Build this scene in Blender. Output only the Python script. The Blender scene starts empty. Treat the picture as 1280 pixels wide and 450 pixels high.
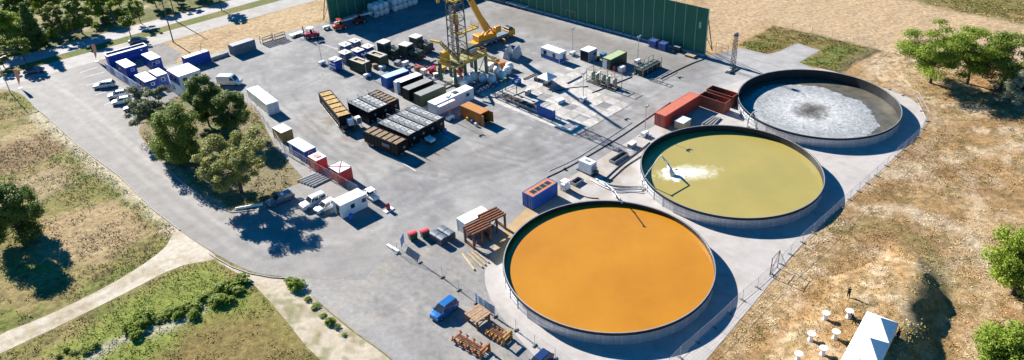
import bpy, math, random
import numpy as np
from mathutils import Vector, Matrix

random.seed(7)
S = bpy.context.scene
COL = S.collection
PI = math.pi
R = math.radians

# ------------------------------------------------------------------ camera, sky, sun, exposure
PITCH, ROLL, FOC, PY, PX, CAMH = R(29.82), R(-2.77), 955.3, 184.1, 640.0, 72.0
_F = Vector((0, math.cos(PITCH), -math.sin(PITCH)))
_U0 = Vector((0, math.sin(PITCH), math.cos(PITCH)))
_R0 = Vector((1, 0, 0))
_R = _R0 * math.cos(ROLL) + _U0 * math.sin(ROLL)
_U = _U0 * math.cos(ROLL) - _R0 * math.sin(ROLL)
cam = bpy.data.cameras.new('camera')
co = bpy.data.objects.new('camera', cam)
COL.objects.link(co)
M3 = Matrix((_R, _U, -_F)).transposed()
co.matrix_world = Matrix.Translation((0, 0, CAMH)) @ M3.to_4x4()
cam.sensor_width = 36
cam.lens = FOC / 1280 * 36
cam.shift_y = -(225 - PY) / 1280
cam.clip_start = 1
cam.clip_end = 9000
S.camera = co

SUN_EL, SUN_AZ = 29.0, 131.5        # degrees; azimuth counter-clockwise from +X
w = bpy.data.worlds.new('World')
S.world = w
w.use_nodes = True
nt = w.node_tree
sky = nt.nodes.new('ShaderNodeTexSky')
sky.sky_type = 'NISHITA'
sky.sun_disc = False
sky.sun_elevation = R(SUN_EL)
sky.sun_rotation = R(90 - SUN_AZ)
sky.air_density = 0.9
sky.dust_density = 0.0
sky.ozone_density = 3.0
hs = nt.nodes.new('ShaderNodeHueSaturation')      # sky saturation raised to turn the shadows bluer, the same all round
hs.inputs['Saturation'].default_value = 1.6
nt.links.new(sky.outputs[0], hs.inputs['Color'])
nt.links.new(hs.outputs[0], nt.nodes['Background'].inputs[0])
nt.nodes['Background'].inputs[1].default_value = 0.055
sl = bpy.data.lights.new('sun', 'SUN')
sl.energy = 5.0
sl.angle = R(0.5)
sl.color = (1.0, 0.93, 0.83)
so = bpy.data.objects.new('sun', sl)
COL.objects.link(so)
_sd = Vector((math.cos(R(SUN_AZ)) * math.cos(R(SUN_EL)), math.sin(R(SUN_AZ)) * math.cos(R(SUN_EL)), math.sin(R(SUN_EL))))
so.rotation_euler = _sd.to_track_quat('Z', 'Y').to_euler()
so.location = _sd * 400
S.view_settings.view_transform = 'Standard'
S.view_settings.look = 'None'
S.view_settings.exposure = 1.45
S.view_settings.gamma = 1.0
S.view_settings.use_curve_mapping = False
S.cycles.max_bounces = 6
S.cycles.use_denoising = True

AU, AV = R(44), R(-46)              # the two directions of the site grid
DU = Vector((math.cos(AU), math.sin(AU), 0))
DV = Vector((math.cos(AV), math.sin(AV), 0))


def at(px, py, z=0.0):
    """survey helper: the place on the level z that the photograph shows at a pixel"""
    d = _F * FOC + _R * (px - PX) - _U * (py - PY)
    t = (z - CAMH) / d.z
    return Vector((d.x * t, d.y * t, z))


def to_px(p):
    v = Vector(p) - Vector((0, 0, CAMH))
    d = v.dot(_F)
    return PX + FOC * v.dot(_R) / d, PY - FOC * v.dot(_U) / d, FOC / d


def tall(px, py, ty):
    g = at(px, py)
    lo, hi = 0, 60
    for _ in range(40):
        m = (lo + hi) / 2
        if to_px((g.x, g.y, m))[1] > ty:
            lo = m
        else:
            hi = m
    return lo


# ------------------------------------------------------------------ mesh helpers
class MB:
    def __init__(s):
        s.v = []
        s.f = []

    def add(s, vs, fs):
        n = len(s.v)
        s.v += [tuple(p) for p in vs]
        s.f += [tuple(i + n for i in f) for f in fs]
        return s

    def box(s, x0, y0, z0, x1, y1, z1):
        return s.add([(x0, y0, z0), (x1, y0, z0), (x1, y1, z0), (x0, y1, z0), (x0, y0, z1), (x1, y0, z1), (x1, y1, z1), (x0, y1, z1)],
                     [(3, 2, 1, 0), (4, 5, 6, 7), (0, 1, 5, 4), (1, 2, 6, 5), (2, 3, 7, 6), (3, 0, 4, 7)])

    def cbox(s, x0, y0, z0, x1, y1, z1, c=0.04):
        """box with chamfered upper edges"""
        c = min(c, (x1 - x0) * .4, (y1 - y0) * .4, (z1 - z0) * .6)
        v = [(x0, y0, z0), (x1, y0, z0), (x1, y1, z0), (x0, y1, z0), (x0, y0, z1 - c), (x1, y0, z1 - c), (x1, y1, z1 - c), (x0, y1, z1 - c),
             (x0 + c, y0 + c, z1), (x1 - c, y0 + c, z1), (x1 - c, y1 - c, z1), (x0 + c, y1 - c, z1)]
        return s.add(v, [(3, 2, 1, 0), (0, 1, 5, 4), (1, 2, 6, 5), (2, 3, 7, 6), (3, 0, 4, 7), (4, 5, 9, 8), (5, 6, 10, 9), (6, 7, 11, 10), (7, 4, 8, 11), (8, 9, 10, 11)])

    def beam(s, p, q, w, h=None):
        p, q = Vector(p), Vector(q)
        h = h or w
        d = (q - p).normalized()
        up = Vector((0, 0, 1)) if abs(d.z) < .95 else Vector((1, 0, 0))
        a = d.cross(up).normalized() * w / 2
        b = a.cross(d).normalized() * h / 2
        vs = [p - a - b, p + a - b, p + a + b, p - a + b, q - a - b, q + a - b, q + a + b, q - a + b]
        return s.add(vs, [(3, 2, 1, 0), (4, 5, 6, 7), (0, 1, 5, 4), (1, 2, 6, 5), (2, 3, 7, 6), (3, 0, 4, 7)])

    def tube(s, p, q, r, n=6, r2=None):
        p, q = Vector(p), Vector(q)
        r2 = r if r2 is None else r2
        d = (q - p).normalized()
        up = Vector((0, 0, 1)) if abs(d.z) < .95 else Vector((1, 0, 0))
        a = d.cross(up).normalized()
        b = a.cross(d).normalized()
        vs = []
        for i in range(n):
            t = 2 * PI * i / n
            vs.append(p + (a * math.cos(t) + b * math.sin(t)) * r)
        for i in range(n):
            t = 2 * PI * i / n
            vs.append(q + (a * math.cos(t) + b * math.sin(t)) * r2)
        fs = [(i, (i + 1) % n, n + (i + 1) % n, n + i) for i in range(n)]
        fs += [tuple(range(n - 1, -1, -1)), tuple(range(n, 2 * n))]
        return s.add(vs, fs)

    def path(s, pts, r, n=6):
        for p, q in zip(pts[:-1], pts[1:]):
            s.tube(p, q, r, n)
        return s

    def prism(s, poly, z0, z1):
        n = len(poly)
        vs = [(x, y, z0) for x, y in poly] + [(x, y, z1) for x, y in poly]
        return s.add(vs, [tuple(range(n - 1, -1, -1)), tuple(range(n, 2 * n))] + [(i, (i + 1) % n, n + (i + 1) % n, n + i) for i in range(n)])

    def lathe(s, prof, n=16, c=(0, 0, 0), axis='z'):
        vs = []
        m = len(prof)
        for i in range(n):
            t = 2 * PI * i / n
            for r, z in prof:
                x, y = r * math.cos(t), r * math.sin(t)
                if axis == 'z':
                    vs.append((c[0] + x, c[1] + y, c[2] + z))
                elif axis == 'y':
                    vs.append((c[0] + x, c[1] + z, c[2] + y))
                else:
                    vs.append((c[0] + z, c[1] + x, c[2] + y))
        fs = []
        for i in range(n):
            j = (i + 1) % n
            for k in range(m - 1):
                fs.append((i * m + k, j * m + k, j * m + k + 1, i * m + k + 1))
        return s.add(vs, fs)

    def mesh(s, name, mat, smooth=False):
        me = bpy.data.meshes.new(name)
        me.from_pydata(s.v, [], s.f)
        me.update()
        if mat:
            me.materials.append(mat)
        if smooth:
            me.polygons.foreach_set('use_smooth', [True] * len(me.polygons))
        return me

    def build(s, name, mat, parent=None, smooth=False, label=None, kind=None):
        return link(name, s.mesh(name, mat, smooth), parent, label, kind)


def link(name, me, parent=None, label=None, kind=None, loc=None, rz=None):
    o = bpy.data.objects.new(name, me)
    COL.objects.link(o)
    if parent:
        o.parent = parent
    if label:
        o['label'] = label
    if kind:
        o['kind'] = kind
    if loc is not None:
        o.location = loc
    if rz is not None:
        o.rotation_euler = (0, 0, rz)
    return o


def tag(o, label, cat, group=None):
    o['label'] = label
    o['category'] = cat
    if group:
        o['group'] = group
    return o


def thing(name, label, cat, loc=(0, 0, 0), rz=0.0, group=None):
    o = bpy.data.objects.new(name, None)
    o.empty_display_size = .3
    COL.objects.link(o)
    o.location = loc
    o.rotation_euler = (0, 0, rz)
    return tag(o, label, cat, group)


KIDS = {}


def copy_tree(o, parent=None):
    c = o.copy()
    COL.objects.link(c)
    if parent:
        c.parent = parent
    for ch in list(o.children):
        copy_tree(ch, c)
    return c


def again(o, label, loc, rz=None, scale=None):
    c = copy_tree(o)
    c['label'] = label
    c.location = loc
    if rz is not None:
        c.rotation_euler = (0, 0, rz)
    if scale:
        c.scale = (scale, scale, scale)
    return c


# ------------------------------------------------------------------ materials
MATS = {}


def mat(name, c, rough=.7, metal=0., c2=None, sc=1.5, amt=.5, bump=0., bsc=20., spec=.4, world=False, streak=False, coat=0.):
    """procedural paint / metal / soil: two colours mixed by noise, optional rust-like spots and relief"""
    if name in MATS:
        return MATS[name]
    m = bpy.data.materials.new(name)
    m.use_nodes = True
    t = m.node_tree
    N, L = t.nodes, t.links
    b = N['Principled BSDF']
    b.inputs['Roughness'].default_value = rough
    b.inputs['Metallic'].default_value = metal
    b.inputs['Specular IOR Level'].default_value = spec
    if coat:
        b.inputs['Coat Weight'].default_value = coat
        b.inputs['Coat Roughness'].default_value = .08
    if c2 is None:
        c2 = tuple(x * .72 for x in c)
    if world:
        src = N.new('ShaderNodeNewGeometry').outputs['Position']
    else:
        src = N.new('ShaderNodeTexCoord').outputs['Object']
    if streak:
        mp = N.new('ShaderNodeMapping')
        mp.inputs['Scale'].default_value = (1, 1, .18)
        L.new(src, mp.inputs[0])
        src = mp.outputs[0]
    n1 = N.new('ShaderNodeTexNoise')
    n1.inputs['Scale'].default_value = sc
    n1.inputs['Detail'].default_value = 6
    n1.inputs['Roughness'].default_value = .65
    L.new(src, n1.inputs['Vector'])
    rp = N.new('ShaderNodeMapRange')
    rp.inputs[1].default_value = .35
    rp.inputs[2].default_value = .7
    rp.inputs[4].default_value = amt * 2
    L.new(n1.outputs[0], rp.inputs[0])
    mx = N.new('ShaderNodeMix')
    mx.data_type = 'RGBA'
    mx.inputs[6].default_value = (*c, 1)
    mx.inputs[7].default_value = (*c2, 1)
    L.new(rp.outputs[0], mx.inputs[0])
    L.new(mx.outputs[2], b.inputs['Base Color'])
    if bump:
        n2 = N.new('ShaderNodeTexNoise')
        n2.inputs['Scale'].default_value = bsc
        n2.inputs['Detail'].default_value = 4
        L.new(src, n2.inputs['Vector'])
        bp = N.new('ShaderNodeBump')
        bp.inputs['Strength'].default_value = bump
        bp.inputs['Distance'].default_value = .05
        L.new(n2.outputs[0], bp.inputs['Height'])
        L.new(bp.outputs[0], b.inputs['Normal'])
    MATS[name] = m
    return m


def vcol_mat(name, rough=.95, noise=(.75, 1.2), sc=3.0, fine=14., bump=.4, spec=.15, trans=0., bsc=6.):
    """colour attribute times two scales of noise (the bare colour of soil, asphalt, grass)"""
    m = bpy.data.materials.new(name)
    m.use_nodes = True
    t = m.node_tree
    N, L = t.nodes, t.links
    b = N['Principled BSDF']
    b.inputs['Roughness'].default_value = rough
    b.inputs['Specular IOR Level'].default_value = spec
    a = N.new('ShaderNodeAttribute')
    a.attribute_name = 'col'
    pos = N.new('ShaderNodeNewGeometry').outputs['Position']
    last = a.outputs['Color']
    for k, (s_, lo, hi) in enumerate(((sc, noise[0], noise[1]), (fine, (noise[0] + 1) / 2, (noise[1] + 1) / 2))):
        n = N.new('ShaderNodeTexNoise')
        n.inputs['Scale'].default_value = s_
        n.inputs['Detail'].default_value = 7
        n.inputs['Roughness'].default_value = .7
        L.new(pos, n.inputs['Vector'])
        r = N.new('ShaderNodeMapRange')
        r.inputs[1].default_value = .3
        r.inputs[2].default_value = .7
        r.inputs[3].default_value = lo
        r.inputs[4].default_value = hi
        L.new(n.outputs[0], r.inputs[0])
        v = N.new('ShaderNodeVectorMath')
        v.operation = 'SCALE'
        L.new(last, v.inputs[0])
        L.new(r.outputs[0], v.inputs['Scale'])
        last = v.outputs[0]
    L.new(last, b.inputs['Base Color'])
    if bump:
        n2 = N.new('ShaderNodeTexNoise')
        n2.inputs['Scale'].default_value = bsc
        n2.inputs['Detail'].default_value = 8
        n2.inputs['Roughness'].default_value = .75
        L.new(pos, n2.inputs['Vector'])
        bp = N.new('ShaderNodeBump')
        bp.inputs['Strength'].default_value = bump
        bp.inputs['Distance'].default_value = .25
        L.new(n2.outputs[0], bp.inputs['Height'])
        L.new(bp.outputs[0], b.inputs['Normal'])
    MATS[name] = m
    return m


# ------------------------------------------------------------------ numpy noise and painting
def vnoise(x, y, seed=0):
    xi, yi = np.floor(x), np.floor(y)
    fx, fy = x - xi, y - yi
    fx, fy = fx * fx * (3 - 2 * fx), fy * fy * (3 - 2 * fy)

    def h(a, b):
        v = np.sin(a * 127.1 + b * 311.7 + seed * 74.7) * 43758.5453
        return v - np.floor(v)
    return (h(xi, yi) * (1 - fx) + h(xi + 1, yi) * fx) * (1 - fy) + (h(xi, yi + 1) * (1 - fx) + h(xi + 1, yi + 1) * fx) * fy


def fbm(x, y, sc, seed=0, octs=4):
    s, a, t = 0, .5, 0
    for k in range(octs):
        s = s + a * vnoise(x * sc, y * sc, seed + k * 13)
        t += a
        a *= .55
        sc *= 2.1
    return s / t


def poly_w(px):
    return np.array([tuple(at(*p))[:2] for p in px])


def sdist(P, poly, closed=True):
    """signed distance (positive inside) of points to a polygon / distance to a polyline"""
    n = len(poly)
    d = np.full(len(P), 1e9)
    ins = np.zeros(len(P), bool)
    for i in range(n if closed else n - 1):
        a, b = poly[i], poly[(i + 1) % n]
        e = b - a
        w_ = P - a
        t = np.clip((w_ @ e) / max(e @ e, 1e-9), 0, 1)
        q = w_ - t[:, None] * e
        d = np.minimum(d, (q ** 2).sum(1))
        c = (a[1] > P[:, 1]) != (b[1] > P[:, 1])
        if abs(e[1]) > 1e-9:
            ins ^= c & (P[:, 0] < a[0] + e[0] * (P[:, 1] - a[1]) / e[1])
    d = np.sqrt(d)
    return np.where(ins, d, -d) if closed else d


def paint(P, base, layers, warp=1.5, wsc=.35):
    """layers: ('poly', px, colour, soft, strength) or ('line', px, width, colour, soft, strength)"""
    C = np.tile(np.array(base, float), (len(P), 1))
    wx = (fbm(P[:, 0], P[:, 1], wsc, 3) - .5) * 2 * warp
    wy = (fbm(P[:, 0], P[:, 1], wsc, 9) - .5) * 2 * warp
    Q = P + np.stack([wx, wy], 1)
    for k, ly in enumerate(layers):
        kind = ly[0]
        if kind == 'poly':
            _, px, c, soft, st = ly
            m = np.clip(sdist(Q, poly_w(px)) / soft + .5, 0, 1)
        elif kind == 'line':
            _, px, wd, c, soft, st = ly
            m = np.clip((wd / 2 - sdist(Q, poly_w(px), False)) / soft + .5, 0, 1)
        elif kind == 'noise':
            _, sc, th, c, soft, st = ly
            m = np.clip((fbm(P[:, 0], P[:, 1], sc, 21 + k) - th) / soft, 0, 1)
        elif kind == 'pnoise':        # noise blotches inside a polygon
            _, px, sc, th, c, soft, st = ly
            m = np.clip(sdist(Q, poly_w(px)) / 3 + .5, 0, 1) * np.clip((fbm(P[:, 0], P[:, 1], sc, 21 + k) - th) / soft, 0, 1)
        m = (m * st)[:, None]
        C = C * (1 - m) + np.array(c) * m
    return C


def set_col(me, C):
    a = me.color_attributes.new('col', 'FLOAT_COLOR', 'POINT')
    buf = np.ones((len(C), 4), np.float32)
    buf[:, :3] = C
    a.data.foreach_set('color', buf.ravel())

# ------------------------------------------------------------------ the ground
CREST = [(1102, 298), (1126, 304), (1144, 322), (1147, 350), (1134, 385), (1114, 430), (1102, 470), (1088, 520)]
crest_w = np.array([tuple(at(px, py, 2.5))[:2] for px, py in CREST])


def mound(x, y):
    """spoil bank on the right: a gentle rise that drops steeply on its far side"""
    P = np.stack([x + (fbm(x, y, .3, 31) - .5) * 2.2, y + (fbm(x, y, .3, 35) - .5) * 2.2], 1)
    n = len(crest_w)
    best = np.full(len(P), 1e9)
    side = np.zeros(len(P))
    along = np.zeros(len(P))
    tot = 0
    for i in range(n - 1):
        a, b = crest_w[i], crest_w[i + 1]
        e = b - a
        le = math.hypot(*e)
        w_ = P - a
        t = np.clip((w_ @ e) / (le * le), 0, 1)
        q = w_ - t[:, None] * e
        d = np.hypot(q[:, 0], q[:, 1])
        sg = np.sign(e[0] * w_[:, 1] - e[1] * w_[:, 0])
        m = d < best
        best = np.where(m, d, best)
        side = np.where(m, sg, side)
        along = np.where(m, tot + t * le, along)
        tot += le
    h = 2.7 * np.clip(along / 10, 0, 1)
    east = side > 0
    fall = np.where(east, best / 5.0, best / 18)
    f = np.clip(1 - fall, 0, 1)
    f = f * np.clip(-sdist(np.stack([x, y], 1), poly_w(TANKPAD)) / 7 - .15, 0, 1)      # it ends before the concrete pad
    return h * f * f * (3 - 2 * f)


def roughness_field(x, y):
    return (fbm(x, y, .12, 5) - .5) * .5 + (fbm(x, y, .7, 8) - .5) * .22


YARD = [(203, 84), (260, 69), (330, 47), (401, 29.5), (413, 26), (470, 4), (500, -12), (560, -30), (640, -14), (720, 24), (885, 70), (925, 60), (960, 68),
        (972, 65), (996, 54), (1025, 63), (999, 78), (1018, 86), (1000, 110), (905, 150), (800, 190), (720, 240), (660, 300), (600, 300), (520, 300), (480, 320), (455, 350),
        (430, 350), (440, 270), (388, 232), (345, 185), (322, 138), (285, 112), (240, 104), (200, 100)]
ACCESS = [(-25, 111), (22, 112), (45, 135), (100, 185), (155, 225), (190, 262), (240, 300), (300, 335), (330, 344), (380, 347), (430, 352), (480, 324),
          (470, 270), (445, 240), (410, 226), (376, 227), (340, 245), (318, 261), (292, 268), (265, 255), (225, 226), (186, 185), (168, 160), (205, 130), (160, 112), (128, 84), (112, 70), (60, 82), (0, 100)]
GRAVEL = [(330, 338), (345, 342), (400, 330), (455, 330), (480, 320), (520, 292), (600, 285), (655, 262), (690, 300), (700, 420), (800, 520), (560, 520), (500, 455), (430, 405), (370, 352)]
TANKPAD = [(640, 275), (690, 236), (760, 192), (830, 150), (905, 105), (960, 95), (1016, 84), (1047, 90), (1110, 112), (1145, 125), (1160, 150), (1152, 165), (1120, 195),
           (1095, 220), (1005, 300), (967, 350), (883, 450), (840, 500), (720, 490), (660, 440), (600, 360), (615, 310)]
FORK = [(922, 57), (966, 32), (1093, 61), (1047, 90), (999, 78), (1023, 63), (995, 55), (971, 65), (959, 68.5)]
TRACK = [(-40, 440), (0, 417), (60, 395), (150, 350), (206, 312), (214, 296), (222, 286), (240, 300), (275, 322), (262, 326), (222, 332), (150, 370), (65, 412), (0, 442), (-40, 462)]
SANDBANK = [(262, 322), (300, 338), (330, 346), (372, 352), (420, 400), (490, 450), (520, 480), (440, 480), (395, 448), (345, 385), (312, 350)]
FOREST = [(-300, 200), (-60, 100), (0, 76), (130, 42), (290, 0), (420, -35), (300, -90), (-100, -60), (-400, 60)]
LEFT = [(-60, 128), (22, 112), (100, 185), (190, 262), (222, 290), (340, 342), (385, 346), (440, 390), (520, 460), (580, 560), (-200, 560), (-200, 150)]
RIGHT = [(1093, 61), (1280, 60), (1500, 150), (1500, 600), (830, 560), (883, 450), (967, 350), (1005, 300), (1095, 220), (1160, 160), (1145, 120), (1080, 100)]
ISLAND = [(200, 132), (240, 108), (300, 118), (340, 165), (386, 215), (374, 228), (340, 246), (318, 261), (292, 268), (225, 226), (170, 165)]
SANDSTRIP = [(200, 60), (260, 38), (400, -6), (470, -30), (470, 2), (413, 27), (330, 48), (262, 70), (203, 84)]

COMPOUND = [(120, 72), (200, 52), (228, 66), (214, 84), (240, 106), (206, 134), (165, 118), (128, 86)]
STRAW = (.33, .212, .10)


def soften(px, n=2):
    """round the corners of an outline"""
    for _ in range(n):
        o = []
        for i in range(len(px)):
            a, b = px[i], px[(i + 1) % len(px)]
            o += [(a[0] * .75 + b[0] * .25, a[1] * .75 + b[1] * .25), (a[0] * .25 + b[0] * .75, a[1] * .25 + b[1] * .75)]
        px = o
    return px


ACCESS, TANKPAD, TRACK, SANDBANK, GRAVEL = soften(ACCESS), soften(TANKPAD), soften(TRACK), soften(SANDBANK, 1), soften(GRAVEL, 1)
G_LAYERS = [
    ('noise', .05, .46, (.275, .155, .068), .2, .85),
    ('noise', .22, .50, (.33, .235, .125), .16, .75),
    ('noise', .5, .52, (.20, .13, .05), .15, .5),
    ('poly', [(870, -60), (1115, -10), (1500, 70), (1500, 120), (1270, 75), (1120, 105), (1060, 62), (960, 28), (920, 60), (880, 68)], (.40, .295, .18), 8, .9),
    ('noise', .11, .52, (.38, .29, .18), .2, .35),
    ('poly', [(1105, -6), (1290, 33), (1600, 110), (1600, -100), (1200, -100)], (.155, .135, .045), 5, .95),
    ('pnoise', [(1105, -6), (1290, 33), (1600, 110), (1600, -100), (1200, -100)], .15, .5, (.26, .19, .08), .15, .8),
    ('pnoise', RIGHT, .3, .55, (.47, .37, .25), .12, .75),
    ('pnoise', RIGHT, .09, .56, (.50, .40, .28), .1, .6),
    ('pnoise', RIGHT, .9, .56, (.14, .105, .04), .1, .7),
    ('line', [(1110, 262), (1150, 268), (1215, 290), (1240, 340)], 1.6, (.50, .41, .30), 2, .7),
    ('line', [(1195, 200), (1215, 240), (1222, 275)], 1.5, (.50, .41, .30), 2.5, .6),
    ('line', [(1040, 250), (1110, 215), (1190, 190), (1280, 180)], 1.2, (.47, .37, .25), 2, .5),
    ('line', [(1035, 258), (1105, 223), (1190, 198), (1280, 190)], 1.0, (.47, .37, .25), 2, .5),
    ('line', [(1115, 112), (1150, 118), (1172, 145), (1165, 175), (1130, 205)], 1.6, (.40, .30, .19), 1.5, .7),
    ('line', [(1000, 372), (1060, 322), (1120, 290)], 1.2, (.22, .12, .045), 1.6, .6),
    ('line', [(985, 400), (1050, 345), (1110, 312)], 1.2, (.22, .12, .045), 1.6, .55),
    ('line', [(968, 430), (1035, 372), (1095, 335)], 1.2, (.23, .125, .05), 1.6, .55),
    ('line', [(1060, 268), (1120, 232), (1190, 212), (1290, 205)], 1.6, (.21, .12, .05), 2, .6),
    ('line', [(1110, 190), (1180, 160), (1290, 150)], 1.6, (.22, .13, .055), 2, .5),
    ('line', [(1040, 420), (1010, 470)], 1.5, (.26, .13, .045), 4, .5),
    ('line', [(1215, 250), (1235, 300), (1245, 340), (1235, 400), (1215, 470)], 2.0, (.42, .31, .19), 2.5, .7),
    ('line', [(1000, 305), (985, 340), (955, 385), (920, 430), (890, 470)], 1.0, (.42, .31, .18), 1.4, .7),
    ('pnoise', [(1060, 200), (1180, 170), (1260, 250), (1200, 330), (1060, 300)], .1, .5, (.23, .135, .06), .2, .6),
    ('line', [(1045, 288), (1100, 277), (1150, 300)], 2.2, (.17, .14, .045), 2, .6),
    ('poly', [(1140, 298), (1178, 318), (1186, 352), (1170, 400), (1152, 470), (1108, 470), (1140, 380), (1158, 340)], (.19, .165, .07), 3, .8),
    ('poly', FORK, (.165, .135, .045), 2, .95),
    ('pnoise', FORK, .25, .5, (.13, .15, .035), .15, .8),
    ('line', [(1000, 80), (1040, 72), (1060, 60)], 3, (.10, .15, .03), 3, .7),
    ('line', [(1047, 92), (1093, 63)], 1.4, (.09, .075, .04), 1, .9),
    # left fields
    ('poly', LEFT, (.20, .175, .058), 2, 1),
    ('pnoise', LEFT, .1, .48, (.26, .20, .085), .2, .8),
    ('pnoise', LEFT, .2, .53, (.145, .17, .035), .15, .8),
    ('pnoise', LEFT, .8, .58, (.10, .085, .035), .1, .7),
    ('poly', [(0, 170), (60, 140), (85, 165), (70, 190), (20, 215), (0, 214)], (.33, .25, .135), 3, .85),
    ('poly', [(-20, 190), (90, 155), (105, 178), (20, 215), (-20, 222)], (.17, .10, .05), 3, .55),
    ('poly', [(48, 276), (145, 248), (193, 289), (126, 330), (40, 322)], (.33, .24, .135), 3, .9),
    ('poly', [(-20, 245), (70, 205), (100, 228), (30, 262), (-20, 280)], (.31, .24, .135), 3, .85),
    ('line', [(26, 118), (60, 150), (104, 192), (150, 232), (200, 275)], 3.0, (.13, .165, .03), 3, .75),
    ('line', [(-10, 290), (60, 250), (140, 205)], 1.6, (.12, .13, .03), 2, .7),
    ('line', [(45, 140), (100, 190), (158, 232), (205, 275), (222, 290)], 2.6, (.46, .40, .30), 2.2, .85),
    ('poly', [(150, 420), (165, 402), (230, 372), (290, 352), (312, 372), (265, 388), (215, 400)], (.17, .25, .035), 3, .85),
    ('line', [(0, 412), (60, 389), (150, 344), (206, 306)], 1.0, (.10, .115, .03), 1, .6),
    ('poly', [(210, 345), (262, 330), (330, 385), (380, 445), (150, 460), (60, 440)], (.18, .215, .042), 3, .9),
    ('poly', [(240, 410), (330, 385), (390, 450), (170, 470)], (.185, .12, .052), 4, .75),
    ('line', [(120, 440), (170, 420), (230, 400), (250, 390)], 1.8, (.42, .38, .32), 2, .8),
    ('poly', FOREST, (.11, .12, .04), 3, 1),
    ('pnoise', FOREST, .12, .52, (.26, .22, .12), .15, .8),
    ('line', [(0, 66), (60, 50), (130, 28), (180, 8)], 2.5, (.38, .33, .26), 2, .7),
    ('poly', SANDSTRIP, (.39, .285, .165), 1.2, 1),
    ('pnoise', SANDSTRIP, .2, .5, (.30, .205, .11), .2, .7),
    ('poly', ISLAND, (.20, .17, .095), 2, 1),
    ('pnoise', ISLAND, .25, .48, (.11, .13, .035), .2, .9),
    ('line', [(178, 182), (228, 230), (268, 258), (292, 270)], 1.5, (.40, .36, .29), 2, .8),
]


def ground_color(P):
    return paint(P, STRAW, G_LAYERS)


def axis(lo, hi, step, far):
    a = list(np.arange(lo, hi + step, step))
    d = step
    x = a[-1]
    while x < far:
        d *= 1.5
        x += d
        a.append(x)
    d = step
    x = a[0]
    pre = []
    while x > -far:
        d *= 1.5
        x -= d
        pre.append(x)
    return np.array(pre[::-1] + a)


def flat_mask(P):
    """1 in the open fields, 0 under roads, yards and pads"""
    m = np.ones(len(P))
    for pl in (YARD, ACCESS, GRAVEL, TANKPAD, ISLAND, TRACK, SANDBANK, COMPOUND):
        m = np.minimum(m, np.clip(-sdist(P, poly_w(pl)) / 2.0 - .3, 0, 1))
    for ln, wd in (([(-300, 188), (0, 102), (400, -8), (600, -64)], 9), ([(-300, 163), (0, 82), (400, -25)], 5)):
        m = np.minimum(m, np.clip((sdist(P, poly_w(ln), False) - wd) / 2, 0, 1))
    return m


def ground_z(x, y):
    P = np.array([[x, y]], float)
    return float((mound(P[:, 0], P[:, 1]) + roughness_field(P[:, 0], P[:, 1]) * flat_mask(P))[0])


BASINS = ((13.12, 87.99), (37.36, 111.5), (60.94, 134.52))


def cut_basins(V, F):
    """open the ground where the basins are dug in: the rim follows the basin wall"""
    keep = np.ones(len(F), bool)
    for c in BASINS:
        d = V[:, :2] - np.array(c)
        r = np.hypot(d[:, 0], d[:, 1])
        ins = r < 15.18
        fi = ins[F]
        keep &= ~fi.all(1)
        mixed = fi.any(1) & ~fi.all(1)
        vid = np.unique(F[mixed])
        vid = vid[ins[vid]]
        V[vid, :2] = np.array(c) + d[vid] / r[vid][:, None] * 15.18
    return V, F[keep]


def make_ground():
    xs = axis(-165, 150, .6, 4000)
    ys = axis(55, 270, .6, 4000)
    X, Y = np.meshgrid(xs, ys)
    P = np.stack([X.ravel(), Y.ravel()], 1)
    near = (np.abs(P[:, 0]) < 400) & (P[:, 1] > -100) & (P[:, 1] < 500)
    Z = np.zeros(len(P))
    C = np.tile(np.array((.2, .16, .07)), (len(P), 1))
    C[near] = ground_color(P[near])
    Q = P[near]
    Z[near] = mound(Q[:, 0], Q[:, 1]) + roughness_field(Q[:, 0], Q[:, 1]) * flat_mask(Q)
    nx, ny = len(xs), len(ys)
    i = np.arange(nx * ny).reshape(ny, nx)
    F = np.stack([i[:-1, :-1], i[:-1, 1:], i[1:, 1:], i[1:, :-1]], -1).reshape(-1, 4)
    V, F = cut_basins(np.column_stack([P, Z]), F)
    me = bpy.data.meshes.new('ground')
    me.vertices.add(len(V))
    me.vertices.foreach_set('co', V.ravel())
    me.loops.add(F.size)
    me.loops.foreach_set('vertex_index', F.ravel())
    me.polygons.add(len(F))
    me.polygons.foreach_set('loop_start', np.arange(0, F.size, 4))
    me.polygons.foreach_set('use_smooth', np.ones(len(F), bool))
    me.update(calc_edges=True)
    set_col(me, C)
    me.materials.append(vcol_mat('soil', noise=(.48, 1.45), sc=1.1, fine=6., bump=.7, bsc=3.))
    link('ground', me, kind='structure')


make_ground()


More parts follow.
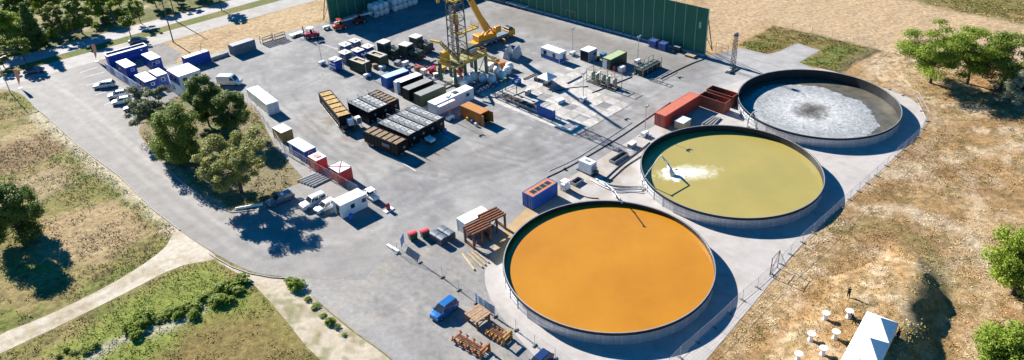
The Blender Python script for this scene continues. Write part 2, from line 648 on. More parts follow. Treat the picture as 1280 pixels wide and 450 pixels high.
def sheet(name, px, z, cfun, mat_, res=.8, world=None, thick=0):
    """a flat laid surface: polygon cut into a grid so that it can carry its own colours"""
    import bmesh
    bm = bmesh.new()
    pts = world if world is not None else [tuple(at(*p))[:2] for p in px]
    f = bm.faces.new([bm.verts.new((p[0], p[1], z)) for p in pts])
    if f.normal.z < 0:
        f.normal_flip()
    bm.normal_update()
    if bm.faces[:][0].normal.z < 0:
        bm.faces[:][0].normal_flip()
    xs = [p[0] for p in pts]
    ys = [p[1] for p in pts]
    for ax, lo, hi in ((0, min(xs), max(xs)), (1, min(ys), max(ys))):
        c = lo + res
        while c < hi:
            n = Vector((1, 0, 0)) if ax == 0 else Vector((0, 1, 0))
            o = Vector((c, 0, 0)) if ax == 0 else Vector((0, c, 0))
            bmesh.ops.bisect_plane(bm, geom=bm.verts[:] + bm.edges[:] + bm.faces[:], plane_co=o, plane_no=n)
            c += res
    inside = {v: b for v in bm.verts for b in BASINS if math.hypot(v.co.x - b[0], v.co.y - b[1]) < 15.18}
    gone = [f_ for f_ in bm.faces if all(v in inside for v in f_.verts)]
    if gone:
        bmesh.ops.delete(bm, geom=gone, context='FACES')
        for v in bm.verts:
            if v in inside:
                b = inside[v]
                r_ = math.hypot(v.co.x - b[0], v.co.y - b[1])
                v.co.x, v.co.y = b[0] + (v.co.x - b[0]) / r_ * 15.18, b[1] + (v.co.y - b[1]) / r_ * 15.18
    me = bpy.data.meshes.new(name)
    bm.to_mesh(me)
    bm.free()
    me.materials.append(mat_)
    V = np.zeros(len(me.vertices) * 3)
    me.vertices.foreach_get('co', V)
    V = V.reshape(-1, 3)[:, :2]
    set_col(me, cfun(V))
    return link(name, me, kind='structure')


M_ASPH = vcol_mat('asphalt', rough=.85, noise=(.78, 1.16), sc=.35, fine=3., bump=.12, spec=.3, bsc=14)
M_GRAV = vcol_mat('gravel', rough=.95, noise=(.78, 1.2), sc=1.2, fine=9., bump=.55, spec=.2, bsc=9)
M_CONC = vcol_mat('pale_concrete', rough=.9, noise=(.88, 1.1), sc=.5, fine=6., bump=.15, spec=.25, bsc=12)

YC = (.195, .197, .202)
Y_L = [
    ('noise', .05, .5, (.27, .268, .262), .15, .85),
    ('noise', .16, .52, (.150, .152, .158), .12, .7),
    ('noise', .6, .56, (.26, .258, .25), .1, .5),
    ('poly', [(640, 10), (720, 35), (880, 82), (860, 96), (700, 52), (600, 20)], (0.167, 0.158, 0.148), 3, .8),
    ('poly', [(300, 120), (345, 160), (470, 265), (560, 285), (640, 270), (600, 300), (430, 350), (340, 185)], (0.254, 0.246, 0.237), 4, .6),
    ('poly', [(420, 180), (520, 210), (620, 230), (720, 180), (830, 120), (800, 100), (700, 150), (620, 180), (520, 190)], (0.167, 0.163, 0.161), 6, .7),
    ('pnoise', [(560, 60), (760, 70), (830, 120), (700, 190), (590, 150)], .3, .48, (0.325, 0.325, 0.327), .12, .8),
    ('pnoise', [(380, 130), (560, 170), (540, 220), (470, 200), (380, 165)], .4, .52, (0.167, 0.140, 0.116), .1, .8),
    ('pnoise', [(640, 180), (800, 130), (880, 100), (860, 130), (720, 220), (650, 260)], .5, .5, (0.197, 0.190, 0.190), .1, .6),
    ('poly', [(925, 60), (960, 68), (996, 54), (1025, 63), (999, 78), (1018, 86), (900, 130), (890, 90)], (0.325, 0.320, 0.316), 3, .8),
    ('line', [(330, 118), (420, 80), (500, 40)], 1.2, (0.274, 0.261, 0.247), 2, .5),
    ('line', [(405, 172), (470, 212), (540, 250)], 1.0, (0.197, 0.180, 0.169), 1.5, .7),
]
for k in range(7):
    o_ = at(330, 118) + DU * (6 + 13.0 * k)
    Y_L.append(('line', [to_px(o_ + DV * -20)[:2], to_px(o_ + DV * 95)[:2]], .22, (.14, .14, .145), .35, .55))
for k in range(4):
    o_ = at(300, 80) + DV * (14 + 17.0 * k)
    Y_L.append(('line', [to_px(o_)[:2], to_px(o_ + DU * 120)[:2]], .22, (.15, .15, .15), .35, .45))
rg_ = random.Random(12)


def wheel_tracks(px, col, st, out):
    """a pair of worn wheel tracks along a way driven every day"""
    P_ = [at(*p) for p in px]
    for off in (-.95, .95):
        q = []
        for i, p in enumerate(P_):
            d = (P_[min(i + 1, len(P_) - 1)] - P_[max(i - 1, 0)]).normalized()
            q.append(to_px(p + Vector((-d.y, d.x, 0)) * off)[:2])
        out.append(('line', q, .55, col, .6, st))


for k_, w_ in enumerate((((440, 310), (470, 268), (530, 232), (640, 204), (760, 152), (830, 108)), ((452, 312), (492, 272), (560, 238), (650, 215), (770, 162)), ((474, 266), (446, 214), (388, 170), (335, 118), (320, 92)),
                         ((660, 205), (600, 190), (580, 172), (640, 190)), ((345, 128), (400, 100), (470, 58), (520, 30)), ((560, 222), (500, 214), (440, 190), (372, 140)), ((720, 60), (790, 92), (860, 100), (905, 88)))):
    wheel_tracks(w_, ((.135, .137, .142), (.29, .288, .28))[k_ % 2], .6, Y_L)
for k in range(26):     # oil stains and wet patches
    px_, py_ = rg_.uniform(330, 830), rg_.uniform(70, 260)
    c_ = at(px_, py_)
    a_ = rg_.choice((AU, AV)) + rg_.uniform(-.3, .3)
    d_ = Vector((math.cos(a_), math.sin(a_), 0)) * rg_.uniform(.6, 4.5)
    Y_L.append(('line', [to_px(c_ - d_)[:2], to_px(c_ + d_)[:2]], rg_.uniform(.3, 1.3), rg_.choice(((.10, .10, .105), (.13, .115, .095), (.15, .15, .155), (.32, .32, .31))), rg_.uniform(.5, 1.2), rg_.uniform(.4, .8)))
for (cx, cy, r_) in ((480, 232, 4.5), (486, 236, 7.0), (478, 228, 9.5)):
    c = at(cx, cy)
    arc = [to_px((c.x + r_ * math.cos(R(a)), c.y + r_ * math.sin(R(a)), 0))[:2] for a in range(-150, 40, 10)]
    Y_L.append(('line', arc, .5, (0.152, 0.148, 0.148), .5, .6))
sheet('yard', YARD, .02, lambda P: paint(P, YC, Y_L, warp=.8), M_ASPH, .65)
A_L = [('poly', [(100, 84), (126, 80), (172, 122), (168, 140), (120, 122)], (.165, .167, .172), 1.2, .8), ('noise', .06, .5, (0.254, 0.244, 0.233), .2, .7), ('noise', .3, .56, (0.193, 0.187, 0.180), .12, .5),
       ('line', [(60, 100), (120, 140), (200, 215), (270, 275), (360, 315), (470, 290)], 2.0, (0.314, 0.300, 0.281), 2.5, .8),
       ('line', [(30, 106), (80, 130), (160, 205), (230, 270), (320, 325)], 1.0, (0.295, 0.281, 0.266), 1.5, .6)]
sheet('compound_paving', COMPOUND, .012, lambda P: paint(P, (0.236, 0.225, 0.216), [('noise', .5, .5, (0.187, 0.175, 0.158), .15, .7)]), M_GRAV, .8)
wheel_tracks([(52, 100), (110, 132), (196, 212), (262, 272), (340, 318), (470, 296)], (.16, .16, .165), .55, A_L)
wheel_tracks([(40, 112), (92, 142), (176, 220), (246, 280), (322, 328), (440, 322)], (.165, .165, .17), .45, A_L)
sheet('access_road', ACCESS, .024, lambda P: paint(P, (0.218, 0.212, 0.205), A_L, warp=.6), M_ASPH, 1.0)
GR_L = [('noise', .15, .5, (0.295, 0.281, 0.262), .15, .8), ('noise', .8, .55, (0.203, 0.197, 0.190), .1, .7), ('noise', .35, .57, (0.340, 0.310, 0.260), .1, .6),
        ('line', [(370, 350), (440, 390), (510, 450)], 2.5, (0.325, 0.320, 0.316), 3, .7)]
wheel_tracks([(430, 338), (500, 370), (560, 410), (620, 470)], (.33, .325, .31), .6, GR_L)
wheel_tracks([(470, 330), (520, 345), (570, 372), (560, 400)], (.185, .185, .185), .5, GR_L)
sheet('gravel_yard', GRAVEL, .016, lambda P: paint(P, (0.248, 0.241, 0.233), GR_L), M_GRAV, .8)
TP_L = [('noise', .1, .5, (0.394, 0.370, 0.353), .2, .8), ('noise', .5, .57, (0.295, 0.275, 0.258), .1, .5),
        ('pnoise', [(640, 275), (690, 236), (830, 150), (905, 105), (880, 160), (790, 230), (700, 270)], .4, .45, (0.290, 0.250, 0.195), .15, .8),
        ('poly', [(605, 290), (640, 262), (690, 240), (660, 285), (635, 320), (615, 330)], (0.360, 0.240, 0.100), 2, .85),
        ('line', [(1000, 95), (900, 130)], 2, (0.325, 0.310, 0.295), 3, .6)]
sheet('tank_pad', TANKPAD, .03, lambda P: paint(P, (0.369, 0.350, 0.338), TP_L), M_CONC, .8)
TR_L = [('noise', .4, .5, (0.360, 0.300, 0.210), .15, .7), ('line', [(0, 430), (60, 404), (150, 360), (214, 322)], .6, (0.220, 0.190, 0.100), .7, .6)]
sheet('dirt_track', TRACK, .02, lambda P: paint(P, (0.500, 0.450, 0.370), TR_L), M_GRAV, .7)
sheet('sand_bank', SANDBANK, .012, lambda P: paint(P, (0.450, 0.395, 0.305), [('noise', .4, .5, (0.300, 0.245, 0.160), .15, .7), ('noise', .7, .56, (0.140, 0.150, 0.045), .1, .6)]), M_GRAV, .6)


def strip(p0, p1, ext=60):
    """straight strip between two parallel lines given by pixels, lengthened past the frame"""
    out = []
    for a, b in (p0, p1):
        A, B = at(*a), at(*b)
        d = (B - A).normalized()
        out.append((A - d * ext, B + d * ext))
    return [tuple(out[0][0])[:2], tuple(out[0][1])[:2], tuple(out[1][1])[:2], tuple(out[1][0])[:2]]


road_w = strip(((0, 96), (254.4, 26.7)), ((0, 110), (254.4, 39.5)))
sheet('road', None, .028, lambda P: paint(P, (0.295, 0.281, 0.262), [('noise', .1, .5, (0.325, 0.325, 0.327), .2, .7), ('noise', .5, .57, (0.224, 0.217, 0.205), .1, .5)], warp=.3), M_ASPH, 1.5, world=road_w)
path_w = strip(((0, 76), (130, 42)), ((0, 88.5), (140, 50.5)))
sheet('bike_path', None, .02, lambda P: paint(P, (0.325, 0.320, 0.322), [('noise', .3, .55, (0.256, 0.250, 0.248), .1, .6)], warp=.3), M_ASPH, 1.5, world=path_w)
verge_w = strip(((0, 88.3), (140, 50.3)), ((0, 96.2), (254.4, 26.9)))
sheet('verge', None, .012, lambda P: paint(P, (0.155, 0.155, 0.045), [('noise', .3, .5, (0.210, 0.165, 0.070), .15, .8), ('noise', .15, .5, (0.100, 0.135, 0.030), .15, .7)], warp=.3), vcol_mat('verge_turf', noise=(.6, 1.3), sc=1.5, fine=8., bump=.8), 1.5, world=verge_w)

# ------------------------------------------------------------------ three round basins
GALV = mat('galvanised_sheet', (.60, .62, .65), rough=.4, metal=.6, c2=(.40, .42, .45), sc=.9, amt=.5, streak=True)
LINER = mat('black_liner', (.016, .016, .017), rough=.55, c2=(.034, .034, .035), sc=.8, amt=.5, spec=.25)
STEEL = mat('bare_steel', (.40, .41, .42), rough=.45, metal=.5)
DARKST = mat('dark_steel', (.06, .065, .07), rough=.5, metal=.3)
WHITE = mat('white_paint', (.78, .78, .76), rough=.5, c2=(.62, .62, .60), sc=.8, amt=.35)
BLACKP = mat('black_paint', (.009, .0095, .012), rough=.4, c2=(.018, .018, .02), sc=1.2, amt=.5, spec=.12)
RUBBER = mat('rubber', (.02, .02, .02), rough=.8)
CONC = mat('concrete', (.36, .35, .33), rough=.9, c2=(.26, .25, .24), bump=.2)


def liquid_mat(name, c, c2, rough, sc, bump=.05, extra=None):
    m = mat(name, c, rough=rough, c2=c2, sc=sc, amt=.5, bump=bump, bsc=1.2, spec=.5)
    return m


def foam_mat():
    """dried white scum with a dark wet eye, streaked outward"""
    m = bpy.data.materials.new('white_scum')
    m.use_nodes = True
    N, L = m.node_tree.nodes, m.node_tree.links
    b = N['Principled BSDF']
    b.inputs['Roughness'].default_value = .8
    tc = N.new('ShaderNodeTexCoord')
    n = N.new('ShaderNodeTexNoise')
    n.inputs['Scale'].default_value = .35
    n.inputs['Detail'].default_value = 8
    n.inputs['Roughness'].default_value = .7
    L.new(tc.outputs['Object'], n.inputs['Vector'])
    ln = N.new('ShaderNodeVectorMath')
    ln.operation = 'LENGTH'
    mp = N.new('ShaderNodeMapping')
    mp.inputs['Location'].default_value = (1.0, .2, 0)
    L.new(tc.outputs['Object'], mp.inputs[0])
    L.new(mp.outputs[0], ln.inputs[0])
    ad = N.new('ShaderNodeMath')
    ad.operation = 'MULTIPLY_ADD'
    ad.inputs[1].default_value = 8.5
    L.new(n.outputs[0], ad.inputs[0])
    L.new(ln.outputs['Value'], ad.inputs[2])
    cr = N.new('ShaderNodeValToRGB')
    r = N.new('ShaderNodeMapRange')
    r.inputs[1].default_value = 2
    r.inputs[2].default_value = 18
    L.new(ad.outputs[0], r.inputs[0])
    L.new(r.outputs[0], cr.inputs[0])
    e = cr.color_ramp.elements
    e[0].position, e[0].color = .17, (.05, .05, .047, 1)
    e[1].position, e[1].color = .42, (.43, .44, .45, 1)
    k = e.new(.30)
    k.color = (.17, .17, .165, 1)
    k = e.new(.75)
    k.color = (.27, .29, .305, 1)
    n3 = N.new('ShaderNodeTexNoise')
    n3.inputs['Scale'].default_value = .8
    n3.inputs['Distortion'].default_value = 2.2
    n3.inputs['Detail'].default_value = 9
    L.new(tc.outputs['Object'], n3.inputs['Vector'])
    r3 = N.new('ShaderNodeMapRange')
    r3.inputs[1].default_value = .3
    r3.inputs[2].default_value = .7
    r3.inputs[3].default_value = .5
    r3.inputs[4].default_value = 1.2
    L.new(n3.outputs[0], r3.inputs[0])
    v = N.new('ShaderNodeVectorMath')
    v.operation = 'SCALE'
    L.new(cr.outputs[0], v.inputs[0])
    L.new(r3.outputs[0], v.inputs['Scale'])
    L.new(v.outputs[0], b.inputs['Base Color'])
    return m


TANK_R, TANK_H = 15.15, 2.06
NP = 40
_wp = MB()
_a = 2 * PI / NP
for s_ in range(3):
    a0, a1 = _a * (s_ / 3) - _a / 2 + .002, _a * ((s_ + 1) / 3) - _a / 2 - (.002 if s_ == 2 else 0)
    r0, r1 = TANK_R, TANK_R + .06
    _wp.add([(r0 * math.cos(a0), r0 * math.sin(a0), .0), (r0 * math.cos(a1), r0 * math.sin(a1), .0), (r0 * math.cos(a1), r0 * math.sin(a1), TANK_H), (r0 * math.cos(a0), r0 * math.sin(a0), TANK_H),
             (r1 * math.cos(a0), r1 * math.sin(a0), .0), (r1 * math.cos(a1), r1 * math.sin(a1), .0), (r1 * math.cos(a1), r1 * math.sin(a1), TANK_H), (r1 * math.cos(a0), r1 * math.sin(a0), TANK_H)],
            [(1, 0, 3, 2), (4, 5, 6, 7), (3, 7, 6, 2), (0, 4, 7, 3), (5, 1, 2, 6)])
for zz in (.68, 1.37):      # horizontal lap joints
    for s_ in range(3):
        a0, a1 = _a * (s_ / 3) - _a / 2 + .002, _a * ((s_ + 1) / 3) - _a / 2 - .002
        _wp.beam(((TANK_R + .07) * math.cos(a0), (TANK_R + .07) * math.sin(a0), zz), ((TANK_R + .07) * math.cos(a1), (TANK_R + .07) * math.sin(a1), zz), .05, .05)
_wp.beam(((TANK_R + .08) * math.cos(_a / 2), (TANK_R + .08) * math.sin(_a / 2), .0), ((TANK_R + .08) * math.cos(_a / 2), (TANK_R + .08) * math.sin(_a / 2), TANK_H - .01), .07, .1)
WALLPANEL = _wp.mesh('wall_panel', GALV)


def ring(r0, r1, z0, z1, n=96, a0=0, a1=2 * PI):
    m = MB()
    m.lathe([(r0, z0), (r1, z0), (r1, z1), (r0, z1), (r0, z0)], n)
    return m


def tank(c, label, level, lmat, rz):
    t = thing('round_basin', label, 'basin', (c[0], c[1], .03), rz, 'round steel basins on the concrete pad')
    for k in range(NP):
        link('wall_panel', WALLPANEL, t, rz=k * _a)
    m = MB()
    m.lathe([(TANK_R - .03, TANK_H - .03), (TANK_R - .03, .0), (TANK_R - .05, -2.4)], 96)
    m.add([((TANK_R - .05) * math.cos(2 * PI * i / 48), (TANK_R - .05) * math.sin(2 * PI * i / 48), -2.4) for i in range(48)], [tuple(range(48))])
    m.build('liner', LINER, t, smooth=True)
    ring(TANK_R - .05, TANK_R + .09, TANK_H - .012, TANK_H + .05).build('top_rail', STEEL, t)
    m = MB()
    m.lathe([(TANK_R + .10, TANK_H + .052), (TANK_R + .15, TANK_H + .04), (TANK_R + .16, TANK_H - .38), (TANK_R + .14, TANK_H - .38), (TANK_R + .13, TANK_H + .0)], 96)
    m.build('liner_flap', LINER, t, smooth=False)
    m = MB()
    rr = TANK_R - .055
    m.add([(rr * math.cos(2 * PI * i / 96), rr * math.sin(2 * PI * i / 96), level) for i in range(96)], [tuple(range(96))])
    m.build('liquid', lmat, t)
    return t


C1, C2, C3 = (13.12, 87.99), (37.36, 111.5), (60.94, 134.52)
L1 = liquid_mat('orange_water', (.43, .19, .012), (.36, .145, .008), .22, .07, .02)
L2 = liquid_mat('olive_water', (.33, .27, .075), (.27, .23, .065), .28, .09, .03)


def add_foam(m, c, ang, la, lb):
    N, L = m.node_tree.nodes, m.node_tree.links
    b = N['Principled BSDF']
    old = b.inputs['Base Color'].links[0].from_socket
    tc = N.new('ShaderNodeTexCoord')
    mp = N.new('ShaderNodeMapping')
    mp.vector_type = 'TEXTURE'
    mp.inputs['Location'].default_value = (c.x, c.y, 0)
    mp.inputs['Rotation'].default_value = (0, 0, ang)
    mp.inputs['Scale'].default_value = (la, lb, 1)
    L.new(tc.outputs['Object'], mp.inputs[0])
    sp = N.new('ShaderNodeSeparateXYZ')
    L.new(mp.outputs[0], sp.inputs[0])
    cb = N.new('ShaderNodeCombineXYZ')
    L.new(sp.outputs[0], cb.inputs[0])
    L.new(sp.outputs[1], cb.inputs[1])
    ln = N.new('ShaderNodeVectorMath')
    ln.operation = 'LENGTH'
    L.new(cb.outputs[0], ln.inputs[0])
    n = N.new('ShaderNodeTexNoise')
    n.inputs['Scale'].default_value = .75
    n.inputs['Detail'].default_value = 10
    n.inputs['Roughness'].default_value = .72
    n.inputs['Distortion'].default_value = .8
    L.new(tc.outputs['Object'], n.inputs['Vector'])
    k = N.new('ShaderNodeMath')
    k.operation = 'MULTIPLY_ADD'
    k.inputs[1].default_value = -2.0
    L.new(n.outputs[0], k.inputs[0])
    L.new(ln.outputs['Value'], k.inputs[2])
    r = N.new('ShaderNodeMapRange')
    r.inputs[1].default_value = .05
    r.inputs[2].default_value = -.85
    L.new(k.outputs[0], r.inputs[0])
    mx = N.new('ShaderNodeMix')
    mx.data_type = 'RGBA'
    mx.inputs[7].default_value = (.66, .66, .54, 1)
    L.new(r.outputs[0], mx.inputs[0])
    L.new(old, mx.inputs[6])
    L.new(mx.outputs[2], b.inputs['Base Color'])


_b = Vector((*C2, .03))
_rt = Matrix.Rotation(-.3, 3, 'Z')
_c = _rt @ (at(843, 218, .75) - _b)
_e = _rt @ (at(900, 214, .75) - _b)
_m = (_c * .72 + _e * .28)
add_foam(L2, _m, math.atan2(_e.y - _c.y, _e.x - _c.x), 5.8, 2.7)
L3 = liquid_mat('dark_wet_floor', (.13, .115, .085), (.05, .055, .05), .25, .35, .1)
tank1 = tank(C1, 'round steel basin full of opaque orange liquid', 1.38, L1, .1)
tank2 = tank(C2, 'round steel basin with olive yellow liquid and a white splash', .85, L2, .3)
tank3 = tank(C3, 'round steel basin nearly empty with white crust around a dark centre', .02, L3, .5)
# crust: an uneven sheet lying on the floor of the third basin
m = MB()
rng = random.Random(4)
na, nr = 140, 16
rim = []
for i in range(na):
    a = 2 * PI * i / na
    d = math.degrees(a) % 360
    base = 12.9 + .35 * math.sin(3 * a + 1) + .35 * math.sin(7 * a) + rng.uniform(-.35, .35)
    # pulled back on the right, where the bare wet floor shows
    base -= 2.6 * max(0, math.cos(a - R(20))) ** 2
    rim.append(base)
for i in range(na):
    a = 2 * PI * i / na
    for k in range(nr):
        r_ = rim[i] * (k + .0) / (nr - 1)
        m.v.append((r_ * math.cos(a) - .5, r_ * math.sin(a) - .2, .04 + (.05 if 0 < k < nr - 1 else .0) + rng.uniform(0, .012) * (0 < k < nr - 1)))
for i in range(na):
    j = (i + 1) % na
    for k in range(nr - 1):
        m.f.append((i * nr + k, i * nr + k + 1, j * nr + k + 1, j * nr + k))
cr_ = m.build('crust', foam_mat(), tank3)
cr_.rotation_euler = (0, 0, -.5)
m = MB()
m.lathe([(TANK_R - .06, .1), (TANK_R - .22, .1), (TANK_R - .22, .42), (TANK_R - .06, .42)], 96)


def splash():
    """jet from the filler pipe and the foam it raises on the second basin"""
    t = tank2
    b = Vector((*C2, .03))
    rot = Matrix.Rotation(-.3, 3, 'Z')

    def loc(px, py, z):
        return rot @ (at(px, py, z) - b)
    loc_z = .80
    W = mat('white_foam', (.74, .74, .68), rough=.6, c2=(.56, .54, .40), sc=1.5, amt=.4, bump=.4, bsc=4)
    p0 = loc(826.5, 194.5, 4.3)
    p1 = loc(835, 205, 2.4)
    p2 = loc(841, 220, .9)
    m = MB()
    m.tube(p0, p1, .12, 8, .24)
    m.tube(p1, p2, .24, 8, .5)
    m.build('jet', W, t, smooth=True)
    m = MB()
    rg = random.Random(3)
    for k in range(40):
        u = rg.random() ** 1.7
        px = 833 + u * 55 + rg.gauss(0, 5)
        py = 219 + rg.gauss(0, 3.2) * (1 - .5 * u) - 2 * u
        if px < 824:
            continue
        q = loc(px, py, loc_z)
        r_ = rg.uniform(.2, .75) * (1 - .7 * u)
        n = 7
        h = r_ * .35 * (1 - u)
        base = len(m.v)
        m.v.append((q.x, q.y, q.z + .06 + h))
        for i in range(n):
            a = 2 * PI * i / n
            rr = r_ * rg.uniform(.6, 1.3)
            m.v.append((q.x + rr * math.cos(a), q.y + rr * math.sin(a), q.z + .03))
        m.f += [(base, base + 1 + i, base + 1 + (i + 1) % n) for i in range(n)]
    for k in range(34):
        q = loc(840 + rg.gauss(0, 6), 219 + rg.gauss(0, 3.4), loc_z)
        r_ = rg.uniform(.5, 1.1)
        n = 9
        base = len(m.v)
        m.v.append((q.x, q.y, q.z + .22))
        for i in range(n):
            a = 2 * PI * i / n
            rr = r_ * rg.uniform(.7, 1.2)
            m.v.append((q.x + rr * math.cos(a), q.y + rr * math.sin(a), q.z + .04))
        m.f += [(base, base + 1 + i, base + 1 + (i + 1) % n) for i in range(n)]
    m.build('foam', W, t, kind='stuff')


splash()
PIPEM = mat('grey_pipe', (.48, .49, .50), rough=.5, metal=.2)


def filler(name, label, px_pts, r=.09):
    pts = [at(x, y, z) for x, y, z in px_pts]
    t = thing(name, label, 'pipe', (pts[0].x, pts[0].y, 0))
    o = Vector((pts[0].x, pts[0].y, 0))
    m = MB()
    m.path([p - o for p in pts], r, 8)
    m.build('pipe', PIPEM, t)
    for p in pts[1:-1]:
        MB().lathe([(0, -.16), (r * 1.7, -.12), (r * 1.7, .12), (0, .16)], 8, p - o).build('elbow', STEEL, t)
    p = pts[0] - o
    MB().box(p.x - .3, p.y - .3, 0.03, p.x + .3, p.y + .3, .2).build('footing', CONC, t)
    return t


filler('filler_pipe', 'grey filler pipe arching over the rim of the olive basin', [(804, 236, .1), (803, 226, 1.2), (811, 214, 3.6), (826, 194.5, 4.3)])
filler('filler_pipe', 'grey filler pipe reaching over the rim of the orange basin', [(752, 226, .1), (757, 229, 1.9), (768, 238, 3.7), (775, 249, 4.2), (778, 254, 3.8)], .08)
filler('filler_pipe', 'grey filler pipe beside the left wall of the crusted basin', [(934, 158, .1), (935, 149, 1.4), (941, 141, 2.8), (946, 139, 2.6)], .1)

# ------------------------------------------------------------------ green acoustic wall
GREEN = mat('green_sheet', (.022, .165, .10), rough=.5, c2=(.012, .11, .07), sc=.35, amt=.5, streak=True)
POSTG = mat('post_paint', (.22, .34, .30), rough=.5)
WALL_H = 11.5


def green_wall(name, label, p0, p1, step, flip):
    p0, p1 = Vector((*p0, 0)), Vector((*p1, 0))
    L = (p1 - p0).length
    n = int(round(L / step))
    st = L / n
    t = thing(name, label, 'wall', p0, math.atan2(p1.y - p0.y, p1.x - p0.x))
    m = MB()
    k = 16
    x0, x1 = .09, st - .09
    for i in range(k):      # one trapezoidal sheet per bay
        a, b = x0 + (x1 - x0) * i / k, x0 + (x1 - x0) * (i + 1) / k
        ya, yb = (.0, .045) if i % 2 else (.045, .0)
        m.add([(a, ya, .5), (b, ya, .5), (b, ya, WALL_H), (a, ya, WALL_H)], [(0, 1, 2, 3)])
        if i < k - 1:
            m.add([(b, ya, .5), (b, yb, .5), (b, yb, WALL_H), (b, ya, WALL_H)], [(0, 1, 2, 3)])
    m.box(x0, .06, .5, x1, .12, WALL_H)
    for z in (3.1, 5.8, 8.5):
        m.box(x0, -.006, z, x1, .0, z + .05)
    pm = m.mesh('wall_panel', GREEN)
    po = MB().box(-.085, -.07, .0, .085, .22, WALL_H + .1).mesh('post', POSTG)
    br = MB().beam((0, .3, 8.8), (0, 3.4, .3), .16).beam((0, .3, 4.5), (0, 3.4, .3), .1).mesh('brace', mat('rust_brace', (.22, .12, .07), rough=.8))
    cl = MB().cbox(.12, -.55, 0.0, st - .12, .75, .5).mesh('concrete_block', mat('wall_footing', (.40, .42, .44), rough=.9, c2=(.28, .29, .30)))
    for i in range(n):
        link('wall_panel', pm, t, loc=(i * st, 0, 0))
        link('concrete_block', cl, t, loc=(i * st, 0, .03))
    for i in range(n + 1):
        link('post', po, t, loc=(i * st, 0, .02))
        link('brace', br, t, loc=(i * st, 0, .02))
    return t, st


KX, KY = -18.5, 225.8
wl, _ = green_wall('acoustic_wall', 'tall green sheet wall behind the white bags, left of the drilling rig', (-47.5, 197.8), (KX - .2, KY - .2), 2.9, False)
wr, wst = green_wall('acoustic_wall', 'tall green sheet wall running right behind the yard to the sandy field', (KX + .2, KY - .2), (45.8, 163.8), 2.9, True)
# flag-man pictogram near the right end (a small safety sign)
m = MB()
SX = (Vector((45.8, 163.8)) - Vector((KX, KY))).length - 2.1
m.box(SX - .4, -.03, 6.3, SX + .4, -.016, 8.1)
sg = m.build('sign_board', mat('sign_green', (.03, .36, .16), rough=.5), wr)
m = MB()
m.box(SX - .10, -.04, 6.75, SX + .10, -.032, 7.25)
m.box(SX - .26, -.04, 6.95, SX + .26, -.032, 7.08)
m.lathe([(0, 0), (.12, 0), (.12, .01), (0, .01)], 8, (SX - .02, -.04, 7.85), 'y')
m.box(SX - .12, -.04, 7.4, SX + .08, -.032, 7.7)
m.box(SX - .28, -.04, 7.45, SX - .12, -.032, 7.55)
m.box(SX + .08, -.04, 7.55, SX + .28, -.032, 7.65)
m.build('pictogram', mat('sign_white', (.80, .82, .80), rough=.5), sg)

# ------------------------------------------------------------------ trees
def leaf_mat(name, c, c2, c3):
    m = bpy.data.materials.new(name)
    m.use_nodes = True
    N, L = m.node_tree.nodes, m.node_tree.links
    b = N['Principled BSDF']
    b.inputs['Roughness'].default_value = .55
    b.inputs['Specular IOR Level'].default_value = .25
    a = N.new('ShaderNodeAttribute')
    a.attribute_name = 'col'
    sp = N.new('ShaderNodeSeparateColor')
    L.new(a.outputs['Color'], sp.inputs[0])
    r = N.new('ShaderNodeValToRGB')
    r.color_ramp.elements[0].color = (*c, 1)
    r.color_ramp.elements[1].color = (*c3, 1)
    e = r.color_ramp.elements.new(.5)
    e.color = (*c2, 1)
    L.new(sp.outputs[0], r.inputs[0])
    L.new(r.outputs[0], b.inputs['Base Color'])
    tr = N.new('ShaderNodeBsdfTranslucent')
    L.new(r.outputs[0], tr.inputs[0])
    mx = N.new('ShaderNodeMixShader')
    mx.inputs[0].default_value = .38
    L.new(b.outputs[0], mx.inputs[1])
    L.new(tr.outputs[0], mx.inputs[2])
    L.new(mx.outputs[0], N['Material Output'].inputs[0])
    return m


LEAF = {
    'dark': leaf_mat('leaf_dark', (0.073, 0.115, 0.025), (0.119, 0.179, 0.034), (0.185, 0.243, 0.052)),
    'mid': leaf_mat('leaf_mid', (0.106, 0.147, 0.025), (0.165, 0.224, 0.034), (0.251, 0.307, 0.057)),
    'bright': leaf_mat('leaf_bright', (0.132, 0.192, 0.021), (0.218, 0.301, 0.032), (0.343, 0.410, 0.057)),
    'olive': leaf_mat('leaf_olive', (0.160, 0.173, 0.047), (0.268, 0.276, 0.078), (0.392, 0.380, 0.132)),
    'grey': leaf_mat('leaf_grey', (.085, .105, .055), (.15, .18, .09), (.24, .27, .16)),
    'silver': leaf_mat('leaf_silver', (0.249, 0.276, 0.171), (0.392, 0.415, 0.279), (0.570, 0.571, 0.420)),
}
BARK = mat('bark', (.10, .08, .06), rough=.95, c2=(.05, .04, .03), sc=4)


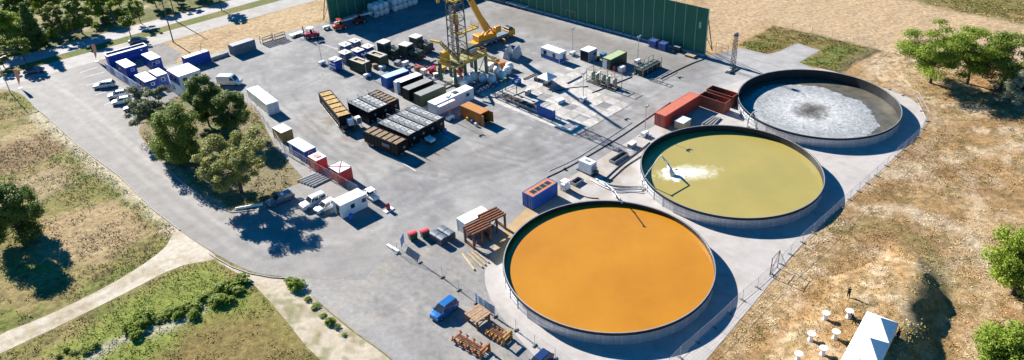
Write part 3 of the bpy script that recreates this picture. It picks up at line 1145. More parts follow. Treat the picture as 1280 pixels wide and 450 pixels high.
def leaf_cloud(name, clumps, n, size, material, seed, flat=.5, droop=0.):
    n, size = int(n * 1.9), size * .74
    """n leaf-sized faces spread through clumps (centre, radii); returns a mesh"""
    rg = np.random.default_rng(seed)
    wts = np.array([c[1][0] * c[1][1] * c[1][2] for c in clumps]) ** .75
    wts /= wts.sum()
    idx = rg.choice(len(clumps), n, p=wts)
    cen = np.array([c[0] for c in clumps])[idx]
    rad = np.array([c[1] for c in clumps])[idx]
    d = rg.normal(size=(n, 3))
    d /= np.linalg.norm(d, axis=1)[:, None]
    rr = rg.random(n) ** .42 * (1 + .12 * rg.normal(size=n))
    pos = cen + d * rad * rr[:, None]
    pos[:, 2] -= droop * rg.random(n) * np.hypot(d[:, 0], d[:, 1])
    nor = d * .6 + rg.normal(size=(n, 3)) * .55 + np.array([0, 0, flat])
    nor /= np.linalg.norm(nor, axis=1)[:, None]
    a = np.cross(nor, rg.normal(size=(n, 3)))
    a /= np.linalg.norm(a, axis=1)[:, None]
    b = np.cross(nor, a)
    s = size * rg.uniform(.6, 1.35, n)[:, None]
    V = np.stack([pos - a * s, pos + b * s * .45, pos + a * s, pos - b * s * .45], 1).reshape(-1, 3)
    F = np.arange(n * 4)
    me = bpy.data.meshes.new(name)
    me.vertices.add(n * 4)
    me.vertices.foreach_set('co', V.ravel())
    me.loops.add(n * 4)
    me.loops.foreach_set('vertex_index', F)
    me.polygons.add(n)
    me.polygons.foreach_set('loop_start', np.arange(0, n * 4, 4))
    me.update(calc_edges=True)
    tone = np.array([rg.uniform(.15, .85) for _ in clumps])[idx] * .6 + rg.random(n) * .4
    C = np.repeat(tone, 4)[:, None] * np.ones(3)
    set_col(me, C)
    me.materials.append(material)
    return me


def tree_meshes(kind, h, wd, n, leaf, size, seed, trunk_frac=.3, style='round'):
    rg = random.Random(seed)
    clumps = []
    tips = []
    z0 = h * trunk_frac
    if style == 'round':
        k = 44
        for i in range(k):
            a = rg.uniform(0, 2 * PI)
            u = rg.random()
            z = z0 + (h - z0) * (.12 + .78 * u)
            env = math.sin(PI * (.18 + .74 * u)) ** .8
            r_ = wd / 2 * env * rg.uniform(.35, .92)
            s = wd * rg.uniform(.08, .16)
            clumps.append(((r_ * math.cos(a), r_ * math.sin(a), z), (s, s, s * .75)))
    elif style == 'dense':
        k = 60
        for i in range(k):
            a = rg.uniform(0, 2 * PI)
            u = rg.random()
            z = z0 + (h - z0) * (.05 + .85 * u)
            env = math.sqrt(max(0, 1 - (2 * u - .85) ** 2 * .7))
            r_ = wd / 2 * env * rg.uniform(.3, .9)
            s = wd * rg.uniform(.09, .17)
            clumps.append(((r_ * math.cos(a), r_ * math.sin(a), z), (s, s, s * .8)))
    elif style == 'conic':
        k = 30
        for i in range(k):
            a = i * 2.4
            u = (i + .5) / k
            z = z0 + (h - z0) * u
            r_ = wd / 2 * (1 - u) * rg.uniform(.45, .85)
            s = wd * (.10 + .13 * (1 - u))
            clumps.append(((r_ * math.cos(a), r_ * math.sin(a), z), (s, s, s * .7)))
    elif style == 'layered':
        k = 46
        for i in range(k):
            a = i * 2.4 + rg.uniform(-.3, .3)
            u = rg.random() ** .8
            z = z0 + (h - z0) * (.1 + .82 * u)
            r_ = wd / 2 * (.35 + .65 * math.sin(PI * (.3 + .5 * u))) * rg.uniform(.3, 1.0)
            s = wd * rg.uniform(.08, .16)
            clumps.append(((r_ * math.cos(a), r_ * math.sin(a), z), (s * 1.15, s * 1.15, s * .38)))
    elif style == 'loose':
        k = 52
        for i in range(k):
            a = rg.uniform(0, 2 * PI)
            u = rg.random()
            z = z0 + (h - z0) * (.1 + .8 * u)
            r_ = wd / 2 * (.35 + .65 * math.sin(PI * (.2 + .6 * u))) * rg.uniform(.3, 1.0)
            s = wd * rg.uniform(.06, .115)
            clumps.append(((r_ * math.cos(a), r_ * math.sin(a), z), (s * 1.1, s * 1.1, s * .65)))
    cm = leaf_cloud('crown', clumps, n, size, LEAF[leaf], seed, droop=.3 if style == 'layered' else 0)
    m = MB()
    tr = max(.10, wd * .028)
    bend = (rg.uniform(-.04, .04) * h, rg.uniform(-.04, .04) * h)
    top = (bend[0], bend[1], z0 * 1.15 + h * .1)
    m.tube((0, 0, -.2), (bend[0] * .4, bend[1] * .4, top[2] * .5), tr, 7, tr * .85)
    m.tube((bend[0] * .4, bend[1] * .4, top[2] * .5), top, tr * .85, 7, tr * .65)
    for (c, s) in clumps[::2]:
        mid = ((top[0] + c[0]) * .5, (top[1] + c[1]) * .5, top[2] * .45 + c[2] * .55 - .1 * h * .5)
        m.tube(top, mid, tr * .42, 5, tr * .28)
        m.tube(mid, c, tr * .28, 4, tr * .08)
    return cm, m.mesh('trunk', BARK, True)


def tree(name, label, base, h, wd, leaf, seed, n=6000, size=.26, style='round', tf=.25, group=None, shared=None, cat='tree'):
    t = thing(name, label, cat, (base[0], base[1], base[2] if len(base) > 2 else 0), random.Random(seed).uniform(0, 6), group)
    cm, tm = shared or tree_meshes(leaf, h, wd, n, leaf, size, seed, tf, style)
    link('crown', cm, t)
    link('trunk' if cat == 'tree' else 'stem', tm, t)
    return t


def T(label, bx, by, ty, wpx, leaf, seed, **k):
    """tree from its foot, the top of its crown and the width of its crown in the photograph"""
    g = at(bx, by)
    h = tall(bx, by, ty)
    dep = math.atan2(CAMH - h * .5, math.hypot(g.x, g.y))      # a wide crown reaches higher in the picture than its top
    for _ in range(3):
        sc = to_px((g.x, g.y, h * .6))[2]
        b_, a_ = h * .4 * math.cos(dep), wpx / sc * .45 * math.sin(dep)
        h = tall(bx, by, ty + (math.hypot(a_, b_) - b_) * sc)
    g.z = ground_z(g.x, g.y)
    return tree(k.pop('name', 'broadleaf_tree'), label, g, h, wpx / sc * 1.06, leaf, seed, **k)


T('lone dark green tree standing in the dry field at the left edge', 26, 300, 226, 66, 'dark', 1, n=15000, style='dense', tf=.08)
gi = 'trees on the island beside the access road'
T('grey green tree with a loose crown beside the parking bays', 197, 172, 108, 54, 'grey', 2, n=9000, style='loose', group=gi)
T('rounded dense green tree, fullest of the island trees', 229, 203, 130, 62, 'mid', 3, n=13000, style='dense', tf=.1, group=gi)
T('tall green tree in front of the stacked white cabin', 262, 158, 92, 46, 'dark', 4, n=12000, style='dense', tf=.12, group=gi)
T('dark green tree between the white van and the sprawling tree', 296, 168, 110, 48, 'dark', 5, n=9500, style='round', tf=.15, group=gi)
T('large sprawling olive green tree with see-through branches above the parked station wagon', 302, 240, 162, 88, 'olive', 6, n=15000, style='loose', tf=.2, group=gi)
gr = 'trees in the field right of the basins'
T('bright green layered tree nearest the crusted basin', 1163, 104, 28, 80, 'bright', 7, n=11000, style='layered', group=gr, tf=.16)
T('bright green layered tree second from the crusted basin', 1209, 104, 34, 76, 'bright', 8, n=10000, style='layered', group=gr, tf=.16)
T('green layered tree third from the crusted basin', 1250, 112, 38, 76, 'mid', 9, n=9500, style='layered', group=gr, tf=.16)
T('green tree cut off by the right edge behind the silvery bush', 1296, 122, 48, 64, 'mid', 10, n=8000, style='layered', group=gr, tf=.16)
T('silvery grey leaved bush under the green trees at the right', 1272, 130, 88, 40, 'silver', 11, n=6000, style='dense', tf=.05, name='silver_bush', cat='bush')
T('big bright green bush at the right edge above the lower one', 1266, 368, 276, 88, 'bright', 12, n=13000, style='dense', tf=.02, name='leafy_bush', cat='bush')
T('bright green bush in the bottom right corner', 1258, 470, 398, 92, 'bright', 13, n=13000, style='dense', tf=.02, name='leafy_bush', cat='bush')

# woodland along the bike path: each tree its own thing, crowns shared between kinds
proto = [tree_meshes('f', 9, 6.5, 7000, 'mid', .27, 21, .15, 'round'), tree_meshes('f', 9, 6.0, 7000, 'olive', .27, 22, .15, 'loose'),
         tree_meshes('f', 9, 5.2, 6500, 'dark', .26, 23, .12, 'conic'), tree_meshes('f', 9, 7.5, 8000, 'bright', .28, 24, .12, 'dense'),
         tree_meshes('f', 9, 5.5, 5500, 'bright', .26, 25, .2, 'loose')]
spec = [  # foot px, top py, kind, label
    (48, 60, 4, 2, 'tall dark pointed tree beside the sandy footpath, second from the left corner'),
    (14, 60, 10, 3, 'broad green tree in the wood at the far left edge'),
    (103, 42, -6, 0, 'tall dark tree beside the bike path, left of the lamp'),
    (5, 84, 56, 1, 'low green tree at the left edge beside the bike path'),
    (176, 29, -4, 4, 'light green tree beside the bike path in front of the wood'),
    (72, 42, 2, 1, 'mid green loose tree between the pointed tree and the tall dark tree'),
    (130, 24, -14, 3, 'rounded green tree at the wood edge left of the light green tree'),
    (30, 36, -10, 0, 'dark tree at the back of the wood above the pointed tree'),
    (60, 24, -20, 3, 'broad tree at the back of the wood left of the tall dark tree'),
    (88, 16, -24, 1, 'loose mid green tree at the back of the wood behind the tall dark tree'),
    (120, 8, -30, 0, 'dark tree at the back of the wood behind the rounded green tree'),
    (150, 8, -26, 3, 'broad tree in the wood behind the light green tree'),
    (196, 10, -26, 0, 'dark tree at the wood edge left of the twin utility poles'),
    (222, 4, -30, 1, 'loose tree at the wood edge behind the twin utility poles'),
    (250, -4, -40, 3, 'tree of the wood by the top edge right of the utility poles'),
    (-14, 48, 0, 0, 'dark tree of the wood cut by the left edge'),
    (-8, 22, -20, 1, 'loose tree of the wood in the top left corner'),
    (10, 10, -30, 2, 'pointed tree of the wood near the top left corner'),
    (40, -6, -40, 0, 'dark tree of the wood at the top edge above the pointed tree'),
    (170, -8, -40, 2, 'pointed tree of the wood at the top edge above the light green tree'),
    (205, -12, -46, 3, 'broad tree of the wood at the top edge above the utility poles'),
    (90, -14, -50, 3, 'broad tree of the wood at the top edge above the tall dark tree'),
]
for i, (bx, by, ty, k, lab) in enumerate(spec):
    h = tall(bx, by, ty)
    g = at(bx, by)
    t = tree('woodland_tree', lab, g, 9, 6, 'dark', 40 + i, group='trees of the wood along the bike path', shared=proto[k])
    f = h / 9
    t.scale = (max(f, .8), max(f, .8), f)
gv = 'young trees on the road verge'
ym = tree_meshes('y', 5, 3.4, 2600, 'mid', .2, 31, .42, 'loose')
for i, (bx, by, ty, lab) in enumerate([(34, 82, 47, 'young verge tree with thin trunk beside the blue car on the road'), (164, 47, 19, 'young verge tree with thin trunk beside the grey car on the road'),
                                       (277, 13, -22, 'young verge tree casting its shadow on the road near the top edge')]):
    h = tall(bx, by, ty)
    t = tree('young_tree', lab, at(bx, by), 5, 3, 'mid', 70 + i, group=gv, shared=ym)
    t.scale = (h / 5,) * 3

# shrubs and tall weeds
sm = [tree_meshes('s', 1.6, 2.6, 1500, 'bright', .16, 35, .02, 'dense'), tree_meshes('s', 1.5, 2.4, 1300, 'bright', .16, 36, .02, 'loose'), tree_meshes('s', 1.3, 2.2, 1000, 'mid', .14, 37, .02, 'loose')]
rg = random.Random(11)
ORD = ['first', 'second', 'third', 'fourth', 'fifth', 'sixth', 'seventh', 'eighth', 'ninth', 'tenth', 'eleventh', 'twelfth', 'thirteenth', 'fourteenth']


def shrub(x, y, k, s, lab, grp, tall_=1):
    g = at(x, y)
    t = tree('wild_shrub', lab, (g.x, g.y, ground_z(g.x, g.y)), 1, 1, 'mid', int(x * 7 + y), cat='shrub', shared=sm[k], group=grp)
    t.scale = (s, s, s * tall_)


for (x0, y0, x1, y1, n, sp, lab, grp) in ((160, 412, 252, 376, 14, 7, 'bright green shrub in the weed row, lower left field, %s from below', 'shrubs in the lower left field'),
                                          (238, 386, 306, 360, 13, 8, 'green shrub at the upper end of the lower left field, %s along', 'shrubs in the lower left field'),
                                          (70, 445, 125, 434, 6, 3, 'green shrub near the bottom left edge, %s from the left', 'shrubs at the bottom left edge'),
                                          (360, 350, 374, 360, 3, 1, 'green shrub where road meets pale bank, %s from the road', 'shrubs on the pale bank'),
                                          (380, 374, 436, 424, 6, 2, 'small green shrub on the gravel edge of the pale bank, %s down', 'shrubs on the pale bank')):
    for i in range(n):
        u = (i + .5) / n
        shrub(x0 + (x1 - x0) * u + rg.gauss(0, sp * .4), y0 + (y1 - y0) * u + rg.gauss(0, sp), rg.choice((0, 0, 1, 1, 2)), rg.uniform(.6, 1.15) * (.55 if n == 6 else 1.0), lab % ORD[i], grp, rg.uniform(.45, .85))
for i in range(14):
    x = 4 + i * 13 + rg.uniform(-4, 4)
    y = 70 - .27 * x + rg.uniform(-14, 0)
    shrub(x, y, rg.choice((0, 1, 2)), rg.uniform(.8, 1.4), 'low undergrowth shrub at the edge of the wood, %s from the left' % ORD[i], 'undergrowth shrubs along the wood', 1.3)


# grass: tufts of blades, uncountable
def tufts(name, px_poly, n, size, seed, holes=(), hmin=.0, lighten=1.35):
    rgn = np.random.default_rng(seed)
    W = poly_w(px_poly)
    lo, hi = W.min(0), W.max(0)
    P = rgn.uniform(lo, hi, (n * 4, 2))
    ok = sdist(P, W) > 0
    for h in holes:
        ok &= sdist(P, poly_w(h)) < -.3
    P = P[ok]
    keep = .5 * fbm(P[:, 0], P[:, 1], .5, 77) + .5 * fbm(P[:, 0], P[:, 1], .09, 55) + rgn.normal(0, .05, len(P)) > .5
    P = P[keep][:n]
    n = len(P)
    Z = mound(P[:, 0], P[:, 1]) + roughness_field(P[:, 0], P[:, 1]) * flat_mask(P)
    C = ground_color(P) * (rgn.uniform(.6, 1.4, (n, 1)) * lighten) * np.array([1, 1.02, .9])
    nb = 4
    base = np.repeat(np.column_stack([P, Z]), nb, 0)
    a = rgn.uniform(0, 2 * PI, n * nb)
    s = np.repeat(size * rgn.uniform(.5, 1.5, n), nb) * rgn.uniform(.7, 1.3, n * nb)
    d = np.stack([np.cos(a), np.sin(a), np.zeros_like(a)], 1)
    e = np.stack([-np.sin(a), np.cos(a), np.zeros_like(a)], 1)
    v0 = base + d * .05 - e * s[:, None] * .22
    v1 = base + d * .05 + e * s[:, None] * .22
    v2 = base + d * s[:, None] * .8 + np.array([0, 0, .42]) * s[:, None]
    V = np.stack([v0, v1, v2], 1).reshape(-1, 3)
    N_ = len(V) // 3
    me = bpy.data.meshes.new(name)
    me.vertices.add(len(V))
    me.vertices.foreach_set('co', V.ravel())
    me.loops.add(len(V))
    me.loops.foreach_set('vertex_index', np.arange(len(V)))
    me.polygons.add(N_)
    me.polygons.foreach_set('loop_start', np.arange(0, len(V), 3))
    me.update(calc_edges=True)
    set_col(me, np.repeat(C, nb * 3, 0))
    me.materials.append(M_GRASS)
    o = link(name, me, kind='stuff')
    return o


M_GRASS = vcol_mat('grass_blades', noise=(.8, 1.2), bump=0, spec=.2)
holes = [TRACK, SANDBANK, ACCESS, GRAVEL]
SLOPE = [(1120, 296), (1150, 298), (1190, 318), (1206, 352), (1190, 400), (1165, 480), (1095, 480), (1130, 380), (1140, 330)]
tag(tufts('meadow_grass', LEFT, 42000, .24, 1, holes), 'green and straw coloured grass covering the left fields', 'grass')
tag(tufts('dry_grass', [(1093, 61), (1290, 75), (1330, 470), (870, 470), (970, 352), (1008, 302), (1098, 222), (1164, 160), (1148, 118)], 36000, .2, 2, [TANKPAD]), 'dry straw coloured grass on the field right of the basins', 'grass')
tag(tufts('rough_grass', FORK, 5000, .3, 3, [YARD]), 'rough olive grass on the fenced plot behind the crusted basin', 'grass')
tag(tufts('corner_grass', [(1110, -6), (1290, 33), (1290, -30), (1110, -30)], 5000, .35, 5), 'olive grass in the top right corner of the field', 'grass')
tag(tufts('island_grass', ISLAND, 4500, .3, 4, [YARD, ACCESS]), 'grass under the trees of the island', 'grass')

# ------------------------------------------------------------------ builders for the things on the yard
GLASS = mat('window_glass', (.03, .04, .05), rough=.08, c2=(.02, .025, .03), spec=.6)
LAMPG = mat('lamp_glass', (.7, .7, .66), rough=.15)
TAILR = mat('tail_red', (.45, .02, .02), rough=.3)
CHROME = mat('rim_metal', (.5, .5, .52), rough=.3, metal=.8)


def paintm(name, c, c2=None, rough=.5, amt=.45, sc=.9, **k):
    return mat(name, c, rough=rough, c2=c2 or tuple(x * .6 for x in c), sc=sc, amt=amt, bump=.06, bsc=6, **k)


BLUE = paintm('blue_paint', (.008, .085, .36), (.006, .06, .26))
WHITEC = paintm('white_coat', (.78, .78, .77), (.58, .57, .54), sc=1.3)
ROOFW = paintm('white_roof', (.80, .80, .79), (.62, .61, .58), sc=.7)
RUSTRED = paintm('red_container_paint', (.48, .05, .03), (.36, .06, .04))
REDROOF = paintm('faded_red_roof', (.52, .16, .10), (.40, .13, .09))
ORANGE = paintm('orange_container_paint', (.48, .16, .025), (.33, .10, .02))
RUST = mat('rusty_steel', (.22, .085, .038), rough=.9, c2=(.10, .045, .03), sc=2.5, amt=.6, bump=.2)
RUSTB = mat('rusty_orange_steel', (.42, .16, .05), rough=.85, c2=(.22, .09, .04), sc=2.5, amt=.6, bump=.2)
GREY = paintm('grey_paint', (.22, .25, .27))
GALVD = mat('galvanised_grating', (.42, .43, .43), rough=.5, metal=.3, c2=(.30, .31, .31), sc=3)
DKGREEN = paintm('dark_green_paint', (.012, .045, .026), (.03, .035, .025))
YELLOW = paintm('yellow_paint', (.55, .34, .03), (.36, .22, .04))
CRANEY = paintm('crane_yellow', (.68, .30, .012), (.55, .24, .012), rough=.35)
BROWNTOP = mat('brown_deck', (.26, .18, .11), rough=.9, c2=(.15, .10, .06), sc=2, amt=.6, bump=.2)
WOOD = mat('weathered_wood', (.42, .33, .21), rough=.9, c2=(.28, .21, .13), sc=3)
MESHW = mat('fence_wire', (.42, .43, .44), rough=.5, metal=.4)


def corr_panel(L, z0, z1, pitch=.28, dep=.036):
    """corrugated steel sheet in the XZ plane, length L centred on x, facing -y"""
    m = MB()
    n = max(4, int(L / pitch))
    x = -L / 2
    st = L / n
    pts = []
    for i in range(n):
        pts += [(x + st * i, 0), (x + st * (i + .4), 0), (x + st * (i + .5), dep), (x + st * (i + .9), dep)]
    pts.append((L / 2, 0))
    for p in pts:
        m.v += [(p[0], p[1], z0), (p[0], p[1], z1)]
    for i in range(len(pts) - 1):
        m.f.append((2 * i, 2 * i + 2, 2 * i + 3, 2 * i + 1))
    return m


def container(name, label, cat, loc, rz, L=6.06, W=2.44, H=2.6, wall=None, roof=None, group=None, top=True, doors='+x', open_doors=False, inside=None, frame=None, logo=None):
    t = thing(name, label, cat, loc, rz, group)
    frame = frame or wall
    m = MB()
    e = .12
    for sx in (-1, 1):
        for sy in (-1, 1):
            cx, cy = sx * (L / 2 - e / 2), sy * (W / 2 - e / 2)
            m.box(cx - e / 2, cy - e / 2, .0, cx + e / 2, cy + e / 2, H)
    for z in (.06, H - .06):
        for sy in (-1, 1):
            m.box(-L / 2 + e, sy * (W / 2 - .05) - .05, z - .06, L / 2 - e, sy * (W / 2 - .05) + .05, z + .06)
        for sx in (-1, 1):
            m.box(sx * (L / 2 - .05) - .05, -W / 2 + e, z - .06, sx * (L / 2 - .05) + .05, W / 2 - e, z + .06)
    m.build('frame', frame, t, kind=None)
    sp = corr_panel(L - .24, .12, H - .12)
    me = sp.mesh('side_panel', wall)
    link('side_panel', me, t, loc=(0, -W / 2 + .03, 0))
    link('side_panel', me, t, loc=(0, W / 2 - .03, 0), rz=PI)
    ep = corr_panel(W - .24, .12, H - .12, .25).mesh('end_panel', wall)
    sgn = 1 if doors == '+x' else -1
    if doors:
        link('end_panel', ep, t, loc=(-sgn * (L / 2 - .03), 0, 0), rz=-sgn * PI / 2)
        dw = W / 2 - .13
        d = MB().cbox(0, -.03, .13, dw, .03, H - .13, .02)
        for k in range(3):
            d.box(.12, .03, .35 + k * .72, dw - .1, .045, .8 + k * .72 if k < 2 else H - .3)
        dm = d.mesh('door', wall)
        lb = MB()
        lb.tube((.3, .075, .16), (.3, .075, H - .16), .022, 6)
        lb.box(.26, .06, 1.0, .34, .1, 1.2)
        lm = lb.mesh('lock_bar', GALVD)
        for s in (-1, 1):
            rot = (0 if not open_doors else R(100))
            o = link('door', dm, t)
            # hinged at the corner post
            ang = -sgn * PI / 2 if s * sgn < 0 else -sgn * PI / 2
            if s < 0:
                o.location = (sgn * (L / 2 - .05), -W / 2 + .125, 0)
                o.rotation_euler = (0, 0, PI / 2 - sgn * rot)
                o.scale = (1, -1 * sgn, 1)
            else:
                o.location = (sgn * (L / 2 - .05), W / 2 - .125, 0)
                o.rotation_euler = (0, 0, -PI / 2 + sgn * rot)
                o.scale = (1, 1 * sgn, 1)
            for k in (0, .42):
                b = link('lock_bar', lm, o)
                b.location = (k, 0, 0)
    else:
        link('end_panel', ep, t, loc=(-(L / 2 - .03), 0, 0), rz=-PI / 2)
        link('end_panel', ep, t, loc=(L / 2 - .03, 0, 0), rz=PI / 2)
    MB().box(-L / 2 + .12, -W / 2 + .12, .12, L / 2 - .12, W / 2 - .12, .17).build('floor', inside or DARKST, t)
    if top:
        rp = MB()
        n = max(4, int(L / .5))
        st = (L - .24) / n
        rp.box(-L / 2 + .12, -W / 2 + .1, H - .06, L / 2 - .12, W / 2 - .1, H - .02)
        for i in range(n):
            x = -L / 2 + .12 + st * i
            rp.box(x + .1, -W / 2 + .14, H - .02, x + st - .1, W / 2 - .14, H + .005)
        rp.build('roof', roof or wall, t)
    return t


def cabin(name, label, cat, loc, rz, L=6, W=2.44, H=2.6, wall=None, roof=None, trim=None, wins=(), door=None, group=None, base=None, base_h=.9, z0=.12):
    """site cabin: framed panels, flat roof with an edge, windows and a door. wins: (face, along, width, height, z)"""
    t = thing(name, label, cat, loc, rz, group)
    trim = trim or wall
    npan = max(2, int(round(L / 1.22)))
    for y, n_, LL, ax in ((-W / 2, npan, L - .2, 0), (W / 2, npan, L - .2, 1), (-L / 2, 2, W - .2, 2), (L / 2, 2, W - .2, 3)):
        st = LL / n_
        pm = MB()
        pm.box(-st / 2 + .012, 0, z0 + (base_h if base else 0), st / 2 - .012, .05, H - .12)
        pmesh = pm.mesh('wall_panel', wall)
        bmesh_ = MB().box(-st / 2 + .012, -.006, z0, st / 2 - .012, .05, z0 + base_h - .01).mesh('base_panel', base) if base else None
        for i in range(n_):
            c = -LL / 2 + st * (i + .5)
            lo = {0: (c, -W / 2 + .02, 0), 1: (c, W / 2 - .02, 0), 2: (-L / 2 + .02, c, 0), 3: (L / 2 - .02, c, 0)}[ax]
            rr = {0: 0, 1: PI, 2: -PI / 2, 3: PI / 2}[ax]
            link('wall_panel', pmesh, t, loc=lo, rz=rr)
            if base:
                link('base_panel', bmesh_, t, loc=lo, rz=rr)
    m = MB()
    e = .1
    for sx in (-1, 1):
        for sy in (-1, 1):
            cx, cy = sx * (L / 2 - e / 2), sy * (W / 2 - e / 2)
            m.box(cx - e / 2, cy - e / 2, 0, cx + e / 2, cy + e / 2, H - .1)
    m.box(-L / 2 + .02, -W / 2 + .02, .0, L / 2 - .02, W / 2 - .02, z0 - .002)
    m.build('frame', trim, t)
    rm = MB()
    rm.cbox(-L / 2 - .03, -W / 2 - .03, H - .1, L / 2 + .03, W / 2 + .03, H, .03)
    rm.build('roof', roof or wall, t)
    # roof drainage ribs
    for face, c, ww, hh, z in wins:
        f = MB()
        f.box(-ww / 2, -.03, z, ww / 2, .03, z + hh)
        o = f.build('window', WHITEC if wall is not WHITEC else GREY, t)
        p = MB().box(-ww / 2 + .06, -.045, z + .06, ww / 2 - .06, -.031, z + hh - .06).build('pane', GLASS, o)
        lo = {'-y': (c, -W / 2, 0), '+y': (c, W / 2, 0), '-x': (-L / 2, c, 0), '+x': (L / 2, c, 0)}[face]
        o.location = lo
        o.rotation_euler = (0, 0, {'-y': 0, '+y': PI, '-x': -PI / 2, '+x': PI / 2}[face])
    if door:
        face, c, dm = door
        d = MB().cbox(-.45, -.03, z0 + .02, .45, .03, 2.1, .01).build('door', dm, t)
        d.location = {'-y': (c, -W / 2, 0), '+y': (c, W / 2, 0), '-x': (-L / 2, c, 0), '+x': (L / 2, c, 0)}[face]
        d.rotation_euler = (0, 0, {'-y': 0, '+y': PI, '-x': -PI / 2, '+x': PI / 2}[face])
        MB().box(.3, -.09, 1.0, .4, -.032, 1.06).build('handle', STEEL, d)
    return t


def roofpos(px, py, H, z=.02):
    p = at(px, py, H)
    return (p.x, p.y, z)


def gpos(px, py, z=.02):
    p = at(px, py, z)
    return (p.x, p.y, z)


# ------------------------------------------------------------------ vehicles
def carbody(L, W, st):
    """loft of rounded cross sections; st: (x, half width factor, z bottom, z top)"""
    m = MB()
    prof = []
    for x, k, zb, zt in st:
        w_ = W / 2 * k
        mid = zb + (zt - zb) * .55
        prof.append([(x, -w_ * .9, zb), (x, -w_, zb + .12), (x, -w_, mid), (x, -w_ * .96, zt - .06), (x, -w_ * .82, zt), (x, 0, zt + .025),
                     (x, w_ * .82, zt), (x, w_ * .96, zt - .06), (x, w_, mid), (x, w_, zb + .12), (x, w_ * .9, zb)])
    n = len(prof[0])
    for p in prof:
        m.v += p
    for i in range(len(prof) - 1):
        for k in range(n - 1):
            m.f.append((i * n + k, (i + 1) * n + k, (i + 1) * n + k + 1, i * n + k + 1))
        m.f.append((i * n + n - 1, (i + 1) * n + n - 1, (i + 1) * n, i * n))
    m.f.append(tuple(range(n)))
    m.f.append(tuple(range(len(m.v) - 1, len(m.v) - 1 - n, -1)))
    return m


CARKIND = {
    'hatch': dict(L=4.15, W=1.74, H=1.50, hood=.92, belt=.95, xw=.95, xr0=.25, xr1=-1.55, xb=-1.98, wb=2.55),
    'wagon': dict(L=4.75, W=1.82, H=1.50, hood=.90, belt=.95, xw=1.05, xr0=.30, xr1=-1.95, xb=-2.28, wb=2.8),
    'suv': dict(L=4.75, W=1.9, H=1.82, hood=1.08, belt=1.12, xw=1.0, xr0=.42, xr1=-2.1, xb=-2.30, wb=2.8),
    'mpv': dict(L=4.3, W=1.82, H=1.75, hood=1.02, belt=1.05, xw=1.25, xr0=.35, xr1=-1.85, xb=-2.08, wb=2.7),
    'sedan': dict(L=4.6, W=1.8, H=1.44, hood=.90, belt=.93, xw=1.0, xr0=.25, xr1=-1.15, xb=-1.85, wb=2.75),
}


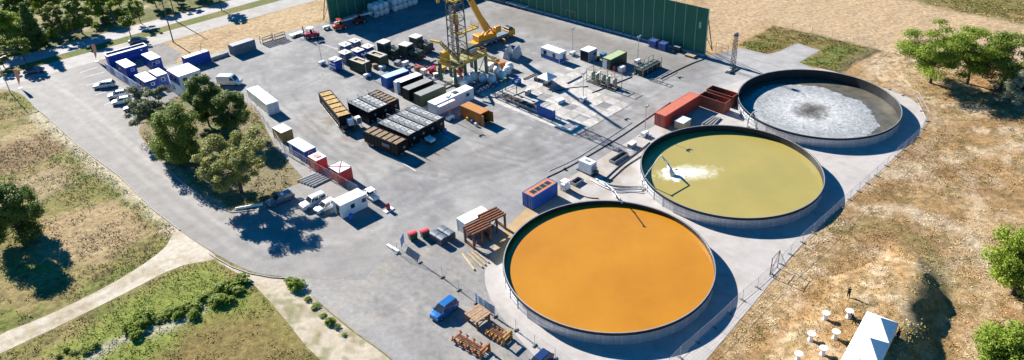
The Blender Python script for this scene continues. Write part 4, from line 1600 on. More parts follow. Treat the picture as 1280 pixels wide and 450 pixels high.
def car(label, cat, loc, rz, kind, paint_, group=None, name='parked_car'):
    k = CARKIND[kind]
    L, W, H, hood, belt = k['L'], k['W'], k['H'], k['hood'], k['belt']
    t = thing(name, label, cat, loc, rz, group)
    f = L / 2
    st = [(f, .74, .32, .62), (f - .12, .88, .24, hood - .16), (f - .5, .97, .2, hood - .05), (k['xw'], 1, .2, hood), (k['xr0'], 1, .2, belt),
          (-.6, 1, .2, belt + .01), (k['xr1'], 1, .2, belt + .02), (k['xb'] + .05, .98, .22, belt + .01), (-f + .1, .92, .26, belt - (.05 if kind == 'sedan' else .0)), (-f, .8, .36, belt - .22)]
    body = carbody(L, W, st)
    # roof and pillars
    xw, xr0, xr1, xb = k['xw'], k['xr0'], k['xr1'], k['xb']
    wb_, wr = W / 2 * .93, W / 2 * .74
    c = [(xw, wb_, belt - .02), (xr0, wr, H - .06), (xr1, wr, H - .04), (xb, wb_ * .96, belt - .02)]
    v = []
    for x, yy, z in c:
        v += [(x, -yy, z), (x, yy, z)]
    ct = [(xr0 - .12, wr * .86, H), (xr1 + .1, wr * .86, H)]
    for x, yy, z in ct:
        v += [(x, -yy, z), (x, yy, z)]
    b0 = len(body.v)
    body.v += v
    # 0,1 front base  2,3 front roof  4,5 rear roof  6,7 rear base  8,9 front top 10,11 rear top
    for q in [(0, 1, 3, 2), (4, 5, 7, 6), (0, 2, 4, 6), (1, 7, 5, 3), (2, 3, 9, 8), (5, 4, 10, 11), (2, 8, 10, 4), (3, 5, 11, 9), (8, 9, 11, 10)]:
        body.f.append(tuple(b0 + i for i in q))
    body.build('body', paint_, t, smooth=False)
    V = [Vector(p) for p in v]

    def pane(name_, a, b, c_, d, ins, out):
        a, b, c_, d = V[a].copy(), V[b].copy(), V[c_].copy(), V[d].copy()
        cen = (a + b + c_ + d) / 4
        nrm = (b - a).cross(c_ - a).normalized()
        if nrm.dot(cen - Vector((-.4, 0, belt))) < 0:
            nrm = -nrm
        ps = [p + (cen - p) * ins + nrm * out for p in (a, b, c_, d)]
        MB().add(ps, [(0, 1, 2, 3)]).build(name_, GLASS, t)
    pane('windscreen', 0, 1, 3, 2, .09, .012)
    pane('rear_window', 4, 5, 7, 6, .16, .012)
    for s in (0, 1):
        a, r0, r1, b = V[0 + s], V[2 + s], V[4 + s], V[6 + s]
        for u0, u1 in ((.06, .47), (.52, .93)):
            lo0, lo1 = a.lerp(b, u0), a.lerp(b, u1)
            hi0, hi1 = r0.lerp(r1, max(.03, u0 * 1.05 - .04)), r0.lerp(r1, min(.97, u1 * 1.02))
            ps = [lo0.lerp(hi0, .12), lo1.lerp(hi1, .12), hi1.lerp(lo1, .1), hi0.lerp(lo0, .1)]
            o = Vector((0, (-1 if s == 0 else 1) * .012, .004))
            MB().add([p + o for p in ps], [(0, 1, 2, 3)]).build('side_window', GLASS, t)
    wm = MB().lathe([(.20, -.11), (.31, -.11), (.33, -.06), (.33, .06), (.31, .11), (.20, .11)], 16, axis='y').mesh('tyre', RUBBER)
    rm = MB().lathe([(0, -.115), (.2, -.1), (.2, .1), (0, .115)], 12, axis='y').mesh('rim', CHROME)
    for sx in (k['wb'] / 2 + .05, -k['wb'] / 2 + .05):
        for sy in (-1, 1):
            o = link('wheel', wm, t, loc=(sx, sy * (W / 2 - .09), .33))
            link('rim', rm, o)
    hl = MB().cbox(-.06, -.2, -.07, .06, .2, .07, .02).mesh('headlight', LAMPG)
    tl = MB().cbox(-.04, -.12, -.14, .04, .12, .14, .02).mesh('tail_light', TAILR)
    for sy in (-1, 1):
        link('headlight', hl, t, loc=(f - .12, sy * W * .33, .68))
        link('tail_light', tl, t, loc=(-f + .05, sy * W * .41, belt - .14))
        MB().cbox(xw - .28, sy * (W / 2 + .06) - .09, belt + .02, xw - .12, sy * (W / 2 + .06) + .09, belt + .14, .02).build('mirror', paint_, t)
    MB().box(f - .02, -W * .3, .36, f + .012, W * .3, .52).build('grille', DARKST, t)
    return t


def fast_paint(name, c, c2=None):
    return mat(name, c, rough=.28, metal=.25, c2=c2 or tuple(x * .8 for x in c), sc=.6, amt=.2, coat=.6)


def wheel(m_parent, x, y, z, r=.5, w_=.3):
    o = MB().lathe([(r * .55, -w_ / 2), (r * .95, -w_ / 2), (r, -w_ / 3), (r, w_ / 3), (r * .95, w_ / 2), (r * .55, w_ / 2)], 16, axis='y').build('tyre', RUBBER, m_parent)
    o.location = (x, y, z)
    MB().lathe([(0, -w_ * .35), (r * .55, -w_ * .4), (r * .55, w_ * .4), (0, w_ * .35)], 10, axis='y').build('rim', STEEL, o)
    return o


# ------------------------------------------------------------------ tanks with a railed grating deck
def tank_unit(label, loc, rz, L=7.0, W=2.5, H=2.9, deck=GALVD, rail=True, group=None, wall=BLACKP, brown=False, name='mud_tank', cat='tank', wheels=False):
    t = thing(name, label, cat, loc, rz, group)
    m = MB()
    z0 = .35 if not wheels else .75
    m.box(-L / 2, -W / 2, z0, L / 2, W / 2, H - .25)
    m.build('shell', wall, t)
    rb = MB().box(-.05, 0, z0, .05, .07, H - .3).mesh('rib', wall)
    n = int(L / .9)
    for i in range(n + 1):
        x = -L / 2 + .1 + (L - .2) * i / n
        link('rib', rb, t, loc=(x, W / 2, 0))
        link('rib', rb, t, loc=(x, -W / 2 - .07, 0))
    fr = MB()
    for sy in (-1, 1):
        fr.box(-L / 2, sy * (W / 2) - .08, H - .25, L / 2, sy * (W / 2) + .08, H - .1)
        fr.box(-L / 2, sy * (W / 2 - .1) - .06, .1 if not wheels else .55, L / 2, sy * (W / 2 - .1) + .06, z0 - .002)
    for sx in (-1, 1):
        fr.box(sx * (L / 2) - .08, -W / 2 + .082, H - .25, sx * (L / 2) + .08, W / 2 - .082, H - .1)
    fr.build('frame', wall, t)
    if brown:
        pk = 6
        for i in range(pk):
            a, b = -L / 2 + .1 + (L - .2) * i / pk, -L / 2 + .1 + (L - .2) * (i + 1) / pk
            MB().cbox(a + .04, -W / 2 + .1, H - .24, b - .04, W / 2 - .1, H - .08 - .03 * (i % 2), .03).build('deck_plate', deck, t)
        for i in range(pk + 1):
            x = -L / 2 + .1 + (L - .2) * i / pk
            MB().box(x - .035, -W / 2 + .09, H - .1, x + .035, W / 2 - .09, H + .02).build('deck_bar', wall, t)
    else:
        g = MB()
        k = int(L / .16)
        for i in range(k):
            x = -L / 2 + .1 + (L - .2) * (i + .5) / k
            g.box(x - .022, -W / 2 + .1, H - .2, x + .022, -W / 2 + .85, H - .13)
        for y in (-W / 2 + .12, -W / 2 + .48, -W / 2 + .83):
            g.box(-L / 2 + .1, y - .03, H - .13, L / 2 - .1, y + .03, H - .09)
        g.build('walkway_grating', deck, t, kind='stuff')
        for i in range(5):      # hatches on the other half of the deck
            x = -L / 2 + L * (i + .5) / 5
            h = MB().cbox(x - L / 11, -W / 2 + .98, H - .24, x + L / 11, W / 2 - .16, H - .1, .05).build('hatch', GALVD if i % 2 == 0 else STEEL, t)
            MB().box(x - .3, .35, H - .1, x + .3, .42, H - .02).build('hatch_handle', DARKST, h)
        for i in range(6):
            x = -L / 2 + .15 + (L - .3) * i / 5
            MB().box(x - .05, -W / 2 + .9, H - .2, x + .05, W / 2 - .1, H - .04).build('deck_beam', GALVD, t)
    # end door and valve
    o = MB().lathe([(0, 0), (.28, 0), (.28, .08), (.22, .1), (0, .1)], 14, axis='x').build('manhole', GREY, t)
    o.location = (L / 2 + .002, .3, 1.7)
    v = MB().tube((0, 0, 0), (.35, 0, 0), .1, 8).tube((.3, 0, 0), (.3, 0, .35), .04, 6).build('valve', STEEL, t)
    v.location = (L / 2, -.6, .65)
    if rail:
        for y in (-W / 2 - .02,):
            for x in [-L / 2 + .1 + (L - .2) * i / 5 for i in range(6)]:
                MB().tube((x, y, H - .1), (x, y, H + .95), .045, 5).build('rail_post', GALVD, t)
            for z in (.5, .95):
                MB().tube((-L / 2 + .1, y, H + z), (L / 2 - .1, y, H + z), .045, 5).build('hand_rail', GALVD, t)
    if wheels:
        for sy in (-1, 1):
            for x in (-L / 2 + 1.0, -L / 2 + 2.1):
                wheel(t, x, sy * (W / 2 - .2), .45, .45, .28)
        MB().box(L / 2 - 1.0, -.3, 0, L / 2 - .8, .3, .5).build('landing_leg', DARKST, t)
    return t


def light_tower(label, base, h, head=True, group='mobile lighting masts on the yard'):
    t = thing('light_mast', label, 'light mast', base, R(44), group)
    MB().cbox(-.75, -.45, .25, .75, .45, .95, .08).build('generator_box', WHITEC, t)
    for sx in (-1, 1):
        for sy in (-1, 1):
            MB().beam((sx * .6, sy * .4, .2), (sx * 1.0, sy * .85, .05), .08).build('outrigger', STEEL, t)
    for sy in (-1, 1):
        wheel(t, 0, sy * .55, .28, .28, .16)
    MB().tube((0, 0, .9), (0, 0, h * .55), .07, 7).tube((0, 0, h * .55), (0, 0, h), .05, 7).build('mast', STEEL, t)
    MB().box(-.6, -.04, h - .05, .6, .04, h + .05).build('cross_arm', STEEL, t)
    for x in (-.45, -.15, .15, .45):
        o = MB().cbox(-.13, -.1, -.16, .13, .1, .16, .03).build('flood_light', LAMPG if head else STEEL, t)
        o.location = (x, -.16, h - .02 + (.2 if abs(x) > .3 else -.0))
        o.rotation_euler = (R(-25), 0, 0)
    return t


def pallet_frame(m, x0, y0, z0, x1, y1, z1, w_=.08):
    for x in (x0, x1):
        for y in (y0, y1):
            m.beam((x, y, z0), (x, y, z1), w_)
    for z in (z0, z1):
        m.beam((x0, y0, z), (x1, y0, z), w_)
        m.beam((x0, y1, z), (x1, y1, z), w_)
        m.beam((x0, y0, z), (x0, y1, z), w_)
        m.beam((x1, y0, z), (x1, y1, z), w_)
    return m


# ------------------------------------------------------------------ people
def skinned(name, V, E, Rr, m_, parent):
    me = bpy.data.meshes.new(name)
    me.from_pydata([tuple(p) for p in V], E, [])
    me.materials.append(m_)
    o = link(name, me, parent)
    o.modifiers.new('skin', 'SKIN')
    if me.skin_vertices:
        for i, d in enumerate(me.skin_vertices[0].data):
            d.radius = (Rr[i], Rr[i])
            d.use_root = i == 0
    sb = o.modifiers.new('smooth', 'SUBSURF')
    sb.levels = sb.render_levels = 1
    return o


def person(label, loc, rz, pose, top_m, leg_m, hair_m, group=None):
    """one skinned body in the given pose: joints in metres, x forward, z up"""
    t = thing('person', label, 'person', loc, rz, group)
    SK = mat('skin', (.45, .28, .2), rough=.6)
    V = []
    E = []
    Rr = []

    def chain(start, pts):
        last = start
        for p, r_ in pts:
            V.append(p)
            Rr.append(r_)
            i = len(V) - 1
            if last is not None:
                E.append((last, i))
            last = i
        return last
    P = pose
    pel = chain(None, [(P['pelvis'], .15)])
    ch = chain(pel, [(P['chest'], .155)])
    nk = chain(ch, [(P['neck'], .065), (P['head0'], .085), (P['head1'], .10), (P['head2'], .075)])
    fingers = []
    for s in ('l', 'r'):
        chain(ch, [(P['sh_' + s], .075), (P['el_' + s], .048), (P['wr_' + s], .032), (P['ha_' + s], .04)])
        chain(pel, [(P['hip_' + s], .10), (P['kn_' + s], .065), (P['an_' + s], .045), (P['to_' + s], .04)])
    o = skinned('body', V, E, Rr, top_m, t)
    # trousers and head: clothing shells over the body
    tv = [Vector(P['pelvis'])]
    te = []
    tr = [.165]
    for s in ('l', 'r'):
        for k, r_ in (('hip_', .122), ('kn_', .083), ('an_', .064)):
            tv.append(Vector(P[k + s]) + (Vector((0, 0, .03)) if k == 'an_' else Vector()))
            tr.append(r_)
            te.append((0 if k == 'hip_' else len(tv) - 2, len(tv) - 1))
    skinned('trousers', tv, te, tr, leg_m, t)
    h0, h1, h2 = (Vector(P[k]) for k in ('head0', 'head1', 'head2'))
    m = MB()
    m.lathe([(0, -.125), (.05, -.12), (.078, -.06), (.092, .0), (.085, .07), (.05, .115), (0, .125)], 12, h1)
    hd = m.build('head', SK, t, smooth=True)
    f = (h1 - Vector(P['neck']))
    m = MB()
    m.lathe([(.098, -.02), (.103, .04), (.09, .09), (.05, .13), (0, .14)], 12, h1 + Vector((-.015, 0, .0)))
    m.build('hair', hair_m, hd, smooth=True)
    m = MB()
    m.tube(h1 + Vector((.08, 0, .0)), h1 + Vector((.115, 0, -.025)), .018, 5, .014)
    m.build('nose', SK, hd)
    for s in ('l', 'r'):
        hp = Vector(P['ha_' + s])
        wp = Vector(P['wr_' + s])
        d = (hp - wp).normalized()
        side = d.cross(Vector((1, 0, 0)))
        side = side.normalized() if side.length > .1 else Vector((0, 1, 0))
        m = MB()
        m.tube(wp, hp, .032, 6, .042)
        for k, ln in enumerate((.07, .08, .075, .06)):
            q = hp + side * (.024 * (k - 1.5))
            m.tube(q, q + d * ln * .6 + Vector((.006, 0, 0)), .0095, 5)
            m.tube(q + d * ln * .6 + Vector((.006, 0, 0)), q + d * ln + Vector((.022, 0, 0)), .0085, 5)
        m.tube(wp + d * .03 + side * .03, wp + d * .08 + side * .065, .011, 5)
        m.build('hand', SK, t)
    return t


STAND = dict(pelvis=(0, 0, .95), chest=(.0, 0, 1.33), neck=(.0, 0, 1.50), head0=(.01, 0, 1.56), head1=(.02, 0, 1.66), head2=(.02, 0, 1.74),
             sh_l=(0, .19, 1.42), el_l=(.02, .25, 1.13), wr_l=(.08, .24, .88), ha_l=(.1, .24, .80), sh_r=(0, -.19, 1.42), el_r=(.02, -.25, 1.13), wr_r=(.08, -.24, .88), ha_r=(.1, -.24, .80),
             hip_l=(0, .10, .90), kn_l=(.03, .11, .50), an_l=(0, .12, .08), to_l=(.17, .13, .045), hip_r=(0, -.10, .90), kn_r=(.03, -.11, .50), an_r=(0, -.12, .08), to_r=(.17, -.13, .045))

# ------------------------------------------------------------------ containers and cabins, right half
container('shipping_container', 'long red shipping container with faded pinkish roof next to the olive basin', 'container', roofpos(847.5, 129.7, 2.6), AU, 12.19, 2.44, 2.6, RUSTRED, REDROOF, doors='-x')
gb = 'open topped red containers'
for (px, py, lab) in ((893.5, 121.5, 'open topped red container full of dark scrap, the nearer of the two'), (903, 113.8, 'open topped red container behind the nearer one, beside the crusted basin')):
    t = container('open_container', lab, 'container', roofpos(px, py, 2.45), AV, 6.0, 2.3, 2.45, paintm('worn_red_paint', (.36, .075, .04), (.20, .08, .05)), None, gb, top=False, doors='-x', inside=RUST)
    rg = random.Random(int(px))
    for i in range(9):
        MB().beam((rg.uniform(-2.6, 2.6), rg.uniform(-.8, .8), rg.uniform(.3, 1.5)), (rg.uniform(-2.6, 2.6), rg.uniform(-.8, .8), rg.uniform(.3, 1.7)), rg.uniform(.08, .3)).build('scrap', rg.choice((RUST, DARKST, BROWNTOP)), t)
c = thing('storage_box', 'pale wooden box under a blue white cover in front of the long red container', 'box', roofpos(853.5, 149.5, 1.7), AU)
for y, rr in ((-1.0, 0), (1.0, 1)):
    for i in range(8):
        MB().box(-1.25 + i * .3125 + .012, y - .03, .05, -1.25 + (i + 1) * .3125 - .012, y + .03, 1.6).build('board', WOOD, c)
for x in (-1.22, 1.22):
    for i in range(6):
        MB().box(x - .03, -.96 + i * .32 + .012, .05, x + .03, -.96 + (i + 1) * .32 - .012, 1.6).build('board', WOOD, c)
MB().cbox(-1.35, -1.12, 1.6, 1.35, 1.12, 1.72, .06).build('cover', paintm('pale_blue_cover', (.52, .60, .68), (.70, .72, .72)), c)
g_ = 'steel beams lying between the basins'
for i in range(4):
    p = gpos(885 + i * 3.4, 151 - i * .2 + i * 1.0)
    b = MB().box(-2.1, -.14, 0, 2.1, .14, .03).box(-2.1, -.02, .03, 2.1, .02, .25).box(-2.1, -.14, .25, 2.1, .14, .28).build('steel_beam', STEEL)
    b.location = (p[0], p[1], .032)
    b.rotation_euler = (0, 0, AU + .05 * i)
    tag(b, ['grey steel beam beside the olive basin, nearest the pale box', 'grey steel beam lying second from the pale box', 'grey steel beam lying third from the pale box', 'grey steel beam nearest the open red containers'][i], 'beam', g_)

# blue generator with orange top
t = container('generator_container', 'blue container with an orange roof and grey vents beside the orange basin', 'generator', roofpos(675, 234, 2.6), AU, 6.06, 2.44, 2.6, BLUE, None, top=False, doors='-x')
MB().cbox(-2.9, -1.1, 2.5, 2.9, 1.1, 2.58, .03).build('roof', paintm('orange_roof', (.50, .17, .06), (.38, .14, .07)), t)
for i in range(4):
    v = MB().box(-.52, -.55, 2.585, .52, .55, 2.62).build('vent', GREY, t)
    v.location = (-1.75 + i * 1.17, -.05, 0)
    for k in range(6):
        MB().box(-.46, -.45 + k * .16, 2.622, .46, -.38 + k * .16, 2.65).build('louvre', DARKST, v)

# white pump box on a skid with hoses
t = thing('pump_unit', 'white pump box on a dark skid by the hose lines between two basins', 'pump', roofpos(734.5, 200.8, 2.3), AV)
m = MB()
for y in (-.75, .75):
    m.box(-1.9, y - .08, 0, 1.9, y + .08, .2)
for x in (-1.8, 0, 1.8):
    m.box(x - .08, -.67, .02, x + .08, .67, .18)
m.build('skid', DARKST, t)
MB().cbox(-1.4, -.82, .24, 1.4, .82, 2.3, .06).build('housing', WHITEC, t)
for i in range(3):
    MB().box(-1.2 + i * .82, -.85, .5, -.5 + i * .82, -.822, 2.0).build('side_door', WHITEC, t)
MB().box(1.402, -.6, .5, 1.43, .6, 1.9).build('radiator_grille', GREY, t)
MB().box(-.5, -.3, 2.302, .6, .25, 2.36).build('top_hatch', GREY, t)
o = MB().lathe([(0, -.2), (.4, -.2), (.45, 0), (.4, .2), (0, .2)], 14, axis='x').build('pump_casing', DARKST, t)
o.location = (1.9, .2, .6)
MB().tube((1.9, .2, 1.0), (1.9, .2, 1.6), .14, 8).build('outlet', STEEL, t)
t = thing('ibc_container', 'white plastic tank in a wire cage beside the blue generator container', 'tank', gpos(706.5, 237), AU)
MB().cbox(-.55, -.55, .2, .55, .55, 1.25, .1).build('bottle', WHITEC, t)
pallet_frame(MB(), -.62, -.62, .02, .62, .62, 1.75, .06).build('cage', STEEL, t, kind=None)
MB().cbox(-.65, -.65, 1.78, .65, .65, 1.86, .03).build('lid', WHITEC, t)
for nm, lab, px, py, L_, W_, rz_ in (('drip_tray', 'shallow grey drip tray with a dark bottom beside the caged tank', 721, 228.5, 2.2, 1.3, AU), ('drip_tray', 'long shallow tray with shade painted dark inside near the hoses of the olive basin', 773.5, 198.5, 4.2, 1.3, AU)):
    t = thing(nm, lab, 'tray', gpos(px, py, .03), rz_)
    m = MB()
    for a in ((-L_ / 2, -W_ / 2, L_ / 2, -W_ / 2 + .08), (-L_ / 2, W_ / 2 - .08, L_ / 2, W_ / 2), (-L_ / 2, -W_ / 2 + .081, -L_ / 2 + .08, W_ / 2 - .081), (L_ / 2 - .08, -W_ / 2 + .081, L_ / 2, W_ / 2 - .081)):
        m.box(a[0], a[1], .01, a[2], a[3], .55)
    m.build('rim', STEEL, t)
    MB().box(-L_ / 2 + .07, -W_ / 2 + .07, .0, L_ / 2 - .07, W_ / 2 - .07, .12).build('liquid', mat('tray_dark_fill', (.02, .025, .03), rough=.15), t)  # dark fill; in the long tray its colour stands for shade
t = thing('crate', 'white lidded crate on the concrete near the light mast by the olive basin', 'crate', gpos(790, 183, .03), AU)
MB().box(-.8, -.5, .02, .8, .5, .7).build('body', GREY, t)
MB().cbox(-.86, -.56, .702, .86, .56, .82, .04).build('lid', WHITEC, t)
t = thing('rubble_heap', 'small grey heap of stones between the trays', 'heap', gpos(771, 187.5, .03), 0)
rg = random.Random(2)
for i in range(16):
    a, r_ = rg.uniform(0, 6.3), rg.uniform(0, .7)
    s = rg.uniform(.12, .3)
    o = MB().lathe([(0, -s * .5), (s, -.2 * s), (s * .8, .4 * s), (0, s * .6)], 6).build('stone', CONC, t)
    o.location = (r_ * math.cos(a), r_ * math.sin(a), s * .4 + .25 * (1 - r_))
    o.rotation_euler = (rg.uniform(-.5, .5), rg.uniform(-.5, .5), a)
for (px, py, r_, lab) in ((757, 247, .2, 'black rubber hose end'),):
    pass


def hose(label, pts, r, m_, name='hose', cat='hose', sag=False):
    P = [at(x, y, z) for x, y, z in pts]
    o = P[0].copy()
    # smooth the run of the hose
    Q = []
    for i in range(len(P) - 1):
        p0, p1, p2, p3 = P[max(i - 1, 0)], P[i], P[i + 1], P[min(i + 2, len(P) - 1)]
        for k in range(6):
            u = k / 6
            Q.append(.5 * ((2 * p1) + (p2 - p0) * u + (2 * p0 - 5 * p1 + 4 * p2 - p3) * u * u + (3 * p1 - p0 - 3 * p2 + p3) * u ** 3))
    Q.append(P[-1])
    b = MB()
    n = 7
    for i, q in enumerate(Q):
        d = (Q[min(i + 1, len(Q) - 1)] - Q[max(i - 1, 0)]).normalized()
        a = d.cross(Vector((0, 0, 1)))
        a = a.normalized() if a.length > .05 else Vector((1, 0, 0))
        c_ = a.cross(d).normalized()
        for k in range(n):
            b.v.append(tuple(q - o + (a * math.cos(2 * PI * k / n) + c_ * math.sin(2 * PI * k / n)) * r))
    for i in range(len(Q) - 1):
        for k in range(n):
            b.f.append((i * n + k, i * n + (k + 1) % n, (i + 1) * n + (k + 1) % n, (i + 1) * n + k))
    b.f += [tuple(range(n - 1, -1, -1)), tuple(range((len(Q) - 1) * n, len(Q) * n))]
    ob = b.build(name, m_, smooth=True)
    ob.location = o
    return tag(ob, label, cat)


gh = 'hoses and pipes laid between the basins'
for i, (lab, pts, r_, m_) in enumerate([
    ('grey pipe running from the white pump box to the olive basin, upper of the bundle', [(745, 224, .15), (765, 231, .2), (785, 233, .2), (802, 233.5, .3)], .13, PIPEM),
    ('grey pipe running to the olive basin, middle of the bundle', [(745, 227, .15), (765, 235, .2), (785, 236, .2), (802, 236.5, .3)], .13, PIPEM),
    ('pale hose bending from the pump box towards the olive basin below the two pipes', [(738, 224, .15), (752, 232, .2), (770, 239, .2), (788, 238.5, .2), (803, 239, .3)], .10, WHITE),
    ('pale hose looping from the pump box to the orange basin filler', [(744, 222, .15), (756, 231, .15), (766, 240, .15), (770, 247, .8)], .12, WHITE),
    ('longer dark hose on the concrete from the pump box to the olive basin', [(756, 224, .1), (776, 206, .1), (800, 188, .1), (812, 178, .1)], .12, DARKST),
    ('dark hose beside the longer one on the way to the olive basin', [(762, 226, .1), (782, 208, .1), (802, 195, .1)], .10, DARKST),
    ('long black hose along the edge of the asphalt towards the light mast', [(684, 221.5, .08), (706, 211, .08), (735, 195, .08), (774, 171.5, .08), (806, 150, .08), (838, 128, .08)], .09, RUBBER),
    ('thin pale pipe lying just outside the long black hose', [(686, 214, .06), (720, 198, .06), (760, 173, .06), (790, 153, .06)], .06, PIPEM),
    ('dark hose from the caged tank towards the orange basin', [(712, 236, .08), (724, 243, .08), (736, 247, .08), (748, 248, .08)], .10, DARKST),
]):
    o = hose(lab, pts, r_, m_)
    o['group'] = gh
for i, (px, py, lab) in enumerate([(706, 211, 'black hose coupling on the long black hose, lower one'), (761, 180, 'black hose coupling on the long black hose, upper one')]):
    o = MB().lathe([(.1, -.25), (.2, -.2), (.2, .2), (.1, .25)], 10, axis='x').build('hose_coupling', RUBBER)
    p = gpos(px, py, .2)
    o.location = p
    o.rotation_euler = (0, 0, AU)
    tag(o, lab, 'coupling')

# upper yard cabins
cabin('site_cabin', 'white site cabin with a deep blue lower half and two windows in the upper yard', 'cabin', roofpos(691.8, 61, 2.6), AV - .03, 6.0, 2.44, 2.6, WHITEC, paintm('blue_white_roof', (.70, .74, .78)), wins=[('-y', -1.6, 1.0, 1.0, 1.1), ('-y', 1.3, .9, 1.0, 1.1), ('+x', .4, .7, .9, 1.1)], base=BLUE, base_h=.95)
t = cabin('open_cabin', 'small white cabin with a dark open front left of the green roofed box', 'cabin', roofpos(735.8, 61, 2.7), AU, 3.0, 2.6, 2.7, paintm('blue_grey_wall', (.30, .36, .44)), ROOFW, wins=[('-y', .6, .9, .9, 1.1)])
MB().box(-1.53, -1.1, .15, -1.502, 1.1, 2.4).build('dark_opening', BLACKP, t)
t = container('green_roofed_container', 'dark container with a light green roof in the upper yard', 'container', roofpos(768.3, 68.5, 2.6), AU, 6.06, 2.44, 2.6, DKGREEN, paintm('pale_green_roof', (.32, .42, .22), (.40, .46, .30)), doors='-x')
MB().box(-3.1, -.2, .2, -3.05, 1.0, 2.3).build('white_door', WHITEC, t)
for px, py, col, lab in ((768, 88.5, paintm('red_drum_paint', (.45, .03, .03)), 'red drum beside the caged tank in front of the green roofed container'),):
    t = thing('drum', lab, 'drum', gpos(px, py), 0)
    MB().lathe([(0, 0), (.45, 0), (.45, .45), (.47, .48), (.45, .5), (.45, 1.15), (.4, 1.2), (0, 1.2)], 16).build('shell', col, t)
    MB().lathe([(.44, 1.2), (.46, 1.26), (.42, 1.27), (.42, 1.2)], 16).build('rim', STEEL, t)


def ibc(label, loc, rz, cm, s=1.0, cat='tank', bm=None, group=None):
    t = thing('ibc_container', label, cat, loc, rz, group)
    MB().cbox(-.52 * s, -.45 * s, .18, .52 * s, .45 * s, 1.12 * s, .08).build('bottle', cm, t)
    m = MB()
    pallet_frame(m, -.58 * s, -.5 * s, .16, .58 * s, .5 * s, 1.15 * s, .04)
    for i in range(4):
        x = -.58 * s + 1.16 * s * (i + 1) / 5
        m.beam((x, -.5 * s, .18), (x, -.5 * s, 1.14 * s), .03)
    m.build('cage', STEEL, t)
    MB().box(-.6 * s, -.5 * s, 0, .6 * s, .5 * s, .14).build('pallet', bm or WOOD, t)
    o = MB().lathe([(0, 0), (.12, 0), (.12, .05), (0, .06)], 10).build('cap', RUBBER, t)
    o.location = (0, 0, 1.12 * s)
    return t


ibc('white caged liquid tank right of the red drum by the green roofed container', gpos(777, 90), AU, WHITEC, 1.25)
ibc('blue plastic tank behind the small open cabin', gpos(754, 73), AU, paintm('cyan_plastic', (.02, .24, .45)), 1.2)
BLUEP = paintm('blue_plastic', (.02, .09, .35))
gi2 = 'blue caged tanks at the foot of the green wall'
ibc('blue caged tank at the foot of the green wall, left of the pair', gpos(817, 58.5), AV, BLUEP, 1.6, group=gi2)
ibc('blue caged tank at the foot of the green wall, right of the pair', gpos(829, 62), AV, BLUEP, 1.6, group=gi2)

# manifold frames
t = thing('separator_skid', 'beige pipe frame skid carrying greenish vertical tanks in the upper yard', 'skid', gpos(755, 106), AV)
BEI = paintm('beige_paint', (.45, .36, .22))
for i in range(5):
    x = -3.9 + i * 1.95
    for y in (-1.2, 1.2):
        MB().beam((x, y, .1), (x, y, 3.1), .1).build('post', BEI, t)
    MB().beam((x, -1.2, 3.1), (x, 1.2, 3.1), .09).build('cross_beam', BEI, t)
for y in (-1.2, 1.2):
    for z in (.1, 1.6, 3.16):
        MB().beam((-4, y, z), (4, y, z), .09).build('rail', BEI, t)
for i in range(5):
    x = -3.2 + i * 1.5
    o = MB().lathe([(0, .3), (.35, .35), (.48, .6), (.48, 1.9), (.35, 2.2), (0, 2.3)], 14).build('vessel', paintm('vessel_green', (.13, .19, .15), (.30, .32, .28)), t, smooth=True)
    o.location = (x, .2 * (-1) ** i, 0)
    MB().tube((x, .2 * (-1) ** i, 2.3), (x + .4, .5, 2.9), .07, 6).build('pipe', STEEL, t)
    MB().tube((x, -.8, .5), (x + 1.2, -.8, .5), .1, 7).build('pipe', RUST if i % 2 else STEEL, t)
MB().box(-4, -1.25, .0, 4, 1.25, .09).build('base_plate', DARKST, t)
t = thing('pipe_skid', 'open steel frame skid with a dark green tank trough near the green wall', 'skid', gpos(810, 88.5), AU)
MB().cbox(-3.4, -1.0, .3, 3.4, 1.0, 1.5, .1).build('trough', DKGREEN, t)
for i in range(5):
    x = -3.5 + i * 1.75
    for y in (-1.15, 1.15):
        MB().beam((x, y, .05), (x, y, 2.5), .1).build('post', STEEL, t)
for y in (-1.15, 1.15):
    for z in (1.6, 2.5):
        MB().beam((-3.5, y, z), (3.5, y, z), .08).build('rail', STEEL, t)
    MB().box(-3.6, y - .1, 0, 3.6, y + .1, .25).build('skid_beam', DARKST, t)
for i in range(4):
    o = MB().lathe([(0, 0), (.3, 0), (.3, .12), (0, .16)], 12).build('hatch', STEEL, t)
    o.location = (-2.4 + i * 1.6, 0, 1.5)
t = thing('pipe_grid', 'low steel pipe frame lying on the asphalt beside the green skid', 'frame', gpos(826, 104), AV)
for y in (-.5, .5):
    MB().beam((-2.8, y, .12), (2.8, y, .12), .1).build('rail', STEEL, t)
for i in range(5):
    MB().beam((-2.6 + i * 1.3, -.45, .12), (-2.6 + i * 1.3, .45, .12), .08).build('rung', STEEL, t)

# white canopy, blue panel, pipe rack
t = thing('canopy_tent', 'small white pop-up canopy on thin legs on the concrete slabs', 'tent', gpos(684, 106.5), AU)
for sx in (-1, 1):
    for sy in (-1, 1):
        MB().tube((sx * 1.5, sy * 1.5, 0), (sx * 1.5, sy * 1.5, 2.1), .03, 5).build('leg', STEEL, t)
m = MB()
e = [(-1.6, -1.6, 2.1), (1.6, -1.6, 2.1), (1.6, 1.6, 2.1), (-1.6, 1.6, 2.1)]
m.v += e + [(x, y, 1.85) for x, y, z in e] + [(0, 0, 3.1)]
for i in range(4):
    j = (i + 1) % 4
    m.f += [(i, j, 8), (4 + i, 4 + j, j, i)]
m.build('roof', ROOFW, t)
MB().box(-.9, -.5, .0, .9, .5, .75).build('table', DARKST, t)
t = thing('container_panel', 'blue steel skip standing at the end of the pipe rack on the slabs', 'skip', gpos(680.5, 146.5), AV)
MB().box(-2.1, -.05, .1, 2.1, .05, 2.2).build('front_panel', BLUE, t)
